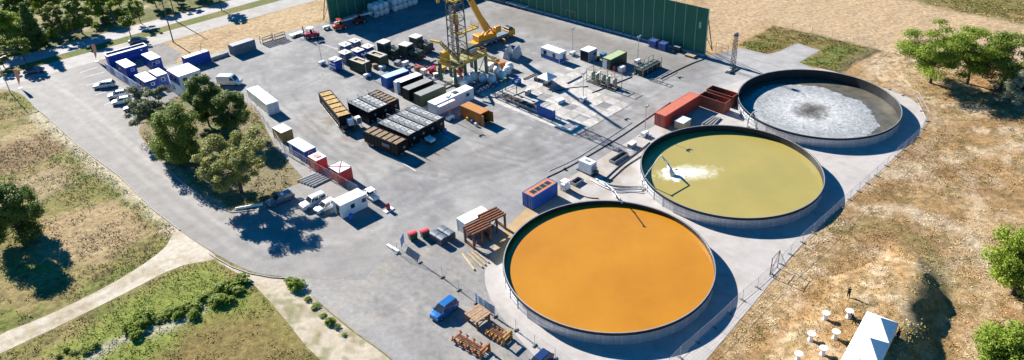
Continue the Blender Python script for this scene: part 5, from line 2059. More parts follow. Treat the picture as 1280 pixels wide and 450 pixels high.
for i in range(7):
    MB().box(-2.0 + i * .64, -.13, .15, -1.85 + i * .64, -.052, 2.15).build('rib', BLUE, t)
for sx in (-1, 1):
    MB().box(sx * 2.05 - .05, .052, .1, sx * 2.05 + .05, 1.0, 1.9).build('side_panel', BLUE, t)
MB().box(-2.1, .95, .1, 2.1, 1.04, 1.5).build('back_panel', BLUE, t)
MB().box(-2.1, -.05, 0, 2.1, 1.05, .098).build('floor', DARKST, t)
t = thing('pipe_rack', 'long grey pipe rack catwalk leading from the rig to the blue skip', 'rack', gpos(652, 131), AV - .02)
for y in (-.9, -.3, .3, .9):
    MB().beam((-5.6, y, .6), (5.6, y, .6), .12).build('rail', STEEL, t)
for i in range(9):
    x = -5.4 + i * 1.35
    MB().box(x - .06, -1.0, .42, x + .06, 1.0, .53).build('sleeper', STEEL, t)
    for y in (-.8, .8):
        MB().box(x - .06, y - .06, .0, x + .06, y + .06, .42).build('foot', STEEL, t)
for i in range(7):
    y = -.7 + i * .23
    MB().tube((-5.0, y, .74), (3.6 + .3 * math.sin(i * 3), y, .74), .085, 7).build('drill_pipe', mat('pipe_rust', (.16, .11, .09), rough=.7, metal=.3, c2=(.09, .07, .06)), t)
for i, (px, py) in enumerate(((628, 116), (632, 113), (646, 118))):
    o = MB().box(-.09, -.09, 0, .09, .09, 2.9).box(-.3, -.3, 2.9, .3, .3, 2.98).build('green_post', mat('post_green', (.05, .22, .12), rough=.6))
    o.location = gpos(px, py)
    tag(o, ['green steel post left of the pipe rack', 'green steel post at the head of the pipe rack', 'green steel post standing right of the pipe rack head'][i], 'post', 'green posts by the pipe rack')

# pale slabs of the drilling area: each slab a piece of one paving
sl_o = at(607.5, 124)
e1 = at(704, 171)
slabs = thing('slab_paving', 'pale concrete slab paving around the drill site', 'paving', (sl_o.x, sl_o.y, .022), AV)
del slabs['category'], slabs['label']
slabs['kind'] = 'structure'
SLABM = [mat('slab_a', (.42, .41, .395), rough=.9, c2=(.29, .28, .265), sc=.5, amt=.7, bump=.15), mat('slab_b', (.48, .47, .45), rough=.9, c2=(.33, .31, .285), sc=.6, amt=.7, bump=.15), mat('slab_c', (.38, .37, .35), rough=.9, c2=(.25, .235, .21), sc=.8, amt=.8, bump=.15)]
meshes = [MB().cbox(.012, .012, 0, 2.488, 2.488, .045, .01).mesh('slab', m_) for m_ in SLABM]
nx_, ny_ = int((e1 - sl_o).length / 2.5), 7
rg = random.Random(5)
for i in range(-1, nx_ + 1):
    for j in range(ny_ + 3):
        if (j >= ny_ and i > 3) or rg.random() < .05 or (i < 1 and j > 4):
            continue
        o = link('slab', meshes[rg.choice((0, 0, 1, 1, 2))], slabs, loc=(i * 2.5, j * 2.5, rg.uniform(-.004, .006)))

# light masts
for px, py, ty, lab in ((729, 127, 92, 'white lighting mast on the slabs right of the white canopy'), (806, 170, 133, 'white lighting mast between the asphalt and the olive basin'),
                        (797, 79, 46, 'white lighting mast in front of the green wall beside the green skid'), (716, 69, 36, 'lighting mast right of the blue and white cabin'),
                        (403, 81, 53, 'lighting mast standing alone on the asphalt near the red forklift'), (563, 150, 121, 'white lighting mast beside the orange container'), (459, 97, 68, 'lighting mast at the dark green boxes')):
    light_tower(lab, gpos(px, py), tall(px, py, ty))

# lattice mast at the right
g = gpos(915.5, 88.5)
t = thing('lattice_mast', 'slender grey lattice tower with a lamp head behind the crusted basin', 'tower', g, AU)
H_ = tall(915.2, 89, 45)
m = MB()
for sx in (-1, 1):
    for sy in (-1, 1):
        MB().beam((sx * .4, sy * .4, .1), (sx * .28, sy * .28, H_), .09).build('leg', DARKST, t)
for k in range(10):
    z0_, z1_ = H_ * k / 10, H_ * (k + 1) / 10
    for (ax, s) in ((0, -1), (0, 1), (1, -1), (1, 1)):
        a0, a1 = .4 - .12 * k / 10, .4 - .12 * (k + 1) / 10
        p = (-a0, s * a0, z0_ + .1) if ax == 0 else (s * a0, -a0, z0_ + .1)
        q = (a1, s * a1, z1_) if ax == 0 else (s * a1, a1, z1_)
        MB().beam(p, q, .05).build('brace', DARKST, t)
MB().box(-.5, -.5, H_, .5, .5, H_ + .1).build('platform', DARKST, t)
for s in (-1, 1):
    MB().cbox(s * .3 - .22, -.2, H_ + .11, s * .3 + .22, .2, H_ + .7, .04).build('lamp_head', GREY, t)
for s in (-1, 1):
    MB().box(-2.0, s * .5 - .15, 0, 2.0, s * .5 + .15, .22).build('skid_beam', DARKST, t)
MB().cbox(-1.9, -.34, .03, -.7, .34, .7, .05).build('ballast', CONC, t)

# ------------------------------------------------------------------ the rig
def rig():
    RIGZ = 4.8
    RS = mat('rig_steel', (.06, .07, .068), rough=.55, metal=.2, c2=(.14, .13, .10), sc=3)
    RG = mat('rig_green', (.03, .10, .075), rough=.55, c2=(.05, .07, .05), sc=2)
    o = at(567.3, 84, RIGZ)
    t = thing('drilling_rig', 'drilling rig with lattice derrick and yellow railed platform on steel columns', 'drilling rig', (o.x, o.y, .02), AU)
    L, W = 10.0, 5.4                      # local x = u, y to the back
    for x in (.2, 3.2, 6.4, 9.6):
        for y in (.2, W - .2):
            MB().box(x - .2, y - .2, 0, x + .2, y + .2, RIGZ - .5).build('column', RG, t)
            MB().box(x + .28, y - .15, 0, x + .5, y + .15, RIGZ - .5).build('column', RG, t)
    for y in (.2, W - .2):
        for a, b in ((.5, 3.0), (6.7, 9.4)):
            MB().beam((a, y, .3), (b, y, RIGZ - .8), .12).build('brace', RG, t)
    for y in (0.0, W):
        MB().box(0, y - .1, RIGZ - .5, L, y + .1, RIGZ - .1).build('girder', YELLOW, t)
    for x in (0, L):
        MB().box(x - .1, .102, RIGZ - .5, x + .1, W - .102, RIGZ - .1).build('girder', YELLOW, t)
    DK = mat('yellow_green_deck', (.33, .30, .12), rough=.8, c2=(.20, .20, .10), sc=1.5, amt=.7)
    for i in range(5):
        for j in range(3):
            MB().box(i * 2 + .02, j * W / 3 + .02, RIGZ - .1, i * 2 + 1.98, (j + 1) * W / 3 - .02, RIGZ - .02 - .015 * ((i + j) % 2)).build('deck_plate', DK, t)

    def rails(pts, z, m_, h=1.1):
        for (a, b) in zip(pts[:-1], pts[1:]):
            a, b = Vector((*a, z)), Vector((*b, z))
            n = max(1, int((b - a).length / 1.4))
            for i in range(n + 1):
                p = a.lerp(b, i / n)
                MB().beam(p, p + Vector((0, 0, h)), .06).build('rail_post', m_, t)
            for hh in (.55, 1.1):
                MB().beam(a + Vector((0, 0, hh)), b + Vector((0, 0, hh)), .06).build('hand_rail', m_, t)
            MB().beam(a + Vector((0, 0, .1)), b + Vector((0, 0, .1)), .03, .2).build('toe_board', m_, t)
    rails([(3.2, 0.05), (9.95, 0.05), (9.95, W - .05), (5, W - .05)], RIGZ, YELLOW)
    rails([(.05, W - .05), (.05, 1.0)], RIGZ, YELLOW)
    # derrick
    mc = at(573.5, 73.5, RIGZ) - Vector((o.x, o.y, 0))
    mx, my = mc.x * math.cos(-AU) - mc.y * math.sin(-AU), mc.x * math.sin(-AU) + mc.y * math.cos(-AU)
    hw = 1.5
    H = 27.0
    for sx in (-1, 1):
        for sy in (-1, 1):
            MB().beam((mx + sx * hw, my + sy * hw, RIGZ), (mx + sx * hw * .8, my + sy * hw * .8, H), .2).build('derrick_leg', RS, t)
    n = 12
    for k in range(n):
        z0, z1 = RIGZ + (H - RIGZ) * k / n, RIGZ + (H - RIGZ) * (k + 1) / n
        w0, w1 = hw * (1 - .2 * k / n), hw * (1 - .2 * (k + 1) / n)
        for ax, s in ((0, -1), (0, 1), (1, -1), (1, 1)):
            f = (lambda a, b, z: (mx + a, my + b, z)) if ax == 0 else (lambda a, b, z: (mx + b, my + a, z))
            MB().beam(f(-w1, s * w1, z1), f(w1, s * w1, z1), .11).build('girt', RS, t)
            if k % 2:
                MB().beam(f(-w0, s * w0, z0), f(w1, s * w1, z1), .09).build('lattice_brace', RS, t)
            else:
                MB().beam(f(w0, s * w0, z0), f(-w1, s * w1, z1), .09).build('lattice_brace', RS, t)
    # platforms on the derrick
    for (z, x0, x1, y0, y1) in ((11.3, mx - 1.0, mx + 4.6, my - 2.2, my - 1.6 + 1.9), (18.9, mx - 2.2, mx + 2.2, my - 2.2, my + 2.2)):
        MB().box(x0, y0, z - .12, x1, y0 + .9, z).box(x0, y0 + .902, z - .12, x0 + .7, y1, z).box(x1 - .7, y0 + .902, z - .12, x1, y1, z).build('platform_grating', YELLOW, t)
        rails([(x0, y1), (x0, y0), (x1, y0), (x1, y1)], z, YELLOW)
    # travelling block, hoses and pipes inside the derrick
    MB().cbox(mx - .5, my - .4, 13.0, mx + .5, my + .4, 15.2, .15).build('travelling_block', YELLOW, t)
    for dx in (-.25, 0, .25):
        MB().tube((mx + dx, my, 15.2), (mx + dx, my, H), .03, 4).build('drill_line', DARKST, t)
    MB().tube((mx, my, 2.0), (mx, my, 13), .12, 7).build('drill_string', STEEL, t)
    for k in range(4):
        MB().tube((mx - .9 + .22 * k, my + .9, RIGZ), (mx - .9 + .22 * k, my + .9, 17), .07, 6).build('stand_pipe', STEEL, t)
    MB().cbox(mx - 1.0, my - 1.3, 11.6, mx - .5, my - 1.1, 13.4, .02).build('red_panel', paintm('red_panel_paint', (.42, .03, .03)), t)
    # pipe ramp rising to the drill floor from the left
    def loc(p):
        q = p - Vector((o.x, o.y, 0))
        return Vector((q.x * math.cos(-AU) - q.y * math.sin(-AU), q.x * math.sin(-AU) + q.y * math.cos(-AU), q.z))
    a = loc(at(550, 53, 9.4))
    b = loc(at(574, 76, 5.1))
    hd_ = loc(at(538, 50.5, 9.4))
    for s in (-.8, .8):
        MB().beam(a + Vector((s * .7, s * .7, 0)), b + Vector((s * .7, s * .7, 0)), .24).build('ramp_rail', YELLOW, t)
    for k in range(10):
        p = a.lerp(b, (k + .5) / 10)
        MB().beam(p + Vector((-.5, -.5, 0)), p + Vector((.5, .5, 0)), .34, .1).build('ramp_rung', YELLOW, t)
    MB().beam(hd_, a, .5, .35).build('ramp_head', YELLOW, t)
    MB().beam(a.lerp(b, .35), Vector((.3, W - .3, RIGZ)), .14).build('ramp_strut', YELLOW, t)
    # drawworks, doghouse and stair on the floor
    MB().cbox(6.4, 2.6, RIGZ, 9.2, 4.9, RIGZ + 1.5, .2).build('drawworks', RS, t)
    o2 = MB().lathe([(0, -1.0), (.5, -1.0), (.5, 1.0), (0, 1.0)], 14, axis='x').build('drum', STEEL, t)
    o2.location = (7.8, 2.2, RIGZ + .7)
    MB().cbox(.4, 3.6, RIGZ, 2.0, 5.0, RIGZ + 2.2, .05).build('control_cabin', YELLOW, t)
    for s in (-.4, .4):
        MB().beam((L + .2, 1.2 + s, RIGZ - .1), (L + 4.6, 1.2 + s, .1), .08, .22).build('stair_stringer', YELLOW, t)
    for k in range(14):
        u = (k + .5) / 14
        MB().box(L + .1 + 4.4 * u, .85, RIGZ - .05 - 4.7 * u, L + .4 + 4.4 * u, 1.55, RIGZ - .01 - 4.7 * u).build('stair_tread', GALVD, t)
    # wellhead stack below the floor
    o3 = MB().lathe([(0, .1), (.8, .1), (.8, .4), (.45, .5), (.45, 1.4), (.75, 1.5), (.75, 2.1), (.4, 2.2), (.4, 3.4), (.6, 3.5), (.6, 3.9), (0, 4.0)], 14).build('wellhead', paintm('well_red', (.35, .05, .03)), t)
    o3.location = (mx, my, 0)
    return t


rig()


# ------------------------------------------------------------------ mobile crane
def crane():
    g = at(613, 53.5, 0)
    t = thing('mobile_crane', 'orange yellow mobile crane with raised boom parked behind the drilling rig', 'crane', (g.x, g.y, .02), R(38))
    MB().cbox(-6.0, -1.3, .75, 5.0, 1.3, 1.5, .12).build('chassis', GREY, t)
    MB().cbox(5.01, -1.3, .6, 7.0, 1.3, 2.2, .3).build('driver_cab', CRANEY, t)
    MB().cbox(5.1, -1.18, 2.201, 6.5, 1.18, 2.75, .2).build('cab_roof', DARKST, t)
    MB().box(6.98, -1.1, 1.4, 7.02, 1.1, 2.1).build('windscreen', GLASS, t)
    for x in (-5.0, -3.5, -.6, .9, 3.2, 4.6):
        for s in (-1, 1):
            wheel(t, x, s * 1.1, .6, .62, .4)
    MB().box(-5.9, -1.28, 1.502, -3.2, 1.28, 1.56).build('deck_plate', YELLOW, t)
    MB().box(2.6, -1.28, 1.502, 4.9, 1.28, 1.62).build('deck_plate', mat('crane_deck', (.16, .24, .28), rough=.6), t)
    for x in (-5.6, 2.4):
        for s in (-1, 1):
            MB().box(x - .16, min(s * 1.31, s * 3.0), .75, x + .16, max(s * 1.31, s * 3.0), 1.05).build('outrigger_beam', CRANEY, t)
            MB().tube((x, s * 2.9, .05), (x, s * 2.9, .75), .1, 8).build('outrigger_leg', STEEL, t)
    # superstructure
    MB().cbox(-2.6, -1.2, 1.6, 1.2, 1.2, 2.6, .15).build('turntable', CRANEY, t)
    MB().cbox(.9, -1.35, 2.61, 2.6, -.3, 4.1, .2).build('operator_cab', CRANEY, t)
    MB().box(2.58, -1.25, 2.9, 2.63, -.4, 3.9).build('cab_window', GLASS, t)
    MB().cbox(-4.4, -1.25, 1.75, -2.62, 1.25, 3.2, .2).build('counterweight', CRANEY, t)
    for s in (-1, 1):
        MB().beam((-2.2, s * .6, 2.6), (.3, s * .6, 3.8), .3).build('boom_bracket', CRANEY, t)
    a = Vector((-1.0, 0, 3.6))
    d = Vector((-.42, .10, 1)).normalized()
    segs = ((0, 9.5, 1.15), (9.5, 17, .95), (17, 24, .78), (24, 30, .62))
    for s0, s1, w_ in segs:
        MB().beam(a + d * s0, a + d * s1, w_, w_ * 1.15).build('boom_section', CRANEY, t)
    MB().beam(a + d * 9.3, a + d * 9.75, 1.25, 1.45).build('boom_collar', DARKST, t)
    MB().tube(Vector((1.0, 0, 2.6)), a + d * 6 + Vector((.4, 0, 0)), .22, 9).build('lift_cylinder', CRANEY, t)
    hk = a + d * 30
    for s in (-.15, .15):
        MB().tube(hk + Vector((s, 0, 0)), Vector((hk.x + s, hk.y, 14)), .03, 4).build('hoist_rope', DARKST, t)
    MB().cbox(hk.x - .35, hk.y - .25, 12.9, hk.x + .35, hk.y + .25, 14, .15).build('hook_block', YELLOW, t)


crane()


# ------------------------------------------------------------------ black tanks
gt = 'black mud tanks with grating decks'


def row_units(a_px, z, L, W, n, rz, labs, **kw):
    """a: pixel of the left roof corner at height z; the units stand side by side towards the back"""
    p = at(*a_px, z)
    du = Vector((math.cos(rz + PI / 2), math.sin(rz + PI / 2), 0))
    dv = Vector((math.cos(rz), math.sin(rz), 0))
    for i in range(n):
        c = p + dv * L / 2 + du * (W / 2 + i * (W + .12))
        tank_unit(labs[i], (c.x, c.y, .02), rz, L, W, z, group=gt, deck=BROWNTOP if 'brown' in labs[i] else GALVD, brown='brown' in labs[i], rail=i == 0 or i < 3)


row_units((434.3, 127.4), 2.9, 7.2, 2.5, 3, AV, ['black mud tank with grey grating deck, front unit of the rear group', 'black mud tank with grey grating deck, second unit of the rear group', 'black mud tank with a brown plank deck behind the grey decked ones'])
row_units((472, 153), 2.9, 8.8, 2.28, 4, AV + .06, ['black mud tank with railed grating deck nearest the black trailer', 'black mud tank with railed grating deck, second from the black trailer', 'black mud tank with railed grating deck, third from the black trailer', 'black mud tank with railed grating deck next to the white container'])
p = at(481, 168.5, 3)
t4 = tank_unit('black wheeled tank trailer with a brown top and grey lettering panel', (p.x, p.y, .02), AV + .1, 9.4, 2.6, 3.0, deck=BROWNTOP, brown=True, rail=False, name='tank_trailer', cat='trailer', wheels=True)
m = MB()
m.box(.4, -1.40, 1.4, 2.6, -1.385, 2.3)
o = m.build('lettering_panel', mat('dull_lettering', (.09, .09, .095), rough=.6), t4)
for x, w_ in ((.6, .45), (1.25, .45), (1.9, .5)):
    MB().box(x, -1.412, 1.62, x + w_, -1.402, 2.08).build('letter_block', GREY, o)
p = at(417.8, 128.6, 3.2)
GOLD = mat('ochre_deck', (.50, .33, .09), rough=.85, c2=(.28, .17, .06), sc=1.2, amt=.7, bump=.2)
t5 = tank_unit('black wheeled tank trailer with an ochre yellow ribbed top, apart from the others', (p.x, p.y, .02), R(-62), 13.4, 2.6, 3.2, deck=GOLD, brown=True, rail=False, name='tank_trailer', cat='trailer', wheels=True)
MB().cbox(6.85, .2, 1.2, 7.9, 1.25, 2.6, .1).build('pump_box', WHITEC, t5)
MB().box(6.75, -1.2, .45, 8.6, 1.2, .65).build('drawbar', DARKST, t5)
MB().cbox(6.9, -1.1, .66, 7.8, -.1, 1.5, .1).build('motor', DARKST, t5)
for y in (-1.55, 1.5):
    MB().box(-6.5, y - .06, .9, 6.5, y + .06, 1.02).build('side_rail', STEEL, t5)
t = thing('control_box', 'white cabinet on legs between the ochre topped trailer and the mud tanks', 'cabinet', gpos(449, 158), R(-60))
MB().cbox(-.6, -.5, .8, .6, .5, 2.2, .06).build('cabinet', WHITEC, t)
for sx in (-1, 1):
    for sy in (-1, 1):
        MB().beam((sx * .5, sy * .4, 0), (sx * .5, sy * .4, .8), .08).build('leg', DARKST, t)
MB().box(.602, -.4, 1.0, .62, .4, 2.1).build('door', GREY, t)
# small cart in the shade in front of the tanks, blue drum
t = thing('tool_cart', 'small white tool cart in the shade in front of the mud tanks', 'cart', gpos(538, 178), AV)
MB().cbox(-.9, -.55, .45, .9, .55, .95, .06).build('box', WHITEC, t)
MB().cbox(-.95, -.6, .952, .95, .6, 1.02, .02).build('lid', WHITEC, t)
for sx in (-1, 1):
    for sy in (-1, 1):
        wheel(t, sx * .65, sy * .5, .22, .22, .12)
t = thing('drum', 'blue drum at the right end of the mud tanks', 'drum', gpos(556.5, 168), 0)
MB().lathe([(0, 0), (.4, 0), (.4, .4), (.42, .43), (.4, .46), (.4, 1.1), (.36, 1.15), (0, 1.15)], 14).build('shell', BLUEP, t)
MB().lathe([(.36, 1.15), (.42, 1.16), (.42, 1.2), (.36, 1.2)], 14).build('rim', STEEL, t)

# containers behind the tanks
container('office_container', 'blue container with a pale blue roof behind the mud tanks', 'container', roofpos(493.5, 91.3, 2.6), AU - .1, 6.06, 2.44, 2.6, BLUE, paintm('sky_blue_roof', (.36, .55, .68), (.45, .60, .70)))
t = container('pump_container', 'dark container with a white roof between the blue and the grey roofed ones', 'container', roofpos(511, 96.5, 2.6), AU - .06, 6.06, 2.44, 2.6, BLACKP, ROOFW)
o = MB().cbox(-3.9, -.9, .0, -3.06, .3, 2.9, .08).build('filter_box', WHITEC, t)
container('grey_roofed_container', 'dark container with a dusty grey roof next to the white roofed one', 'container', roofpos(522, 104.8, 2.6), AU - .03, 6.8, 2.44, 2.6, BLACKP, paintm('dusty_roof', (.30, .30, .285), (.2, .2, .19)))
container('grey_roofed_container', 'dark container with a dusty grey roof nearest the drilling rig', 'container', roofpos(537, 111.8, 2.6), AU - .03, 6.8, 2.44, 2.6, DKGREEN, paintm('dusty_roof', (.30, .30, .285)))
t = cabin('long_white_container', 'long white container with roof hatch behind the orange container', 'container', roofpos(563.5, 118.2, 2.6), AU, 10.6, 2.5, 2.6, WHITEC, ROOFW, wins=[('-y', 3.6, .9, .8, 1.2)])
MB().cbox(.6, -.5, 2.602, 1.8, .6, 2.72, .03).build('roof_hatch', DARKST, t)
MB().cbox(-5.2, -2.4, 2.3, -.8, -1.3, 2.42, .03).build('awning', ROOFW, t)
t = container('orange_container', 'orange container with its end doors swung open', 'container', roofpos(593, 134.6, 2.6), AV, 6.06, 2.44, 2.6, ORANGE, paintm('faded_orange_roof', (.50, .22, .06), (.42, .2, .07)), open_doors=True, doors='+x')
for i, (px, py, c_, lab) in enumerate([(585, 150.5, YELLOW, 'yellow canister in front of the orange container'), (590, 154, BLUEP, 'blue canister in front of the orange container'), (595, 157.5, WHITEC, 'white canister in front of the orange container')]):
    t = thing('canister', lab, 'canister', gpos(px, py), AV)
    MB().cbox(-.3, -.25, 0, .3, .25, .75, .08).build('body', c_, t)
    MB().tube((-.15, 0, .75), (.15, 0, .85), .04, 6).build('handle', DARKST, t)

# dark green boxes with tan tops
for px, py, lab in ((449.2, 75.2, 'dark green tank box with a tan topped opening, front of the pair'), (471, 67.2, 'dark green tank box with a tan topped opening, rear of the pair')):
    t = container('green_tank_box', lab, 'tank box', roofpos(px, py, 2.6), AV + .08, 5.0, 2.44, 2.6, DKGREEN, None, 'dark green tank boxes', top=False, doors=None, inside=BROWNTOP)
    MB().box(-2.4, -1.12, 2.42, 2.4, -.6, 2.58).box(-2.4, .6, 2.42, 2.4, 1.12, 2.58).box(-2.4, -.598, 2.42, -1.6, .598, 2.58).box(1.6, -.598, 2.42, 2.4, .598, 2.58).build('top_plate', paintm('cream_top', (.46, .44, .38)), t)
    MB().box(-1.6, -.6, 2.1, 1.6, .6, 2.3).build('tan_filling', mat('tan_sludge', (.36, .26, .12), rough=.9, c2=(.26, .17, .08), sc=3), t)


def tank_frame(label, px, py, full, group='white topped tank frames'):
    t = thing('framed_tank', label, 'tank frame', roofpos(px, py, 2.7), AV + .05, group)
    for sx in (-1, 1):
        for sy in (-1, 1):
            MB().beam((sx * 1.35, sy * 1.1, 0), (sx * 1.35, sy * 1.1, 2.6), .1).build('post', GALVD if not full else BLUE, t)
    for z in (.1, 1.3, 2.55):
        for s in (-1, 1):
            MB().beam((-1.3, s * 1.1, z), (1.3, s * 1.1, z), .08).build('rail', GALVD if not full else BLUE, t)
            MB().beam((s * 1.35, -1.05, z), (s * 1.35, 1.05, z), .08).build('rail', GALVD if not full else BLUE, t)
    MB().cbox(-1.2, -.95, .3, 1.2, .95, 2.3, .25).build('tank', paintm('frame_blue', (.03, .10, .42)) if full else paintm('frame_grey', (.12, .16, .24)), t)
    MB().cbox(-1.4, -1.15, 2.6, 1.4, 1.15, 2.7, .04).build('top_tray', paintm('cream_tray', (.62, .60, .55), (.5, .45, .36)), t)
    for z in (.8, 1.6):
        MB().box(-1.1, -1.0, z, 1.1, -.952, z + .35).build('white_band', WHITEC, t) if full else None
    o = MB().lathe([(0, 0), (.25, 0), (.25, .15), (0, .18)], 10).build('filler_cap', STEEL, t)
    o.location = (.2, .1, 2.7)
    return t


for px, py, f_, lab in ((418.8, 73.5, True, 'blue and white tank frame at the front left of the group'), (431, 64.8, False, 'white topped grey tank frame behind the blue and white one'), (431, 55, False, 'white topped grey tank frame at the back left of the group'),
                        (446.8, 62, True, 'white topped blue tank frame in the middle of the group'), (443.5, 50.2, False, 'white topped grey tank frame at the very back of the group'), (459.6, 57.3, True, 'white topped blue tank frame at the back right of the group')):
    tank_frame(lab, px, py, f_)


def pump_truck(label, px, py, rz, cabm, group='pump units behind the tanks'):
    t = thing('pump_unit', label, 'pump unit', gpos(px, py), rz, group)
    MB().cbox(-3.2, -1.2, .55, 3.2, 1.2, .95, .06).build('chassis', DARKST, t)
    MB().cbox(-3.1, -1.15, .96, -.6, 1.15, 3.3, .12).build('engine_house', cabm, t)
    MB().cbox(-3.2, -1.25, 3.301, -.4, 1.25, 3.45, .05).build('roof', paintm('cream_tray', (.62, .60, .55)), t)
    for i in range(3):
        MB().box(-2.9 + i * .78, -1.19, 1.3, -2.3 + i * .78, -1.152, 2.9).build('side_door', DARKST, t)
    o = MB().lathe([(0, -1.1), (.7, -1.1), (.8, -.9), (.8, .9), (.7, 1.1), (0, 1.1)], 16, axis='y').build('radiator_drum', DKGREEN, t)
    o.location = (.5, 0, 1.9)
    MB().cbox(1.5, -1.0, .96, 3.0, 1.0, 2.4, .15).build('pump_block', DKGREEN, t)
    for k in range(3):
        MB().tube((1.8 + .45 * k, -.6, 2.4), (1.8 + .45 * k, -.6, 3.2), .12, 8).build('exhaust', STEEL, t)
    for k in range(2):
        MB().tube((1.2, -.7 + 1.4 * k, 1.0), (3.6, -.7 + 1.4 * k, .6), .12, 7).build('pipe', RUST, t)
    for x in (-2.2, -1.0, 2.0):
        for s in (-1, 1):
            wheel(t, x, s * 1.0, .5, .5, .32)
    return t


pump_truck('dark pump unit with a cream roof behind the dark green tank boxes', 488, 70, AV + .1, paintm('grey_green', (.10, .12, .11)))
pump_truck('dark green pump unit with drum in front of the rig ramp', 516, 73, AV + .2, DKGREEN)
pump_truck('grey pump unit with a cream roof half hidden behind the dark green one', 528, 63, AV + .1, paintm('grey_green', (.10, .12, .11)))

# clutter by the rig: big white sacks, wedge ramps, boxes
for i, (px, py, lab) in enumerate(((635.5, 71.5, 'grey steel wedge ramp nearer the rig'), (646, 71, 'pale grey steel wedge ramp right of the other one'))):
    o = thing('wedge_ramp', lab, 'ramp', gpos(px, py), R(62), 'steel wedge ramps beside the crane')
    m = MB()
    m.add([(-1.3, -.9, 0), (1.3, -.9, 0), (1.3, .9, 0), (-1.3, .9, 0), (-1.3, -.1, 2.6), (1.3, -.1, 2.6), (-1.3, .1, 2.6), (1.3, .1, 2.6)], [(3, 2, 1, 0), (0, 1, 5, 4), (4, 5, 7, 6), (6, 7, 2, 3), (0, 4, 6, 3), (1, 2, 7, 5)])
    m.build('ramp_body', paintm('pale_steel', (.40, .45, .49)), o)
    for s in (-.7, 0, .7):
        MB().box(s - .05, -1.0, 0, s + .05, -.902, .3).build('foot', DARKST, o)
t = thing('compressor', 'small yellow wheeled compressor between the rig and the wedge ramps', 'compressor', gpos(617.5, 79), AV)
MB().cbox(-1.3, -.7, .4, 1.3, .7, 1.3, .25).build('hood', YELLOW, t)
MB().cbox(-1.1, -.5, 1.301, .6, .5, 1.42, .1).build('vent', DARKST, t)
for s in (-1, 1):
    wheel(t, 0, s * .75, .32, .32, .18)
MB().beam((1.3, 0, .5), (2.3, 0, .3), .1).build('tow_bar', STEEL, t)
t = thing('blue_bin', 'blue open bin on the slabs left of the white canopy', 'bin', gpos(646, 104.5), AU)
for y in (-.6, .6):
    MB().box(-.8, y - .03, .05, .8, y + .03, 1.1).build('side_panel', BLUE, t)
for x in (-.77, .77):
    MB().box(x - .03, -.565, .05, x + .03, .565, 1.1).build('end_panel', BLUE, t)
MB().box(-.74, -.565, .0, .74, .565, .9).build('filling', BLUEP, t)
rg = random.Random(8)
SACK = mat('white_sack', (.72, .72, .70), rough=.8, c2=(.58, .58, .56), sc=2, bump=.3)


def sack_mesh(s, seed):
    r2 = random.Random(seed)
    m = MB()
    pr = [(0, .0), (s * .5, .02), (s * .58, s * .3), (s * .57, s * .75), (s * .44, s * 1.02), (s * .14, s * 1.08), (.0, s * 1.16)]
    n = 12
    for i in range(n):
        a = 2 * PI * i / n
        k = 1.0 / max(abs(math.cos(a)), abs(math.sin(a))) ** .55
        for r_, z in pr:
            j = k * r2.uniform(.95, 1.05)
            m.v.append((r_ * j * math.cos(a), r_ * j * math.sin(a), z))
    q = len(pr)
    for i in range(n):
        for k in range(q - 1):
            m.f.append((i * q + k, ((i + 1) % n) * q + k, ((i + 1) % n) * q + k + 1, i * q + k + 1))
    return m.mesh('big_bag', SACK, True)


def loops_mesh(s):
    m = MB()
    for sx in (-1, 1):
        m.tube((sx * s * .4, -s * .4, s * .95), (sx * s * .4, 0, s * 1.25), .03, 4).tube((sx * s * .4, 0, s * 1.25), (sx * s * .4, s * .4, s * .95), .03, 4)
    return m.mesh('lifting_loop', SACK)


BAGS = [sack_mesh(1.55, k) for k in range(3)]
LOOP = loops_mesh(1.55)


def bag(label, loc, rz, group, k):
    t = thing('big_bag', label, 'bag', loc, rz, group)
    link('sack', BAGS[k % 3], t)
    link('lifting_loop', LOOP, t, kind='stuff')


def bag_stack(px, py, nu, nv, nz, lab, group):
    p = at(px, py)
    w1 = ['front', 'second', 'third', 'fourth', 'fifth']
    for z in range(nz):
        for i in range(nu):
            for j in range(nv):
                if z and (i + j) % 5 == 4:
                    continue
                q = p + DU * (i * 1.75 + rg.uniform(-.05, .05)) + DV * (-j * 1.75 + rg.uniform(-.05, .05))
                bag('white bulk bag in %s, %s row, %s along, %s layer' % (lab, w1[j], ['first', 'second', 'third', 'fourth', 'fifth'][i], ['bottom', 'top'][z]), (q.x, q.y, .02 + z * 1.72), AU + rg.uniform(-.08, .08), group, i + j + z)


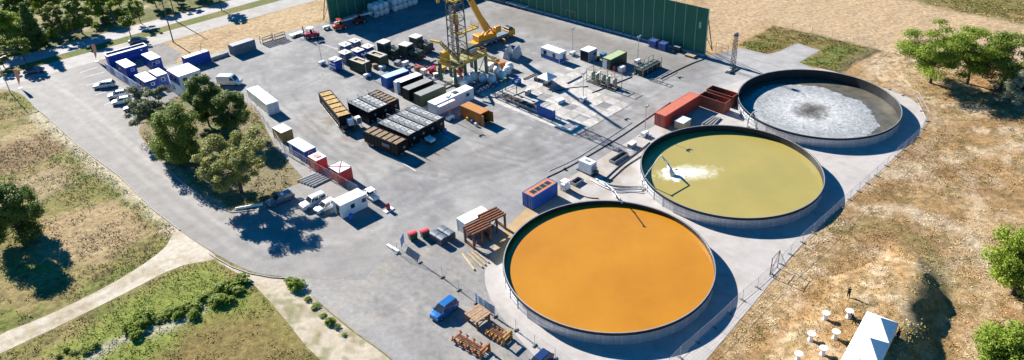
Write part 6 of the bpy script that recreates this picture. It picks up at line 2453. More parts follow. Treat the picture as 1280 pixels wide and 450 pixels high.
bag_stack(470, 21, 3, 2, 2, 'the left stack', 'white bulk bags stacked by the green wall')
bag_stack(494, 13.5, 5, 2, 2, 'the right stack', 'white bulk bags stacked by the green wall')
bl = ['nearest the rig column', 'beside the wellhead', 'at the right rig leg', 'between the rig and the yellow compressor', 'right of the rig stairs', 'nearest the slabs', 'behind the long white container', 'under the platform edge', 'at the foot of the rig stairs', 'in front of the wedge ramps']
for i, (px, py) in enumerate(((572, 104), (585, 103), (604, 101), (622, 92), (628, 97), (615, 103), (580, 108), (592, 99), (634, 92), (637, 87))):
    bag('slumped white bag %s' % bl[i], gpos(px, py), rg.uniform(0, 3), 'white bags lying around the rig', i)
gpz = 'loose drill pipes around the rig'
for i, (px, py, rz_, ln, lab) in enumerate(((560, 110, AU, 6, 'rusty drill pipe in front of the left rig columns'), (590, 107, AU + .1, 7, 'rusty drill pipe in front of the middle rig columns'), (600, 109, AU + .2, 6, 'rusty drill pipe lying beside the red and white barrier'),
                                            (575, 100, AV, 5, 'rusty drill pipe lying under the rig floor'), (625, 103, AU - .2, 5, 'rusty drill pipe lying near the slumped bags'), (540, 84, AU, 6, 'rusty pipe lying behind the grey roofed container'), (536, 80, AU + .1, 5, 'rusty pipe lying beneath the pipe ramp'), (549, 92, AU - .1, 5, 'rusty pipe lying left of the rig columns'))):
    p = gpos(px, py)
    o = MB().tube((-ln / 2, 0, .12), (ln / 2, 0, .12), .11, 8).build('drill_pipe', RUST)
    o.location = p
    o.rotation_euler = (0, 0, rz_)
    tag(o, lab, 'pipe', gpz)
t = thing('warning_barrier', 'red and white striped barrier in the shade right of the rig', 'barrier', gpos(606, 112), AU)
RW = (paintm('barrier_red', (.55, .05, .05)), WHITEC)
for i in range(8):
    MB().box(-2 + i * .5, -.03, .55, -1.5 + i * .5, .03, .85).build('stripe', RW[i % 2], t)
    MB().box(-2 + i * .5, -.03, .15, -1.5 + i * .5, .03, .4).build('stripe', RW[(i + 1) % 2], t)
for x in (-1.6, 1.6):
    MB().box(x - .06, -.3, 0, x + .06, .3, .14).build('foot', RUBBER, t)


# forklift and telehandlers
def forklift(label, px, py, rz, col, s=1.0, boom=False):
    t = thing('telehandler' if boom else 'forklift', label, 'telehandler' if boom else 'forklift', gpos(px, py), rz)
    MB().cbox(-1.9, -1.0, .5, 1.3, 1.0, 1.5, .2).build('body', col, t)
    MB().cbox(-2.2, -.9, .45, -1.92, .9, 1.45, .1).build('counterweight', DARKST, t)
    for sx in (-.9, .75):
        for sy in (-.8, .8):
            MB().beam((sx, sy, 1.5), (sx * .9, sy * .9, 2.75), .09).build('cab_post', DARKST, t)
    MB().cbox(-1.0, -.85, 2.75, .8, .85, 2.85, .04).build('cab_roof', col if boom else WHITEC, t)
    MB().cbox(-.5, -.35, 1.5, .1, .35, 2.2, .1).build('seat', BLACKP, t)
    for sx, r_ in ((-1.2, .5), (.9, .6)):
        for sy in (-1, 1):
            wheel(t, sx, sy * .95, r_, r_, .38)
    if boom:
        MB().beam((-1.6, .2, 1.9), (3.6, .2, 2.3), .4).build('boom', WHITEC, t)
        MB().box(3.6, -.7, 1.5, 3.75, 1.1, 2.4).build('fork_carriage', DARKST, t)
        for y in (-.3, .7):
            MB().box(3.76, y - .07, 1.5, 4.9, y + .07, 1.58).build('fork', DARKST, t)
    else:
        for y in (-.5, .5):
            MB().box(1.55, y - .09, .1, 1.75, y + .09, 3.4).build('mast_rail', DARKST, t)
            MB().box(1.78, y - .07, .12, 3.0, y + .07, .19).build('fork', STEEL, t)
        MB().box(1.6, -.6, 1.4, 1.74, .6, 1.6).build('mast_bar', STEEL, t)
    return t


REDV = fast_paint('red_vehicle', (.50, .03, .05))
forklift('red and black forklift parked alone on the left of the yard', 389, 47.5, R(200), REDV)
forklift('orange red telehandler in the corner by the left end of the green wall', 427, 36, R(25), fast_paint('orange_red_vehicle', (.55, .07, .02)), boom=True)
forklift('dark red telehandler in the shade of the green wall beside the bags', 451, 28.5, R(20), fast_paint('dark_red_vehicle', (.30, .02, .02)), boom=True)
t = thing('utility_cart', 'small white utility cart left of the orange red telehandler', 'cart', gpos(408.5, 36.5), R(30))
MB().cbox(-.9, -.5, .35, .9, .5, .9, .08).build('body', WHITEC, t)
for sx in (-.6, .6):
    for sy in (-1, 1):
        wheel(t, sx, sy * .5, .25, .25, .14)
# racks and platform along the sandy edge
for px, py, lab in ((334, 53, 'weathered rack of wooden frames at the sandy edge, nearer the grey container'), (349, 49, 'weathered rack of wooden frames at the sandy edge, nearer the forklift')):
    t = thing('stillage_rack', lab, 'rack', gpos(px, py), AU, 'racks along the sandy edge')
    for sx in (-1.5, 1.5):
        for sy in (-.7, .7):
            MB().beam((sx, sy, 0), (sx, sy, 1.9), .12).build('post', WOOD, t)
    for z in (.3, 1.1, 1.85):
        for sy in (-.7, .7):
            MB().beam((-1.5, sy, z), (1.5, sy, z), .1, .14).build('rail', WOOD, t)
        for k in range(5):
            MB().box(-1.3 + k * .55, -.65, z + .08, -.95 + k * .55, .65, z + .12).build('slat', WOOD, t)
t = thing('flat_trailer', 'low white flatbed trailer between the racks and the forklift', 'trailer', gpos(371, 44.5), AU)
MB().cbox(-1.9, -.8, .5, 1.9, .8, .68, .04).build('bed', WHITEC, t)
for sx in (-.5, .5):
    for sy in (-1, 1):
        wheel(t, sx, sy * .85, .28, .28, .16)
MB().beam((1.9, 0, .5), (3.1, 0, .35), .1).build('drawbar', STEEL, t)
t = thing('lowbed_trailer', 'loaded flatbed with pipes standing at the foot of the green wall', 'trailer', gpos(647, 8), AV)
MB().cbox(-3.6, -1.1, .6, 3.6, 1.1, .85, .05).build('bed', WHITEC, t)
for k in range(6):
    MB().tube((-3.2, -.8 + k * .32, .98), (2.4, -.8 + k * .32, .98), .13, 7).build('pipe', WOOD if k % 2 else STEEL, t)
MB().cbox(-4.9, -1.1, .5, -3.62, 1.1, 2.1, .2).build('cab', DARKST, t)
for sx in (-2.6, 2.4, 1.4):
    for sy in (-1, 1):
        wheel(t, sx, sy * 1.0, .42, .42, .25)
t = thing('generator', 'dark green generator with beige frame at the foot of the green wall', 'generator', gpos(716, 24), AV)
MB().cbox(-1.5, -.9, .2, 1.5, .9, 2.0, .15).build('housing', DKGREEN, t)
pallet_frame(MB(), -1.6, -1.0, .05, 1.6, 1.0, 2.6, .1).build('frame', BEI, t)
MB().tube((.8, .3, 2.0), (.8, .3, 3.0), .1, 7).build('exhaust', DARKST, t)
for px, py, lab, sc_ in ((847, 64.5, 'dark equipment case at the foot of the green wall, right of the blue tanks', 1.0), (863, 71, 'pallet stack at the foot of the green wall near its right end', .6)):
    t = thing('equipment_case' if sc_ == 1 else 'pallet_stack', lab, 'case' if sc_ == 1 else 'pallet', gpos(px, py), AV)
    if sc_ == 1:
        MB().cbox(-.8, -.5, .1, .8, .5, 1.3, .08).build('body', DARKST, t)
        MB().cbox(-.85, -.55, 1.302, .85, .55, 1.4, .03).build('lid', GREY, t)
    else:
        for k in range(3):
            for j in range(5):
                MB().box(-1.2, -.6 + j * .26, .12 + k * .16, 1.2, -.4 + j * .26, .15 + k * .16).build('slat', WOOD, t)
            for x in (-1.1, 0, 1.1):
                MB().box(x - .06, -.6, .02 + k * .16, x + .06, .62, .118 + k * .16).build('bearer', WOOD, t)

# small things standing about the drill site
CL = [(545, 96, 'crate', 'grey lidded crate behind the grey roofed containers', GREY), (553, 88, 'crate', 'yellow lidded crate under the pipe ramp', YELLOW), (541, 90, 'crate', 'red lidded crate between the pipe ramp and the containers', REDV),
      (596, 92, 'crate', 'blue lidded crate under the rig platform', BLUE), (612, 86, 'crate', 'white lidded crate beside the yellow compressor', WHITEC), (628, 84, 'crate', 'orange lidded crate between the compressor and the wedge ramps', ORANGE),
      (507, 82, 'crate', 'white lidded crate in front of the dark green pump unit', WHITEC), (497, 80, 'crate', 'grey lidded crate left of the dark green pump unit', GREY), (522, 88, 'crate', 'rust brown lidded crate behind the white roofed container', RUST),
      (530, 92, 'crate', 'white lidded crate behind the grey roofed containers', WHITEC), (471, 84, 'crate', 'brown lidded crate at the foot of the rear dark green tank box', BROWNTOP), (478, 86, 'crate', 'white lidded crate beside the blue container', WHITEC),
      (660, 118, 'crate', 'grey lidded crate on the slabs by the pipe rack', GREY), (700, 128, 'crate', 'white lidded crate on the slabs below the lighting mast', WHITEC), (672, 100, 'crate', 'dark lidded crate left of the white canopy', DARKST)]
for i, (px, py, nm, lab, m_) in enumerate(CL):
    t = thing(nm, lab, nm, gpos(px, py, .07), AU + .2 * ((i * 7) % 5 - 2), 'crates around the drill site')
    a_, b_, c_ = rg.uniform(.5, 1.1), rg.uniform(.4, .7), rg.uniform(.6, 1.2)
    MB().cbox(-a_, -b_, 0, a_, b_, c_, .04).build('body', m_, t)
    MB().cbox(-a_ - .04, -b_ - .04, c_ + .002, a_ + .04, b_ + .04, c_ + .09, .03).build('lid', m_ if i % 3 else WHITEC, t)
    for s_ in (-1, 1):
        MB().box(s_ * a_ * .5 - .05, -b_ - .03, .02, s_ * a_ * .5 + .05, -b_ - .002, c_ - .02).build('strap', DARKST, t)
for i, (pts, lab) in enumerate((([(571, 112, .1), (590, 116, .1), (610, 122, .1), (640, 120, .1), (660, 112, .1)], 'black hose snaking over the slabs from the rig to the canopy'),
                               ([(530, 86, .1), (545, 80, .1), (556, 86, .1), (570, 92, .1)], 'black hose from the containers to the rig columns'),
                               ([(480, 78, .1), (490, 84, .1), (505, 86, .1), (520, 82, .1), (535, 84, .1)], 'black hose between the pump units and the blue container'),
                               ([(690, 115, .1), (712, 110, .1), (735, 108, .1)], 'black hose from the canopy to the beige pipe frame skid'),
                               ([(790, 96, .1), (770, 104, .1), (740, 116, .1)], 'black hose from the green skid to the slabs'),
                               ([(826, 98, .1), (850, 86, .1), (868, 78, .1), (880, 74, .1)], 'black hose running from the green skid to the green wall'))):
    o = hose(lab, pts, .10, RUBBER)
    o['group'] = 'black hoses on the drill site'
for i, (px, py, lab) in enumerate(((512, 89, 'blue drum behind the white roofed container'), (538, 101, 'blue drum between the grey roofed containers and the rig'), (620, 108, 'blue drum beside the slumped bags'), (702, 72, 'black drum in front of the blue and white cabin'), (748, 76, 'black drum beside the small open cabin'))):
    t = thing('drum', lab, 'drum', gpos(px, py, .05), 0, 'drums on the drill site')
    c_ = BLUEP if 'blue' in lab[:5] else RUBBER
    MB().lathe([(0, 0), (.36, 0), (.36, .35), (.38, .38), (.36, .41), (.36, .95), (.32, 1.0), (0, 1.0)], 14).build('shell', c_, t)
    MB().lathe([(.33, 1.0), (.38, 1.01), (.38, 1.05), (.33, 1.05)], 14).build('rim', STEEL, t)

for i, (px, py, rz_, ln, m_, lab) in enumerate(((505, 91, AU, 3.5, WHITE, 'white pipe lying behind the blue container'), (525, 83, AV, 3.0, REDV, 'red pipe lying in front of the dark green pump unit'), (533, 88, AU + .3, 4, WHITE, 'white pipe lying behind the grey roofed containers'),
                                                (545, 99, AU - .3, 3.5, STEEL, 'bare steel pipe lying left of the rig columns'), (500, 76, AV + .3, 3.5, RUST, 'rusty pipe lying between the two dark pump units'), (556, 106, AU, 5, STEEL, 'bare steel pipe in front of the left rig columns'),
                                                (645, 88, AV, 4, STEEL, 'bare steel pipe lying below the wedge ramps'), (662, 96, AU, 4, RUST, 'rusty pipe lying left of the white canopy'), (718, 100, AU, 5, STEEL, 'bare steel pipe lying between the canopy and the beige skid'))):
    o = MB().tube((-ln / 2, 0, .15), (ln / 2, 0, .15), .13, 8).build('loose_pipe', m_)
    o.location = gpos(px, py, .06)
    o.rotation_euler = (0, 0, rz_)
    tag(o, lab, 'pipe', 'loose pipes about the yard')

# ------------------------------------------------------------------ entrance compound (upper left)
DBLUE = paintm('deep_blue_paint', (.006, .06, .34), (.006, .045, .24))
t = thing('entrance_box', 'long deep blue open topped entrance box nearest the road', 'cabin', roofpos(157, 62.0, 2.9), R(40))
L_, W_, H_ = 9.4, 2.6, 2.9
for y in (-W_ / 2, W_ / 2):
    for i in range(6):
        MB().box(-L_ / 2 + i * L_ / 6 + .012, y - .04, .1, -L_ / 2 + (i + 1) * L_ / 6 - .012, y + .04, H_ - .1).build('wall_panel', DBLUE, t)
for x in (-L_ / 2 + .04, L_ / 2 - .04):
    for i in range(2):
        MB().box(x - .04, -1.25 + i * 1.25 + .012, .1, x + .04, i * 1.25 - .012, H_ - .1).build('wall_panel', DBLUE, t)
for y in (-W_ / 2, W_ / 2):
    MB().box(-L_ / 2 - .05, y - .12, H_ - .098, L_ / 2 + .05, y + .12, H_ + .02).build('coping', ROOFW, t)
for x in (-L_ / 2, L_ / 2):
    MB().box(x - .12, -W_ / 2 + .122, H_ - .098, x + .12, W_ / 2 - .122, H_ + .02).build('coping', ROOFW, t)
MB().box(-L_ / 2 + .1, -W_ / 2 + .1, H_ - .45, L_ / 2 - .1, W_ / 2 - .1, H_ - .35).build('roof', paintm('grey_roofing', (.42, .43, .40)), t)
o = MB().box(2.9, -W_ / 2 - .055, 2.0, 3.4, -W_ / 2 - .042, 2.35).build('logo_plate', WHITEC, t)
o = MB().box(.0, -W_ / 2 - .055, 1.0, 2.4, -W_ / 2 - .042, 1.6).build('lettering', paintm('pale_blue_lettering', (.07, .10, .38)), t)


def ecab(label, px, py, L_, W_, wall, base=None, z=0, rz=AV, wins=(), H=2.7, logo=True, group='blue site cabins of the entrance compound'):
    p = roofpos(px, py, H + z)
    t = cabin('site_cabin', label, 'cabin', (p[0], p[1], .02 + z), rz, L_, W_, H, wall, ROOFW, trim=wall, wins=wins, base=base, group=group, base_h=1.1)
    if logo:
        o = MB().box(L_ / 2 + .005, -.2, 1.35, L_ / 2 + .022, .65, 2.1).build('logo_plate', WHITEC, t)
        MB().box(L_ / 2 + .024, -.05, 1.5, L_ / 2 + .032, .5, 1.95).build('emblem', DBLUE, o)
    return t


ecab('blue cabin with white roof next to the entrance box, beside the parking bays', 157, 79.0, 5.8, 2.5, DBLUE, wins=[('-y', -1.5, 1.3, 1.0, 1.0)])
ecab('blue cabin with white roof below the first, nearest the dark tree', 181.5, 96, 6.0, 2.6, DBLUE, wins=[('-y', -1.5, 1.3, 1.0, 1.0), ('-y', 1.2, 1.3, 1.0, 1.0)])
ecab('blue cabin with white roof at the far right of the compound, near the sandy strip', 188.5, 69.6, 5.6, 2.5, DBLUE, wins=[('+x', -.7, .8, .9, 1.1)])
ecab('blue cabin with white roof squeezed beside the stacked white cabins', 197, 90, 4.6, 2.4, DBLUE, logo=False, wins=[('+x', 0, .8, .9, 1.1)])
for y, lab, lab2 in ((-1.25, 'upper white cabin of the stack with a blue window side, left half', 'lower white cabin of the stack, left half'), (1.25, 'upper white cabin of the stack, right half', 'lower white cabin of the stack, right half')):
    c = Vector(roofpos(229, 87, 5.4)) + DU * y
    t = cabin('stacked_cabin', lab2, 'cabin', (c.x, c.y, .02), AV, 6.0, 2.48, 2.68, WHITEC, ROOFW, wins=[('+x', 0, .9, .9, 1.1), ('-y', -1.5, 1.2, 1.0, 1.0)], group='stacked white cabins')
    t = cabin('stacked_cabin', lab, 'cabin', (c.x, c.y, 2.72), AV, 6.0, 2.48, 2.68, WHITEC, ROOFW, trim=WHITEC, wins=[('+x', 0, .9, .9, 1.1)], group='stacked white cabins')
    if y < 0:
        MB().box(-2.8, -1.262, .3, 2.8, -1.245, 2.4).build('blue_panel', DBLUE, t)
        MB().box(-1.6, -1.278, .9, 1.4, -1.264, 1.9).build('pane', GLASS, t)
# printed banner fence in front of the compound
A_, B_ = at(134, 88), at(180, 118)
t = thing('banner_fence', 'printed blue and white banner fence between the parking bays and the blue cabins', 'fence', A_, math.atan2(B_.y - A_.y, B_.x - A_.x))
LL = (B_ - A_).length
nb = 8
PR = [paintm('print_pale', (.45, .55, .68), (.15, .25, .5), sc=1.6), paintm('print_white', (.72, .75, .8), (.2, .35, .6), sc=1.2), paintm('print_blue', (.02, .06, .30), (.2, .3, .5), sc=1.4)]
for i in range(nb):
    MB().box(i * LL / nb + .04, -.02, .15, (i + 1) * LL / nb - .04, .02, 2.0).build('banner', PR[(i * 2) % 3], t)
for i in range(nb + 1):
    MB().tube((i * LL / nb, 0, 0), (i * LL / nb, 0, 2.1), .035, 6).build('post', STEEL, t)

container('blue_container', 'blue container with a pale roof standing alone at the sandy strip', 'container', roofpos(244, 67.2, 2.6), AU, 6.2, 2.0, 2.6, DBLUE, paintm('pale_roof', (.55, .63, .66), (.62, .64, .60)))
container('grey_container', 'grey steel container at the sandy edge left of the racks', 'container', roofpos(301.5, 52.3, 2.6), AU, 6.06, 2.44, 2.6, paintm('slate_grey', (.14, .19, .22)), paintm('grey_roof', (.33, .34, .34)))
t = thing('concrete_barrier', 'pale concrete barrier between the blue and the grey container', 'barrier', gpos(275, 72), AU)
for k in range(3):
    MB().cbox(-2.2 + k * 1.5, -.4, 0, -.74 + k * 1.5, .4, .8, .15).build('block', CONC, t)

# long white trailer box, boxes by the fence
_w = Vector(roofpos(327.5, 118.5, 2.6))
_d = Vector((math.cos(R(-53)), math.sin(R(-53)), 0))
container('white_container', 'shorter white container at the fence, the end nearest the white van', 'container', _w - _d * 3.4, R(-53), 4.4, 2.6, 2.5, WHITEC, ROOFW, 'white containers behind the island trees', doors=None)
container('white_container', 'longer white container at the fence, the end nearest the amber box', 'container', _w + _d * 2.15, R(-53), 6.4, 2.6, 2.62, WHITEC, ROOFW, 'white containers behind the island trees', doors='+x')
AMB = paintm('amber_paint', (.42, .21, .04), (.33, .17, .05))
cabin('amber_box', 'amber brown site box with a white roof behind the fence', 'cabin', roofpos(352.5, 160.2, 2.4), AV, 3.4, 2.4, 2.4, AMB, ROOFW, door=('+x', 0, AMB))
cabin('blue_box', 'blue site box with a light blue roof between the amber and the red box', 'cabin', roofpos(376.5, 180.5, 2.4), AV, 6.0, 2.44, 2.4, BLUE, paintm('light_blue_roof', (.36, .46, .56), (.5, .55, .58)), door=('-y', -2.0, WHITEC), wins=[('+x', 0, .9, .8, 1.1)])
REDB = paintm('red_box_paint', (.50, .03, .035), (.40, .04, .04))
t = cabin('red_box', 'narrow red box with white roof, left of the larger red box', 'cabin', roofpos(396.3, 195.3, 2.4), AV, 2.7, 2.2, 2.4, REDB, ROOFW, door=('+x', 0, REDB))
o = MB().cbox(-.7, -.5, 2.402, .7, .5, 2.5, .05).build('roof_hatch', paintm('hatch_pink', (.5, .25, .22)), t)
t = cabin('red_box', 'larger red box with red bars crossing its white roof', 'cabin', roofpos(425, 208.5, 2.45), AV, 3.2, 2.7, 2.45, REDB, ROOFW, door=('+x', 0, REDB), wins=[('-y', -.9, .6, .7, 1.2)])
for a, b in (((-1.6, -1.35), (1.6, 1.35)), ((-1.6, 1.35), (1.6, -1.35)), ((-1.6, 0), (0, 0))):
    MB().beam((a[0], a[1], 2.5 + .03 * (a[1] > 0)), (b[0], b[1], 2.5 + .03 * (a[1] > 0)), .08, .06).build('roof_bar', REDB, t)
t = cabin('guard_cabin', 'white guard cabin with dark doorway and small windows at the yard entrance', 'cabin', roofpos(436.4, 246.0, 2.6), R(41), 5.0, 2.6, 2.6, WHITEC, ROOFW, wins=[('-y', -.3, .8, .8, 1.1), ('-y', 1.9, .8, .8, 1.2)], door=('-x', -.2, DARKST))
t = thing('rubbish_bin', 'blue rubbish bin standing against the white guard cabin', 'bin', gpos(439.5, 274.5), R(41))
MB().lathe([(0, 0), (.3, 0), (.36, .95), (.38, 1.0), (0, 1.0)], 14).build('body', paintm('bin_blue', (.02, .13, .55)), t)
MB().lathe([(.39, 1.0), (.39, 1.06), (.2, 1.2), (0, 1.22)], 14).build('lid', paintm('bin_blue', (.02, .13, .55)), t)
t = thing('utility_vehicle', 'small white utility vehicle with roof beside the guard cabin', 'utility vehicle', gpos(465, 248), R(-50))
MB().cbox(-1.6, -.7, .4, .0, .7, .9, .08).build('load_bed', WHITEC, t)
MB().cbox(.02, -.7, .35, 1.5, .7, .95, .25).build('bonnet', WHITEC, t)
MB().cbox(-.9, -.65, 1.75, .7, .65, 1.85, .05).build('roof', WHITEC, t)
for sx in (-.8, .6):
    for sy in (-.6, .6):
        MB().beam((sx, sy, .9), (sx, sy, 1.75), .06).build('roof_post', DARKST, t)
MB().cbox(-.6, -.55, .9, -.1, .55, 1.35, .08).build('seat', BLACKP, t)
for sx in (-1.0, 1.0):
    for sy in (-1, 1):
        wheel(t, sx, sy * .65, .3, .3, .2)
t = thing('hydrant_station', 'red fire extinguisher stand on a white base right of the guard cabin', 'hydrant', gpos(486, 263), AU)
MB().cbox(-.9, -.5, 0, .9, .5, .18, .04).build('base', WHITEC, t)
for x in (-.12, .18):
    o = MB().lathe([(0, .18), (.16, .2), (.16, .95), (.1, 1.1), (.05, 1.3), (0, 1.3)], 10).build('extinguisher', REDB, t)
    o.location = (x, 0, 0)
MB().box(-.32, .17, .18, .38, .22, 1.3).build('back_board', REDB, t)
gp = 'grey pipes stacked beside the mesh fence'
for i in range(6):
    p = gpos(383.5 + i * 3.7, 222.5 + i * 1.3)
    o = MB().tube((-1.9, 0, .16), (1.9, 0, .16), .15, 9).build('steel_pipe', PIPEM)
    o.location = (p[0], p[1], .03)
    o.rotation_euler = (0, 0, R(38) + .02 * i)
    tag(o, 'pale grey pipe on the ground by the mesh fence, %s from the wagon' % ['nearest', 'second', 'third', 'fourth', 'fifth', 'farthest'][i], 'pipe', gp)

# ------------------------------------------------------------------ cars
SILVER = fast_paint('silver_car_paint', (.48, .50, .52))
WHITECAR = fast_paint('white_car_paint', (.75, .75, .75))
DKBLUE = fast_paint('dark_blue_car_paint', (.02, .045, .14))
GREYCAR = fast_paint('grey_car_paint', (.10, .11, .125))
AZURE = fast_paint('azure_car_paint', (.02, .15, .42))
gc = 'cars parked in the bays'
car('silver hatchback standing apart in the upper parking bay', 'car', gpos(131, 109), R(190), 'wagon', SILVER, gc)
car('pale silver car in the lower bays, left of the white one', 'car', gpos(148, 121), R(200), 'hatch', SILVER, gc)
car('white car in the lower bays, right of the pale silver one', 'car', gpos(153, 129), R(200), 'hatch', WHITECAR, gc)
car('dark car half hidden under the grey green tree at the bays', 'car', gpos(168, 137), R(200), 'hatch', GREYCAR, gc)
car('dark blue car turning off the road beside the orange flag', 'car', gpos(43, 91), R(193), 'sedan', DKBLUE, name='moving_car')
car('grey estate car driving on the road behind the blue entrance box', 'car', gpos(173, 53), R(14), 'sedan', GREYCAR, name='moving_car')
gs = 'vehicles parked by the island trees'
car('dark blue grey estate car parked under the sprawling tree', 'car', gpos(351, 252), R(218), 'wagon', fast_paint('blue_grey_car_paint', (.10, .14, .20)), gs)
car('silver off-road car parked between the estate car and the white car', 'car', gpos(392.5, 256), R(221), 'suv', fast_paint('bright_silver_paint', (.62, .63, .64)), gs)
car('white car parked half behind the white guard cabin', 'car', gpos(408, 261), R(225), 'hatch', WHITECAR, gs)
car('azure blue people carrier alone on the gravel', 'car', gpos(555.5, 391), R(228), 'mpv', AZURE)
car('dark blue car on the gravel cut off by the bottom edge', 'car', gpos(674, 457), R(228), 'hatch', DKBLUE)
t = thing('white_van', 'white panel van beside the dark green island tree', 'van', gpos(288.5, 105.5), R(-8))
vb = carbody(5.4, 1.95, [(2.7, .8, .4, .9), (2.55, .93, .3, 1.05), (1.75, 1, .28, 1.2), (1.0, 1, .28, 2.25), (.6, 1, .28, 2.38), (-2.5, 1, .28, 2.38), (-2.7, .97, .35, 2.25)])
vb.build('body', WHITECAR, t)
MB().add([(1.72, -.8, 1.27), (1.72, .8, 1.27), (1.08, .74, 2.17), (1.08, -.74, 2.17)], [(0, 1, 2, 3)]).build('windscreen', GLASS, t).location = (.035, 0, .025)
for s in (-1, 1):
    MB().add([(1.5, s * .985, 1.35), (.45, s * .985, 1.35), (.45, s * .985, 2.0), (1.05, s * .985, 2.0)], [(0, 1, 2, 3)]).build('side_window', GLASS, t)
    for x in (1.75, -1.75):
        wheel(t, x, s * .88, .34, .34, .22)
    MB().cbox(2.6, s * .65 - .18, .8, 2.7, s * .65 + .18, .98, .02).build('headlight', LAMPG, t)

# bay lines
lines = thing('bay_marking', 'x', 'x', (0, 0, 0))
del lines['label'], lines['category']
lines['kind'] = 'structure'
PAINTW = mat('road_paint', (.62, .62, .60), rough=.7, c2=(.42, .42, .41), sc=3, amt=.7)
for (a, b) in (((104, 97), (131, 90)), ((108, 107), (140, 98)), ((119, 119), (152, 109)), ((130, 131), (165, 120)), ((100, 91), (122, 84))):
    A_, B_ = at(*a), at(*b)
    MB().beam((A_.x, A_.y, .029), (B_.x, B_.y, .029), .16, .006).build('line', PAINTW, lines)
for (a, b) in (((361, 42), (430, 64)), ((480, 190), (520, 214)), ((546, 164), (566, 175))):
    A_, B_ = at(*a), at(*b)
    MB().beam((A_.x, A_.y, .027), (B_.x, B_.y, .027), .18, .006).build('line', PAINTW, lines)
# kerbs of the access road: stones laid end to end
KM = [MB().cbox(.01, -.09, -.05, .99, .09, .13, .02).mesh('kerb_stone', CONC)]


def kerb(px):
    pts = [at(*p) for p in px]
    t = thing('kerb', 'x', 'x', pts[0])
    del t['label'], t['category']
    t['kind'] = 'structure'
    n = 0
    for a, b in zip(pts[:-1], pts[1:]):
        L_ = (b - a).length
        k = max(1, int(round(L_ / 1.0)))
        for i in range(k):
            p = a.lerp(b, i / k) - pts[0]
            o = link('kerb_stone', KM[0], t, loc=(p.x, p.y, .02), rz=math.atan2(b.y - a.y, b.x - a.x))
            n += 1


kerb([(40, 132), (60, 147), (100, 184), (150, 221), (190, 261), (225, 288)])
kerb([(262, 318), (290, 334), (312, 342), (340, 347), (372, 349)])
kerb([(170, 166), (186, 187), (226, 227), (264, 256), (290, 266), (318, 263)])
kerb([(318, 124), (346, 166), (360, 185), (388, 214)])
t = thing('road_barrier', 'white plastic barrier row at the corner below the parked estate car', 'barrier', gpos(312, 259), R(14))
for k in range(3):
    MB().cbox(-2.3 + k * 1.52, -.2, 0, -.82 + k * 1.52, .2, .4, .1).build('block', WHITEC, t)

# ------------------------------------------------------------------ poles, flags
a, b = at(216.8, 52.8), at(220.3, 26.7)
WOODP = mat('pole_wood', (.12, .10, .08), rough=.9)
t = thing('utility_pole', 'tall twin utility pole with a sagging cable between its masts beside the road', 'utility pole', a)
d = b - a
MB().tube((0, 0, 0), (0, 0, 14), .17, 8, .12).build('pole', WOODP, t)
MB().tube((d.x, d.y, 0), (d.x, d.y, 11.5), .17, 8, .12).build('pole', WOODP, t)
m = MB()
pts = [Vector((d.x * k / 8, d.y * k / 8, 9.2 + 1.5 * (k / 4 - 1) ** 2 - .0)) for k in range(9)]
m.path(pts, .04, 5).build('cable', RUBBER, t)
MB().beam((-.6, -1, 10.6), (.6, 1, 10.6), .14).build('cross_arm', WOODP, t)
for q in (-1, 0, 1):
    o = MB().lathe([(0, 0), (.09, 0), (.09, .1), (.05, .16), (.09, .2), (0, .25)], 8).build('insulator', LAMPG, t)
    o.location = (.5 * q, .9 * q, 10.68)
g = at(13, 116)
t = thing('street_lamp', 'grey street lamp at the left edge beside the access road', 'street lamp', g, R(30))
MB().tube((0, 0, 0), (0, 0, 8.5), .11, 8, .07).build('pole', STEEL, t)
MB().beam((0, 0, 8.4), (1.4, 0, 8.7), .08).build('arm', STEEL, t)
MB().cbox(1.2, -.14, 8.62, 2.0, .14, 8.8, .04).build('lamp_head', GREY, t)
g = at(91.5, 40)
t = thing('street_lamp', 'grey street lamp standing between the wood and the bike path', 'street lamp', g, R(200))
h_ = tall(91.5, 40, 27)
MB().tube((0, 0, 0), (0, 0, h_), .09, 8, .06).build('pole', STEEL, t)
MB().beam((0, 0, h_), (1.2, 0, h_ + .2), .08).build('arm', STEEL, t)
MB().cbox(1.0, -.14, h_ + .1, 1.7, .14, h_ + .27, .04).build('lamp_head', GREY, t)
FL = paintm('flag_orange', (.75, .22, .08), (.70, .35, .22))
for px, py, lab in ((25.5, 110, 'orange feather flag on a white pole beside the dark blue car'), (121, 77, 'orange feather flag on a white pole at the entrance box')):
    t = thing('feather_flag', lab, 'flag', gpos(px, py), R(20), 'orange flags at the entrance')
    MB().tube((0, 0, 0), (0, 0, 4.6), .03, 6).build('pole', WHITEC, t)
    m = MB()
    n = 8
    for i in range(n + 1):
        z = .9 + 3.7 * i / n
        w_ = .75 * math.sin(PI * min(1, .35 + .65 * (1 - i / n))) + .05
        yy = .05 * math.sin(i * 1.1)
        m.v += [(.03, -.012, z), (.03 + w_, yy - .012, z), (.03, .012, z), (.03 + w_, yy + .012, z)]
    for i in range(n):
        q = 4 * i
        m.f += [(q, q + 1, q + 5, q + 4), (q + 3, q + 2, q + 6, q + 7), (q + 1, q + 3, q + 7, q + 5)]
    m.build('flag_cloth', FL, t)
    MB().box(-.4, -.4, 0, .4, .4, .08).build('base_plate', GREY, t)

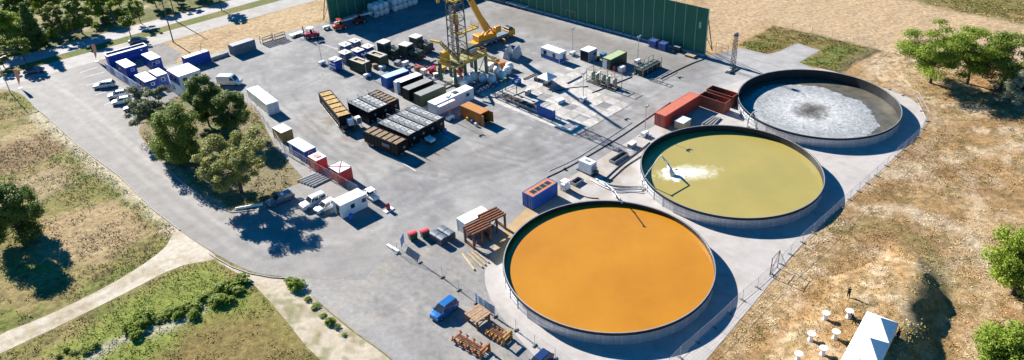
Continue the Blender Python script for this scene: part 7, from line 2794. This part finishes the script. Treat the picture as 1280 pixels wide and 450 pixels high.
# ------------------------------------------------------------------ fences
def fence_run(name, label, px, h=2.0, zs=0, step=3.4, feet=True, sparse=False, banner=(), lean=None, wires=7, cat='fence'):
    pts = [Vector((*at(*p, zs)[:2], 0)) for p in px]
    base = pts[0].copy()
    t = thing(name, label, cat, base)
    segs = []
    for a, b in zip(pts[:-1], pts[1:]):
        k = max(1, int(round((b - a).length / step)))
        for i in range(k):
            segs.append((a.lerp(b, i / k) - base, a.lerp(b, (i + 1) / k) - base))
    pm = MB().tube((0, 0, .03), (0, 0, h), .035, 6).mesh('post', MESHW)
    fm = MB().cbox(-.38, -.12, 0, .38, .12, .15, .03).mesh('foot', mat('foot_block', (.18, .18, .17), rough=.9))
    ends = [segs[0][0]] + [s[1] for s in segs]
    for i, e in enumerate(ends):
        s = segs[min(i, len(segs) - 1)]
        rz_ = math.atan2(s[1].y - s[0].y, s[1].x - s[0].x)
        link('post', pm, t, loc=(e.x, e.y, .02), rz=rz_)
        if feet:
            link('foot', fm, t, loc=(e.x, e.y, .034), rz=rz_ + PI / 2)
    for i, (a, b) in enumerate(segs):
        L_ = (b - a).length
        m = MB()
        r_ = .022
        for z in (.18, h - .05):
            m.tube((.04, 0, z), (L_ - .04, 0, z), r_, 4)
        for k in range(1, wires):
            z = .18 + (h - .23) * k / wires
            m.beam((.04, 0, z), (L_ - .04, 0, z), .010)
        nv = int(L_ / .45)
        for k in range(1, nv):
            m.beam((L_ * k / nv, 0, .18), (L_ * k / nv, 0, h - .05), .010)
        o = m.build('mesh_panel', MESHW, t, kind='stuff')
        o.location = (a.x, a.y, .02)
        o.rotation_euler = (0, 0, math.atan2(b.y - a.y, b.x - a.x))
        if i in banner:
            bn = MB()
            n = 10
            for k in range(n + 1):
                x = .05 + (L_ - .1) * k / n
                y = -.05 - .10 * math.sin(PI * k / n) + .03 * math.sin(k * 2.2)
                bn.v += [(x, y, .35), (x, y, h - .05), (x, y + .015, .35), (x, y + .015, h - .05)]
            for k in range(n):
                q = 4 * k
                bn.f += [(q, q + 4, q + 5, q + 1), (q + 6, q + 2, q + 3, q + 7), (q + 1, q + 5, q + 7, q + 3)]
            bb = bn.build('banner_sheet', paintm('banner_blue_white', (.50, .58, .66), (.16, .28, .45), sc=1.0, amt=.6), o)
    return t


fence_run('mesh_fence', 'mobile mesh fence on the gravel with one bay covered by a blue white sheet',
          [(497, 317), (525, 328.5), (553, 347), (573.5, 363), (595, 379), (619, 396), (645, 413), (668.5, 432.5), (694, 449), (722, 468)], step=30, banner=(4,))
fence_run('mesh_fence', 'mobile mesh fence along the pad edge right of the three basins',
          [(836, 462), (850, 447.5), (871.7, 428.5), (893, 410), (911.7, 392), (928, 375.5), (946.7, 360), (965, 343.5), (988, 318.5), (1003, 303.5), (1030, 280), (1062, 250), (1095, 220), (1121, 196), (1148, 172), (1159, 152), (1146, 127), (1112, 112)], step=3.5)
fence_run('mesh_fence', 'mesh fence between the island trees and the coloured boxes', [(308, 118), (340, 160), (354, 181), (396, 205), (446, 232)], step=3.0, feet=False, zs=1.9)
fence_run('plot_fence', 'thin post and wire fence around the rough plot behind the crusted basin', [(966, 32), (1093, 61), (1048, 91)], h=1.8, step=4.6, feet=False, wires=3)
t = thing('fence_gate', 'tall grey gate frame in the mesh fence above the bar tables', 'gate', gpos(963, 344), R(47))
for x in (-.2, 2.2):
    MB().tube((x, 0, 0), (x, 0, 3.2), .06, 7).build('post', DARKST, t)
for z in (.3, 1.6, 3.1):
    MB().beam((-.2, 0, z), (2.2, 0, z), .06).build('rail', DARKST, t)
MB().beam((-.2, 0, .3), (2.2, 0, 3.1), .05).build('diagonal', DARKST, t)
MB().beam((2.2, 0, 3.0), (2.9, -1.2, .05), .06).build('stay', DARKST, t)
for px, py, lab in ((902, 66, 'low steel gate frame at the corner of the pale path behind the lattice tower'),):
    t = thing('steel_gate', lab, 'gate', gpos(px, py), AV)
    for x in (-1.6, 0, 1.6):
        MB().beam((x, 0, 0), (x, 0, 2.2), .08).build('post', STEEL, t)
    for z in (.4, 1.3, 2.15):
        MB().beam((-1.6, 0, z), (1.6, 0, z), .06).build('rail', STEEL, t)
gbk = 'white blocks at the fence corner'
for i, (px, py, lab) in enumerate(((488, 309.5, 'white concrete block at the fence corner, outer one'), (495, 313.5, 'white concrete block at the fence corner, inner one'))):
    o = MB().cbox(-.75, -.22, 0, .75, .22, .35, .06).build('concrete_block', WHITE)
    o.location = gpos(px, py)
    o.rotation_euler = (0, 0, AV)
    tag(o, lab, 'block', gbk)
t = thing('banner', 'pale banner sheet on a stand beside the white blocks at the fence corner', 'banner', gpos(504, 309), R(80))
for x in (-.8, .8):
    MB().tube((x, 0, 0), (x, 0, 2.3), .03, 6).build('post', STEEL, t)
MB().box(-.78, -.02, .5, .78, .02, 2.25).build('sheet', PR[0], t)

# bins
GB = paintm('bin_green', (.03, .10, .05))
for px, py, lab in ((516.5, 299, 'green waste container with a red lid, left of the pair'), (531.5, 296, 'green waste container with a red lid, right of the pair')):
    t = thing('waste_container', lab, 'bin', gpos(px, py), R(30), 'red lidded waste containers')
    m = MB()
    m.add([(-.55, -.45, .15), (.55, -.45, .15), (.55, .45, .15), (-.55, .45, .15), (-.65, -.52, 1.15), (.65, -.52, 1.15), (.65, .52, 1.15), (-.65, .52, 1.15)], [(3, 2, 1, 0), (0, 1, 5, 4), (1, 2, 6, 5), (2, 3, 7, 6), (3, 0, 4, 7), (4, 5, 6, 7)])
    m.build('body', GB, t)
    l_ = MB()
    n = 6
    for i in range(n + 1):
        a = PI * i / n
        for x in (-.68, .68):
            l_.v.append((x, -.55 * math.cos(a), 1.16 + .22 * math.sin(a)))
    l_.f = [(2 * i, 2 * i + 1, 2 * i + 3, 2 * i + 2) for i in range(n)] + [tuple(range(0, 2 * n + 2, 2)), tuple(range(2 * n + 1, 0, -2))]
    l_.build('lid', paintm('lid_red', (.60, .03, .05)), t)
    for sx in (-.5, .5):
        for sy in (-.4, .4):
            MB().lathe([(0, -.03), (.09, -.03), (.09, .03), (0, .03)], 10, axis='y').build('castor', RUBBER, t).location = (sx, sy, .09)
SK_ = paintm('skip_grey', (.05, .065, .085), (.09, .10, .12))
names = ['front left', 'front right', 'back left', 'back right']
for i, (u, v) in enumerate(((0, 0), (0, 1.5), (1.75, 0), (1.75, 1.5))):
    p = at(545, 299) + DU * u * .9 + DV * v
    t = thing('waste_container', 'dark grey lidded waste container, %s of the block of four' % names[i], 'bin', (p.x, p.y, .02), AV, 'dark grey waste containers')
    MB().cbox(-.66, -.7, .12, .66, .7, 1.1, .03).build('body', SK_, t)
    m = MB()
    for k in range(7):
        a = PI * k / 6
        for x in (-.69, .69):
            m.v.append((x, -.72 * math.cos(a), 1.11 + .28 * math.sin(a)))
    m.f = [(2 * k, 2 * k + 1, 2 * k + 3, 2 * k + 2) for k in range(6)] + [tuple(range(0, 14, 2)), tuple(range(13, 0, -2))]
    m.build('lid', paintm('lid_grey', (.10, .13, .17)), t)
    for sx in (-.5, .5):
        MB().lathe([(0, -.04), (.1, -.04), (.1, .04), (0, .04)], 10, axis='y').build('castor', RUBBER, t).location = (sx, -.5, .1)

# rusty racks and white container beside the orange basin
container('white_container', 'white container half hidden behind the rust brown racks', 'container', roofpos(591.5, 268.5, 2.5), R(38), 5.0, 2.3, 2.5, WHITEC, ROOFW)


def rust_rack(label, px, py, rz, L_=3.4, W_=2.4, H_=2.8, m_=RUST):
    t = thing('steel_rack', label, 'rack', gpos(px, py), rz, 'rust brown racks beside the orange basin')
    for sx in (-1, 0, 1):
        for sy in (-1, 1):
            MB().box(sx * L_ / 2 - .14, sy * W_ / 2 - .14, 0, sx * L_ / 2 + .14, sy * W_ / 2 + .14, H_ - .3).build('post', m_, t)
    for i in range(5):
        y = -W_ / 2 + W_ * i / 4
        MB().box(-L_ / 2 - .25, y - .13, H_ - .298, L_ / 2 + .25, y + .13, H_).build('top_beam', m_, t)
    for sx in (-1, 1):
        MB().box(sx * L_ / 2 - .12, -W_ / 2 + .142, .2, sx * L_ / 2 + .12, W_ / 2 - .142, .45).build('cross_beam', m_, t)
    for sy in (-1, 1):
        MB().beam((-L_ / 2, sy * W_ / 2, .4), (0, sy * W_ / 2, H_ - .4), .12).build('brace', m_, t)
    return t


rust_rack('rust brown steel rack in front of the white container', 598, 302, R(36), 3.2, 2.4, 3.0)
rust_rack('rust brown steel rack nearest the orange basin', 616, 287, R(36), 3.2, 2.4, 3.0)
for i, (a, b) in enumerate((((578, 318), (593, 338)), ((584, 317), (603, 335)), ((589, 316), (607, 332)), ((594, 315), (611, 329)))):
    A_, B_ = at(*a), at(*b)
    c = (A_ + B_) / 2
    L_ = (B_ - A_).length
    o = MB().cbox(-L_ / 2, -.13, 0, L_ / 2, .13, .22, .04).build('timber_beam', WOOD if i else mat('fresh_wood', (.52, .42, .26), rough=.85))
    o.location = (c.x, c.y, .04)
    o.rotation_euler = (0, 0, math.atan2(B_.y - A_.y, B_.x - A_.x))
    tag(o, ['yellowish timber beam, leftmost of the row on the gravel', 'timber beam second from the left in the row on the gravel', 'timber beam third from the left in the row on the gravel', 'timber beam nearest the rust brown racks'][i], 'beam', 'timber beams on the gravel')
# rusty frames near the azure car
t = thing('work_platform', 'rusty steel platform with a plank top on yellow brown legs', 'platform', gpos(598, 401), R(42))
for sx in (-1, 1):
    for sy in (-1, 1):
        MB().box(sx * 1.05 - .12, sy * 1.05 - .12, 0, sx * 1.05 + .12, sy * 1.05 + .12, 1.15).build('leg', RUSTB, t)
for s in (-1, 1):
    MB().box(-1.2, s * 1.05 - .1, 1.152, 1.2, s * 1.05 + .1, 1.35).build('rail', RUSTB, t)
    MB().beam((s * 1.05, -1, .3), (s * 1.05, 1, .3), .1).build('brace', RUST, t)
    MB().beam((-1, s * 1.05, .3), (1, s * 1.05, .9), .1).build('brace', RUST, t)
for i in range(6):
    MB().cbox(-1.35, -1.3 + i * .435, 1.352, 1.35, -.88 + i * .435, 1.43 + .02 * (i % 2), .02).build('plank', mat('rusty_plank', (.38, .27, .17), rough=.9, c2=(.22, .12, .07), sc=3), t)


def cradle(label, px, py, rz, L_, m_):
    t = thing('pipe_cradle', label, 'cradle', gpos(px, py), rz, 'rusty pipe cradles on the gravel')
    for y in (-.55, .55):
        MB().beam((-L_ / 2, y, .25), (L_ / 2, y, .25), .2).build('runner', m_, t)
    for i in range(5):
        x = -L_ / 2 + .3 + (L_ - .6) * i / 4
        MB().box(x - .12, -1.0, .352, x + .12, 1.0, .55).build('cross_beam', m_, t)
        for y in (-.85, .85):
            MB().beam((x, y, .55), (x, y * .75, .95), .14).build('cheek', m_, t)
    x = L_ / 2 - .1
    for y in (-.8, .8):
        MB().box(x - .12, y - .12, .0, x + .12, y + .12, 1.5).build('end_post', m_, t)
    MB().box(x - .12, -.68, 1.25, x + .12, .68, 1.5).build('end_beam', m_, t)
    for y in (-.5, 0, .5):
        MB().beam((-L_ / 2 + .4, y * .5, .62), (L_ / 2 - .5, y * .5, .62), .12).build('roller_bar', RUST, t)
    return t


cradle('long rust orange pipe cradle nearest the bottom edge', 588, 433, R(-40), 5.4, RUSTB)
cradle('short yellowish rusty pipe cradle beside the work platform', 623, 421, R(-40), 3.4, mat('yellow_rust', (.48, .26, .06), rough=.85, c2=(.26, .11, .05), sc=2.5))

# ------------------------------------------------------------------ marquee, tables and people on the right
def on_field(px, py):
    z = 0
    for _ in range(6):
        p = at(px, py, z)
        z = ground_z(p.x, p.y)
    return Vector((p.x, p.y, z))


TABLEC = mat('table_cloth', (.80, .80, .79), rough=.7, c2=(.70, .70, .70))
proto_t = None
for i, (px, py, lab) in enumerate(((1031, 399.5, 'white covered bar table at the head of the left row'), (1060.5, 397, 'white covered bar table where a person is leaning'), (1013, 425.5, 'white covered bar table second down the left row'),
                                   (1043.5, 423, 'white covered bar table nearest the middle of the marquee side'), (1028, 443.5, 'white covered bar table low in the right row'), (997, 450.5, 'white covered bar table lowest of the left row'))):
    g = on_field(px, py)
    if proto_t is None:
        t = thing('bar_table', lab, 'table', g, 0, 'bar tables with white covers')
        MB().lathe([(0, 1.12), (.50, 1.12), (.52, 1.14), (.52, 1.17), (.50, 1.18), (0, 1.18)], 20).build('table_top', TABLEC, t)
        m = MB()
        n = 20
        for k in range(n):
            a = 2 * PI * k / n
            w1 = 1 + .10 * math.cos(4 * a)
            for r_, z in ((.49, 1.11), (.34, .85), (.24, .6), (.27, .3), (.36 * w1 * 1.05, .03)):
                m.v.append((r_ * math.cos(a), r_ * math.sin(a), z))
        for k in range(n):
            for q in range(4):
                m.f.append((k * 5 + q, k * 5 + q + 1, ((k + 1) % n) * 5 + q + 1, ((k + 1) % n) * 5 + q))
        m.build('cover', TABLEC, t, smooth=True)
        proto_t = t
    else:
        again(proto_t, lab, g, i * 1.1)
A_ = on_field(1084.7, 396)
t = thing('marquee', 'white party marquee with pitched bays at the bottom right', 'marquee', (0, 0, 0), R(-130))
c0 = at(1084.7, 389, 2.6)
c1 = at(1119, 402, 2.6)
gz = min(ground_z(c0.x, c0.y), ground_z(c1.x, c1.y))
c0, c1 = at(1084.7, 389, 2.4 + gz), at(1119, 402, 2.4 + gz)
du = (c1 - c0).normalized()
rzm = math.atan2(du.y, du.x)
t.location = (c0.x, c0.y, gz)
t.rotation_euler = (0, 0, rzm)
Wm = max(3.6, (c1 - c0).length)
MW = mat('marquee_white', (.82, .82, .82), rough=.6, c2=(.74, .74, .75))
nbay, Lb = 3, 4.2
for k in range(nbay):
    y1, y0 = -k * Lb - .02, -(k + 1) * Lb + .02
    m = MB()
    cx, cy = Wm / 2, (y0 + y1) / 2
    m.v += [(-.05, y0, 2.4), (Wm + .05, y0, 2.4), (Wm + .05, y1, 2.4), (-.05, y1, 2.4), (cx, cy, 3.9),
            (-.05, y0, 2.12), (Wm + .05, y0, 2.12), (Wm + .05, y1, 2.12), (-.05, y1, 2.12)]
    m.f += [(0, 1, 4), (1, 2, 4), (2, 3, 4), (3, 0, 4), (5, 6, 1, 0), (6, 7, 2, 1), (7, 8, 3, 2), (8, 5, 0, 3)]
    m.build('roof_canopy', MW, t)
    for x in (0, Wm):
        for y in ((y1,) if k < nbay - 1 else (y1, y0)):
            MB().beam((x, y, -.6), (x, y, 2.2), .1).build('pole', WHITEC, t)
    MB().box(Wm - .02, y0 + .06, -.3, Wm + .01, y1 - .06, 2.1).build('side_wall', MW, t)
BLK = mat('dark_clothes', (.02, .02, .025), rough=.8)
BLK2 = mat('dark_trousers', (.03, .03, .04), rough=.8)
HAIR = mat('dark_hair', (.03, .02, .015), rough=.7)
pz = dict(STAND)
pz.update(el_l=(.14, .30, 1.50), wr_l=(.22, .12, 1.62), ha_l=(.2, .06, 1.66), el_r=(.14, -.30, 1.50), wr_r=(.22, -.12, 1.62), ha_r=(.2, -.06, 1.66))
person('person in dark clothes with both hands raised to the face above the bar tables', on_field(1060, 371.5), R(-120), pz, BLK, BLK2, HAIR)
pb = dict(STAND)
pb.update(pelvis=(-.1, 0, .92), chest=(.22, 0, 1.18), neck=(.36, 0, 1.28), head0=(.41, 0, 1.32), head1=(.48, 0, 1.38), head2=(.53, 0, 1.43), sh_l=(.28, .19, 1.22), sh_r=(.28, -.19, 1.22), el_l=(.42, .24, 1.0), el_r=(.42, -.24, 1.0),
          wr_l=(.6, .2, 1.14), wr_r=(.6, -.2, 1.14), ha_l=(.68, .18, 1.18), ha_r=(.68, -.18, 1.18), hip_l=(-.1, .1, .88), hip_r=(-.1, -.1, .88), kn_l=(.0, .11, .48), kn_r=(-.14, -.11, .48), an_l=(.05, .12, .08), an_r=(-.32, -.12, .08), to_l=(.2, .13, .045), to_r=(-.15, -.13, .045))
person('person in dark clothes leaning over a white bar table', on_field(1066, 405), R(130), pb, BLK, BLK2, HAIR)
person('person in dark clothes standing in the shade beside the marquee', on_field(1121, 425), R(100), STAND, BLK, BLK2, HAIR)

# cyclists' corner in the shade by the access road: two bicycles
BK = paintm('bicycle_frame', (.03, .03, .035))
for px, py, rz_, lab in ((180, 184, R(60), 'dark bicycle standing in the tree shade at the kerb, left one'), (186, 187, R(75), 'dark bicycle standing in the tree shade at the kerb, right one')):
    t = thing('bicycle', lab, 'bicycle', gpos(px, py, .03), rz_, 'bicycles at the kerb')
    for x in (-.52, .52):
        m = MB()
        for k in range(18):
            a0, a1 = 2 * PI * k / 18, 2 * PI * (k + 1) / 18
            m.beam((x + .33 * math.cos(a0), 0, .34 + .33 * math.sin(a0)), (x + .33 * math.cos(a1), 0, .34 + .33 * math.sin(a1)), .04)
        for k in range(4):
            a0 = PI * k / 4
            m.beam((x + .33 * math.cos(a0), 0, .34 + .33 * math.sin(a0)), (x - .33 * math.cos(a0), 0, .34 - .33 * math.sin(a0)), .008)
        m.build('wheel', RUBBER, t, kind='stuff')
    m = MB()
    m.tube((-.52, 0, .34), (-.1, 0, .3), .02, 5).tube((-.1, 0, .3), (.38, 0, .82), .022, 5).tube((-.1, 0, .3), (-.22, 0, .82), .02, 5).tube((-.22, 0, .78), (.38, 0, .8), .02, 5).tube((.38, 0, .88), (.52, 0, .34), .02, 5)
    m.build('frame', BK, t, kind=None)
    MB().cbox(-.36, -.08, .84, -.1, .08, .9, .02).build('saddle', RUBBER, t)
    MB().tube((.36, -.28, .98), (.36, .28, .98), .018, 5).build('handlebar', BK, t)
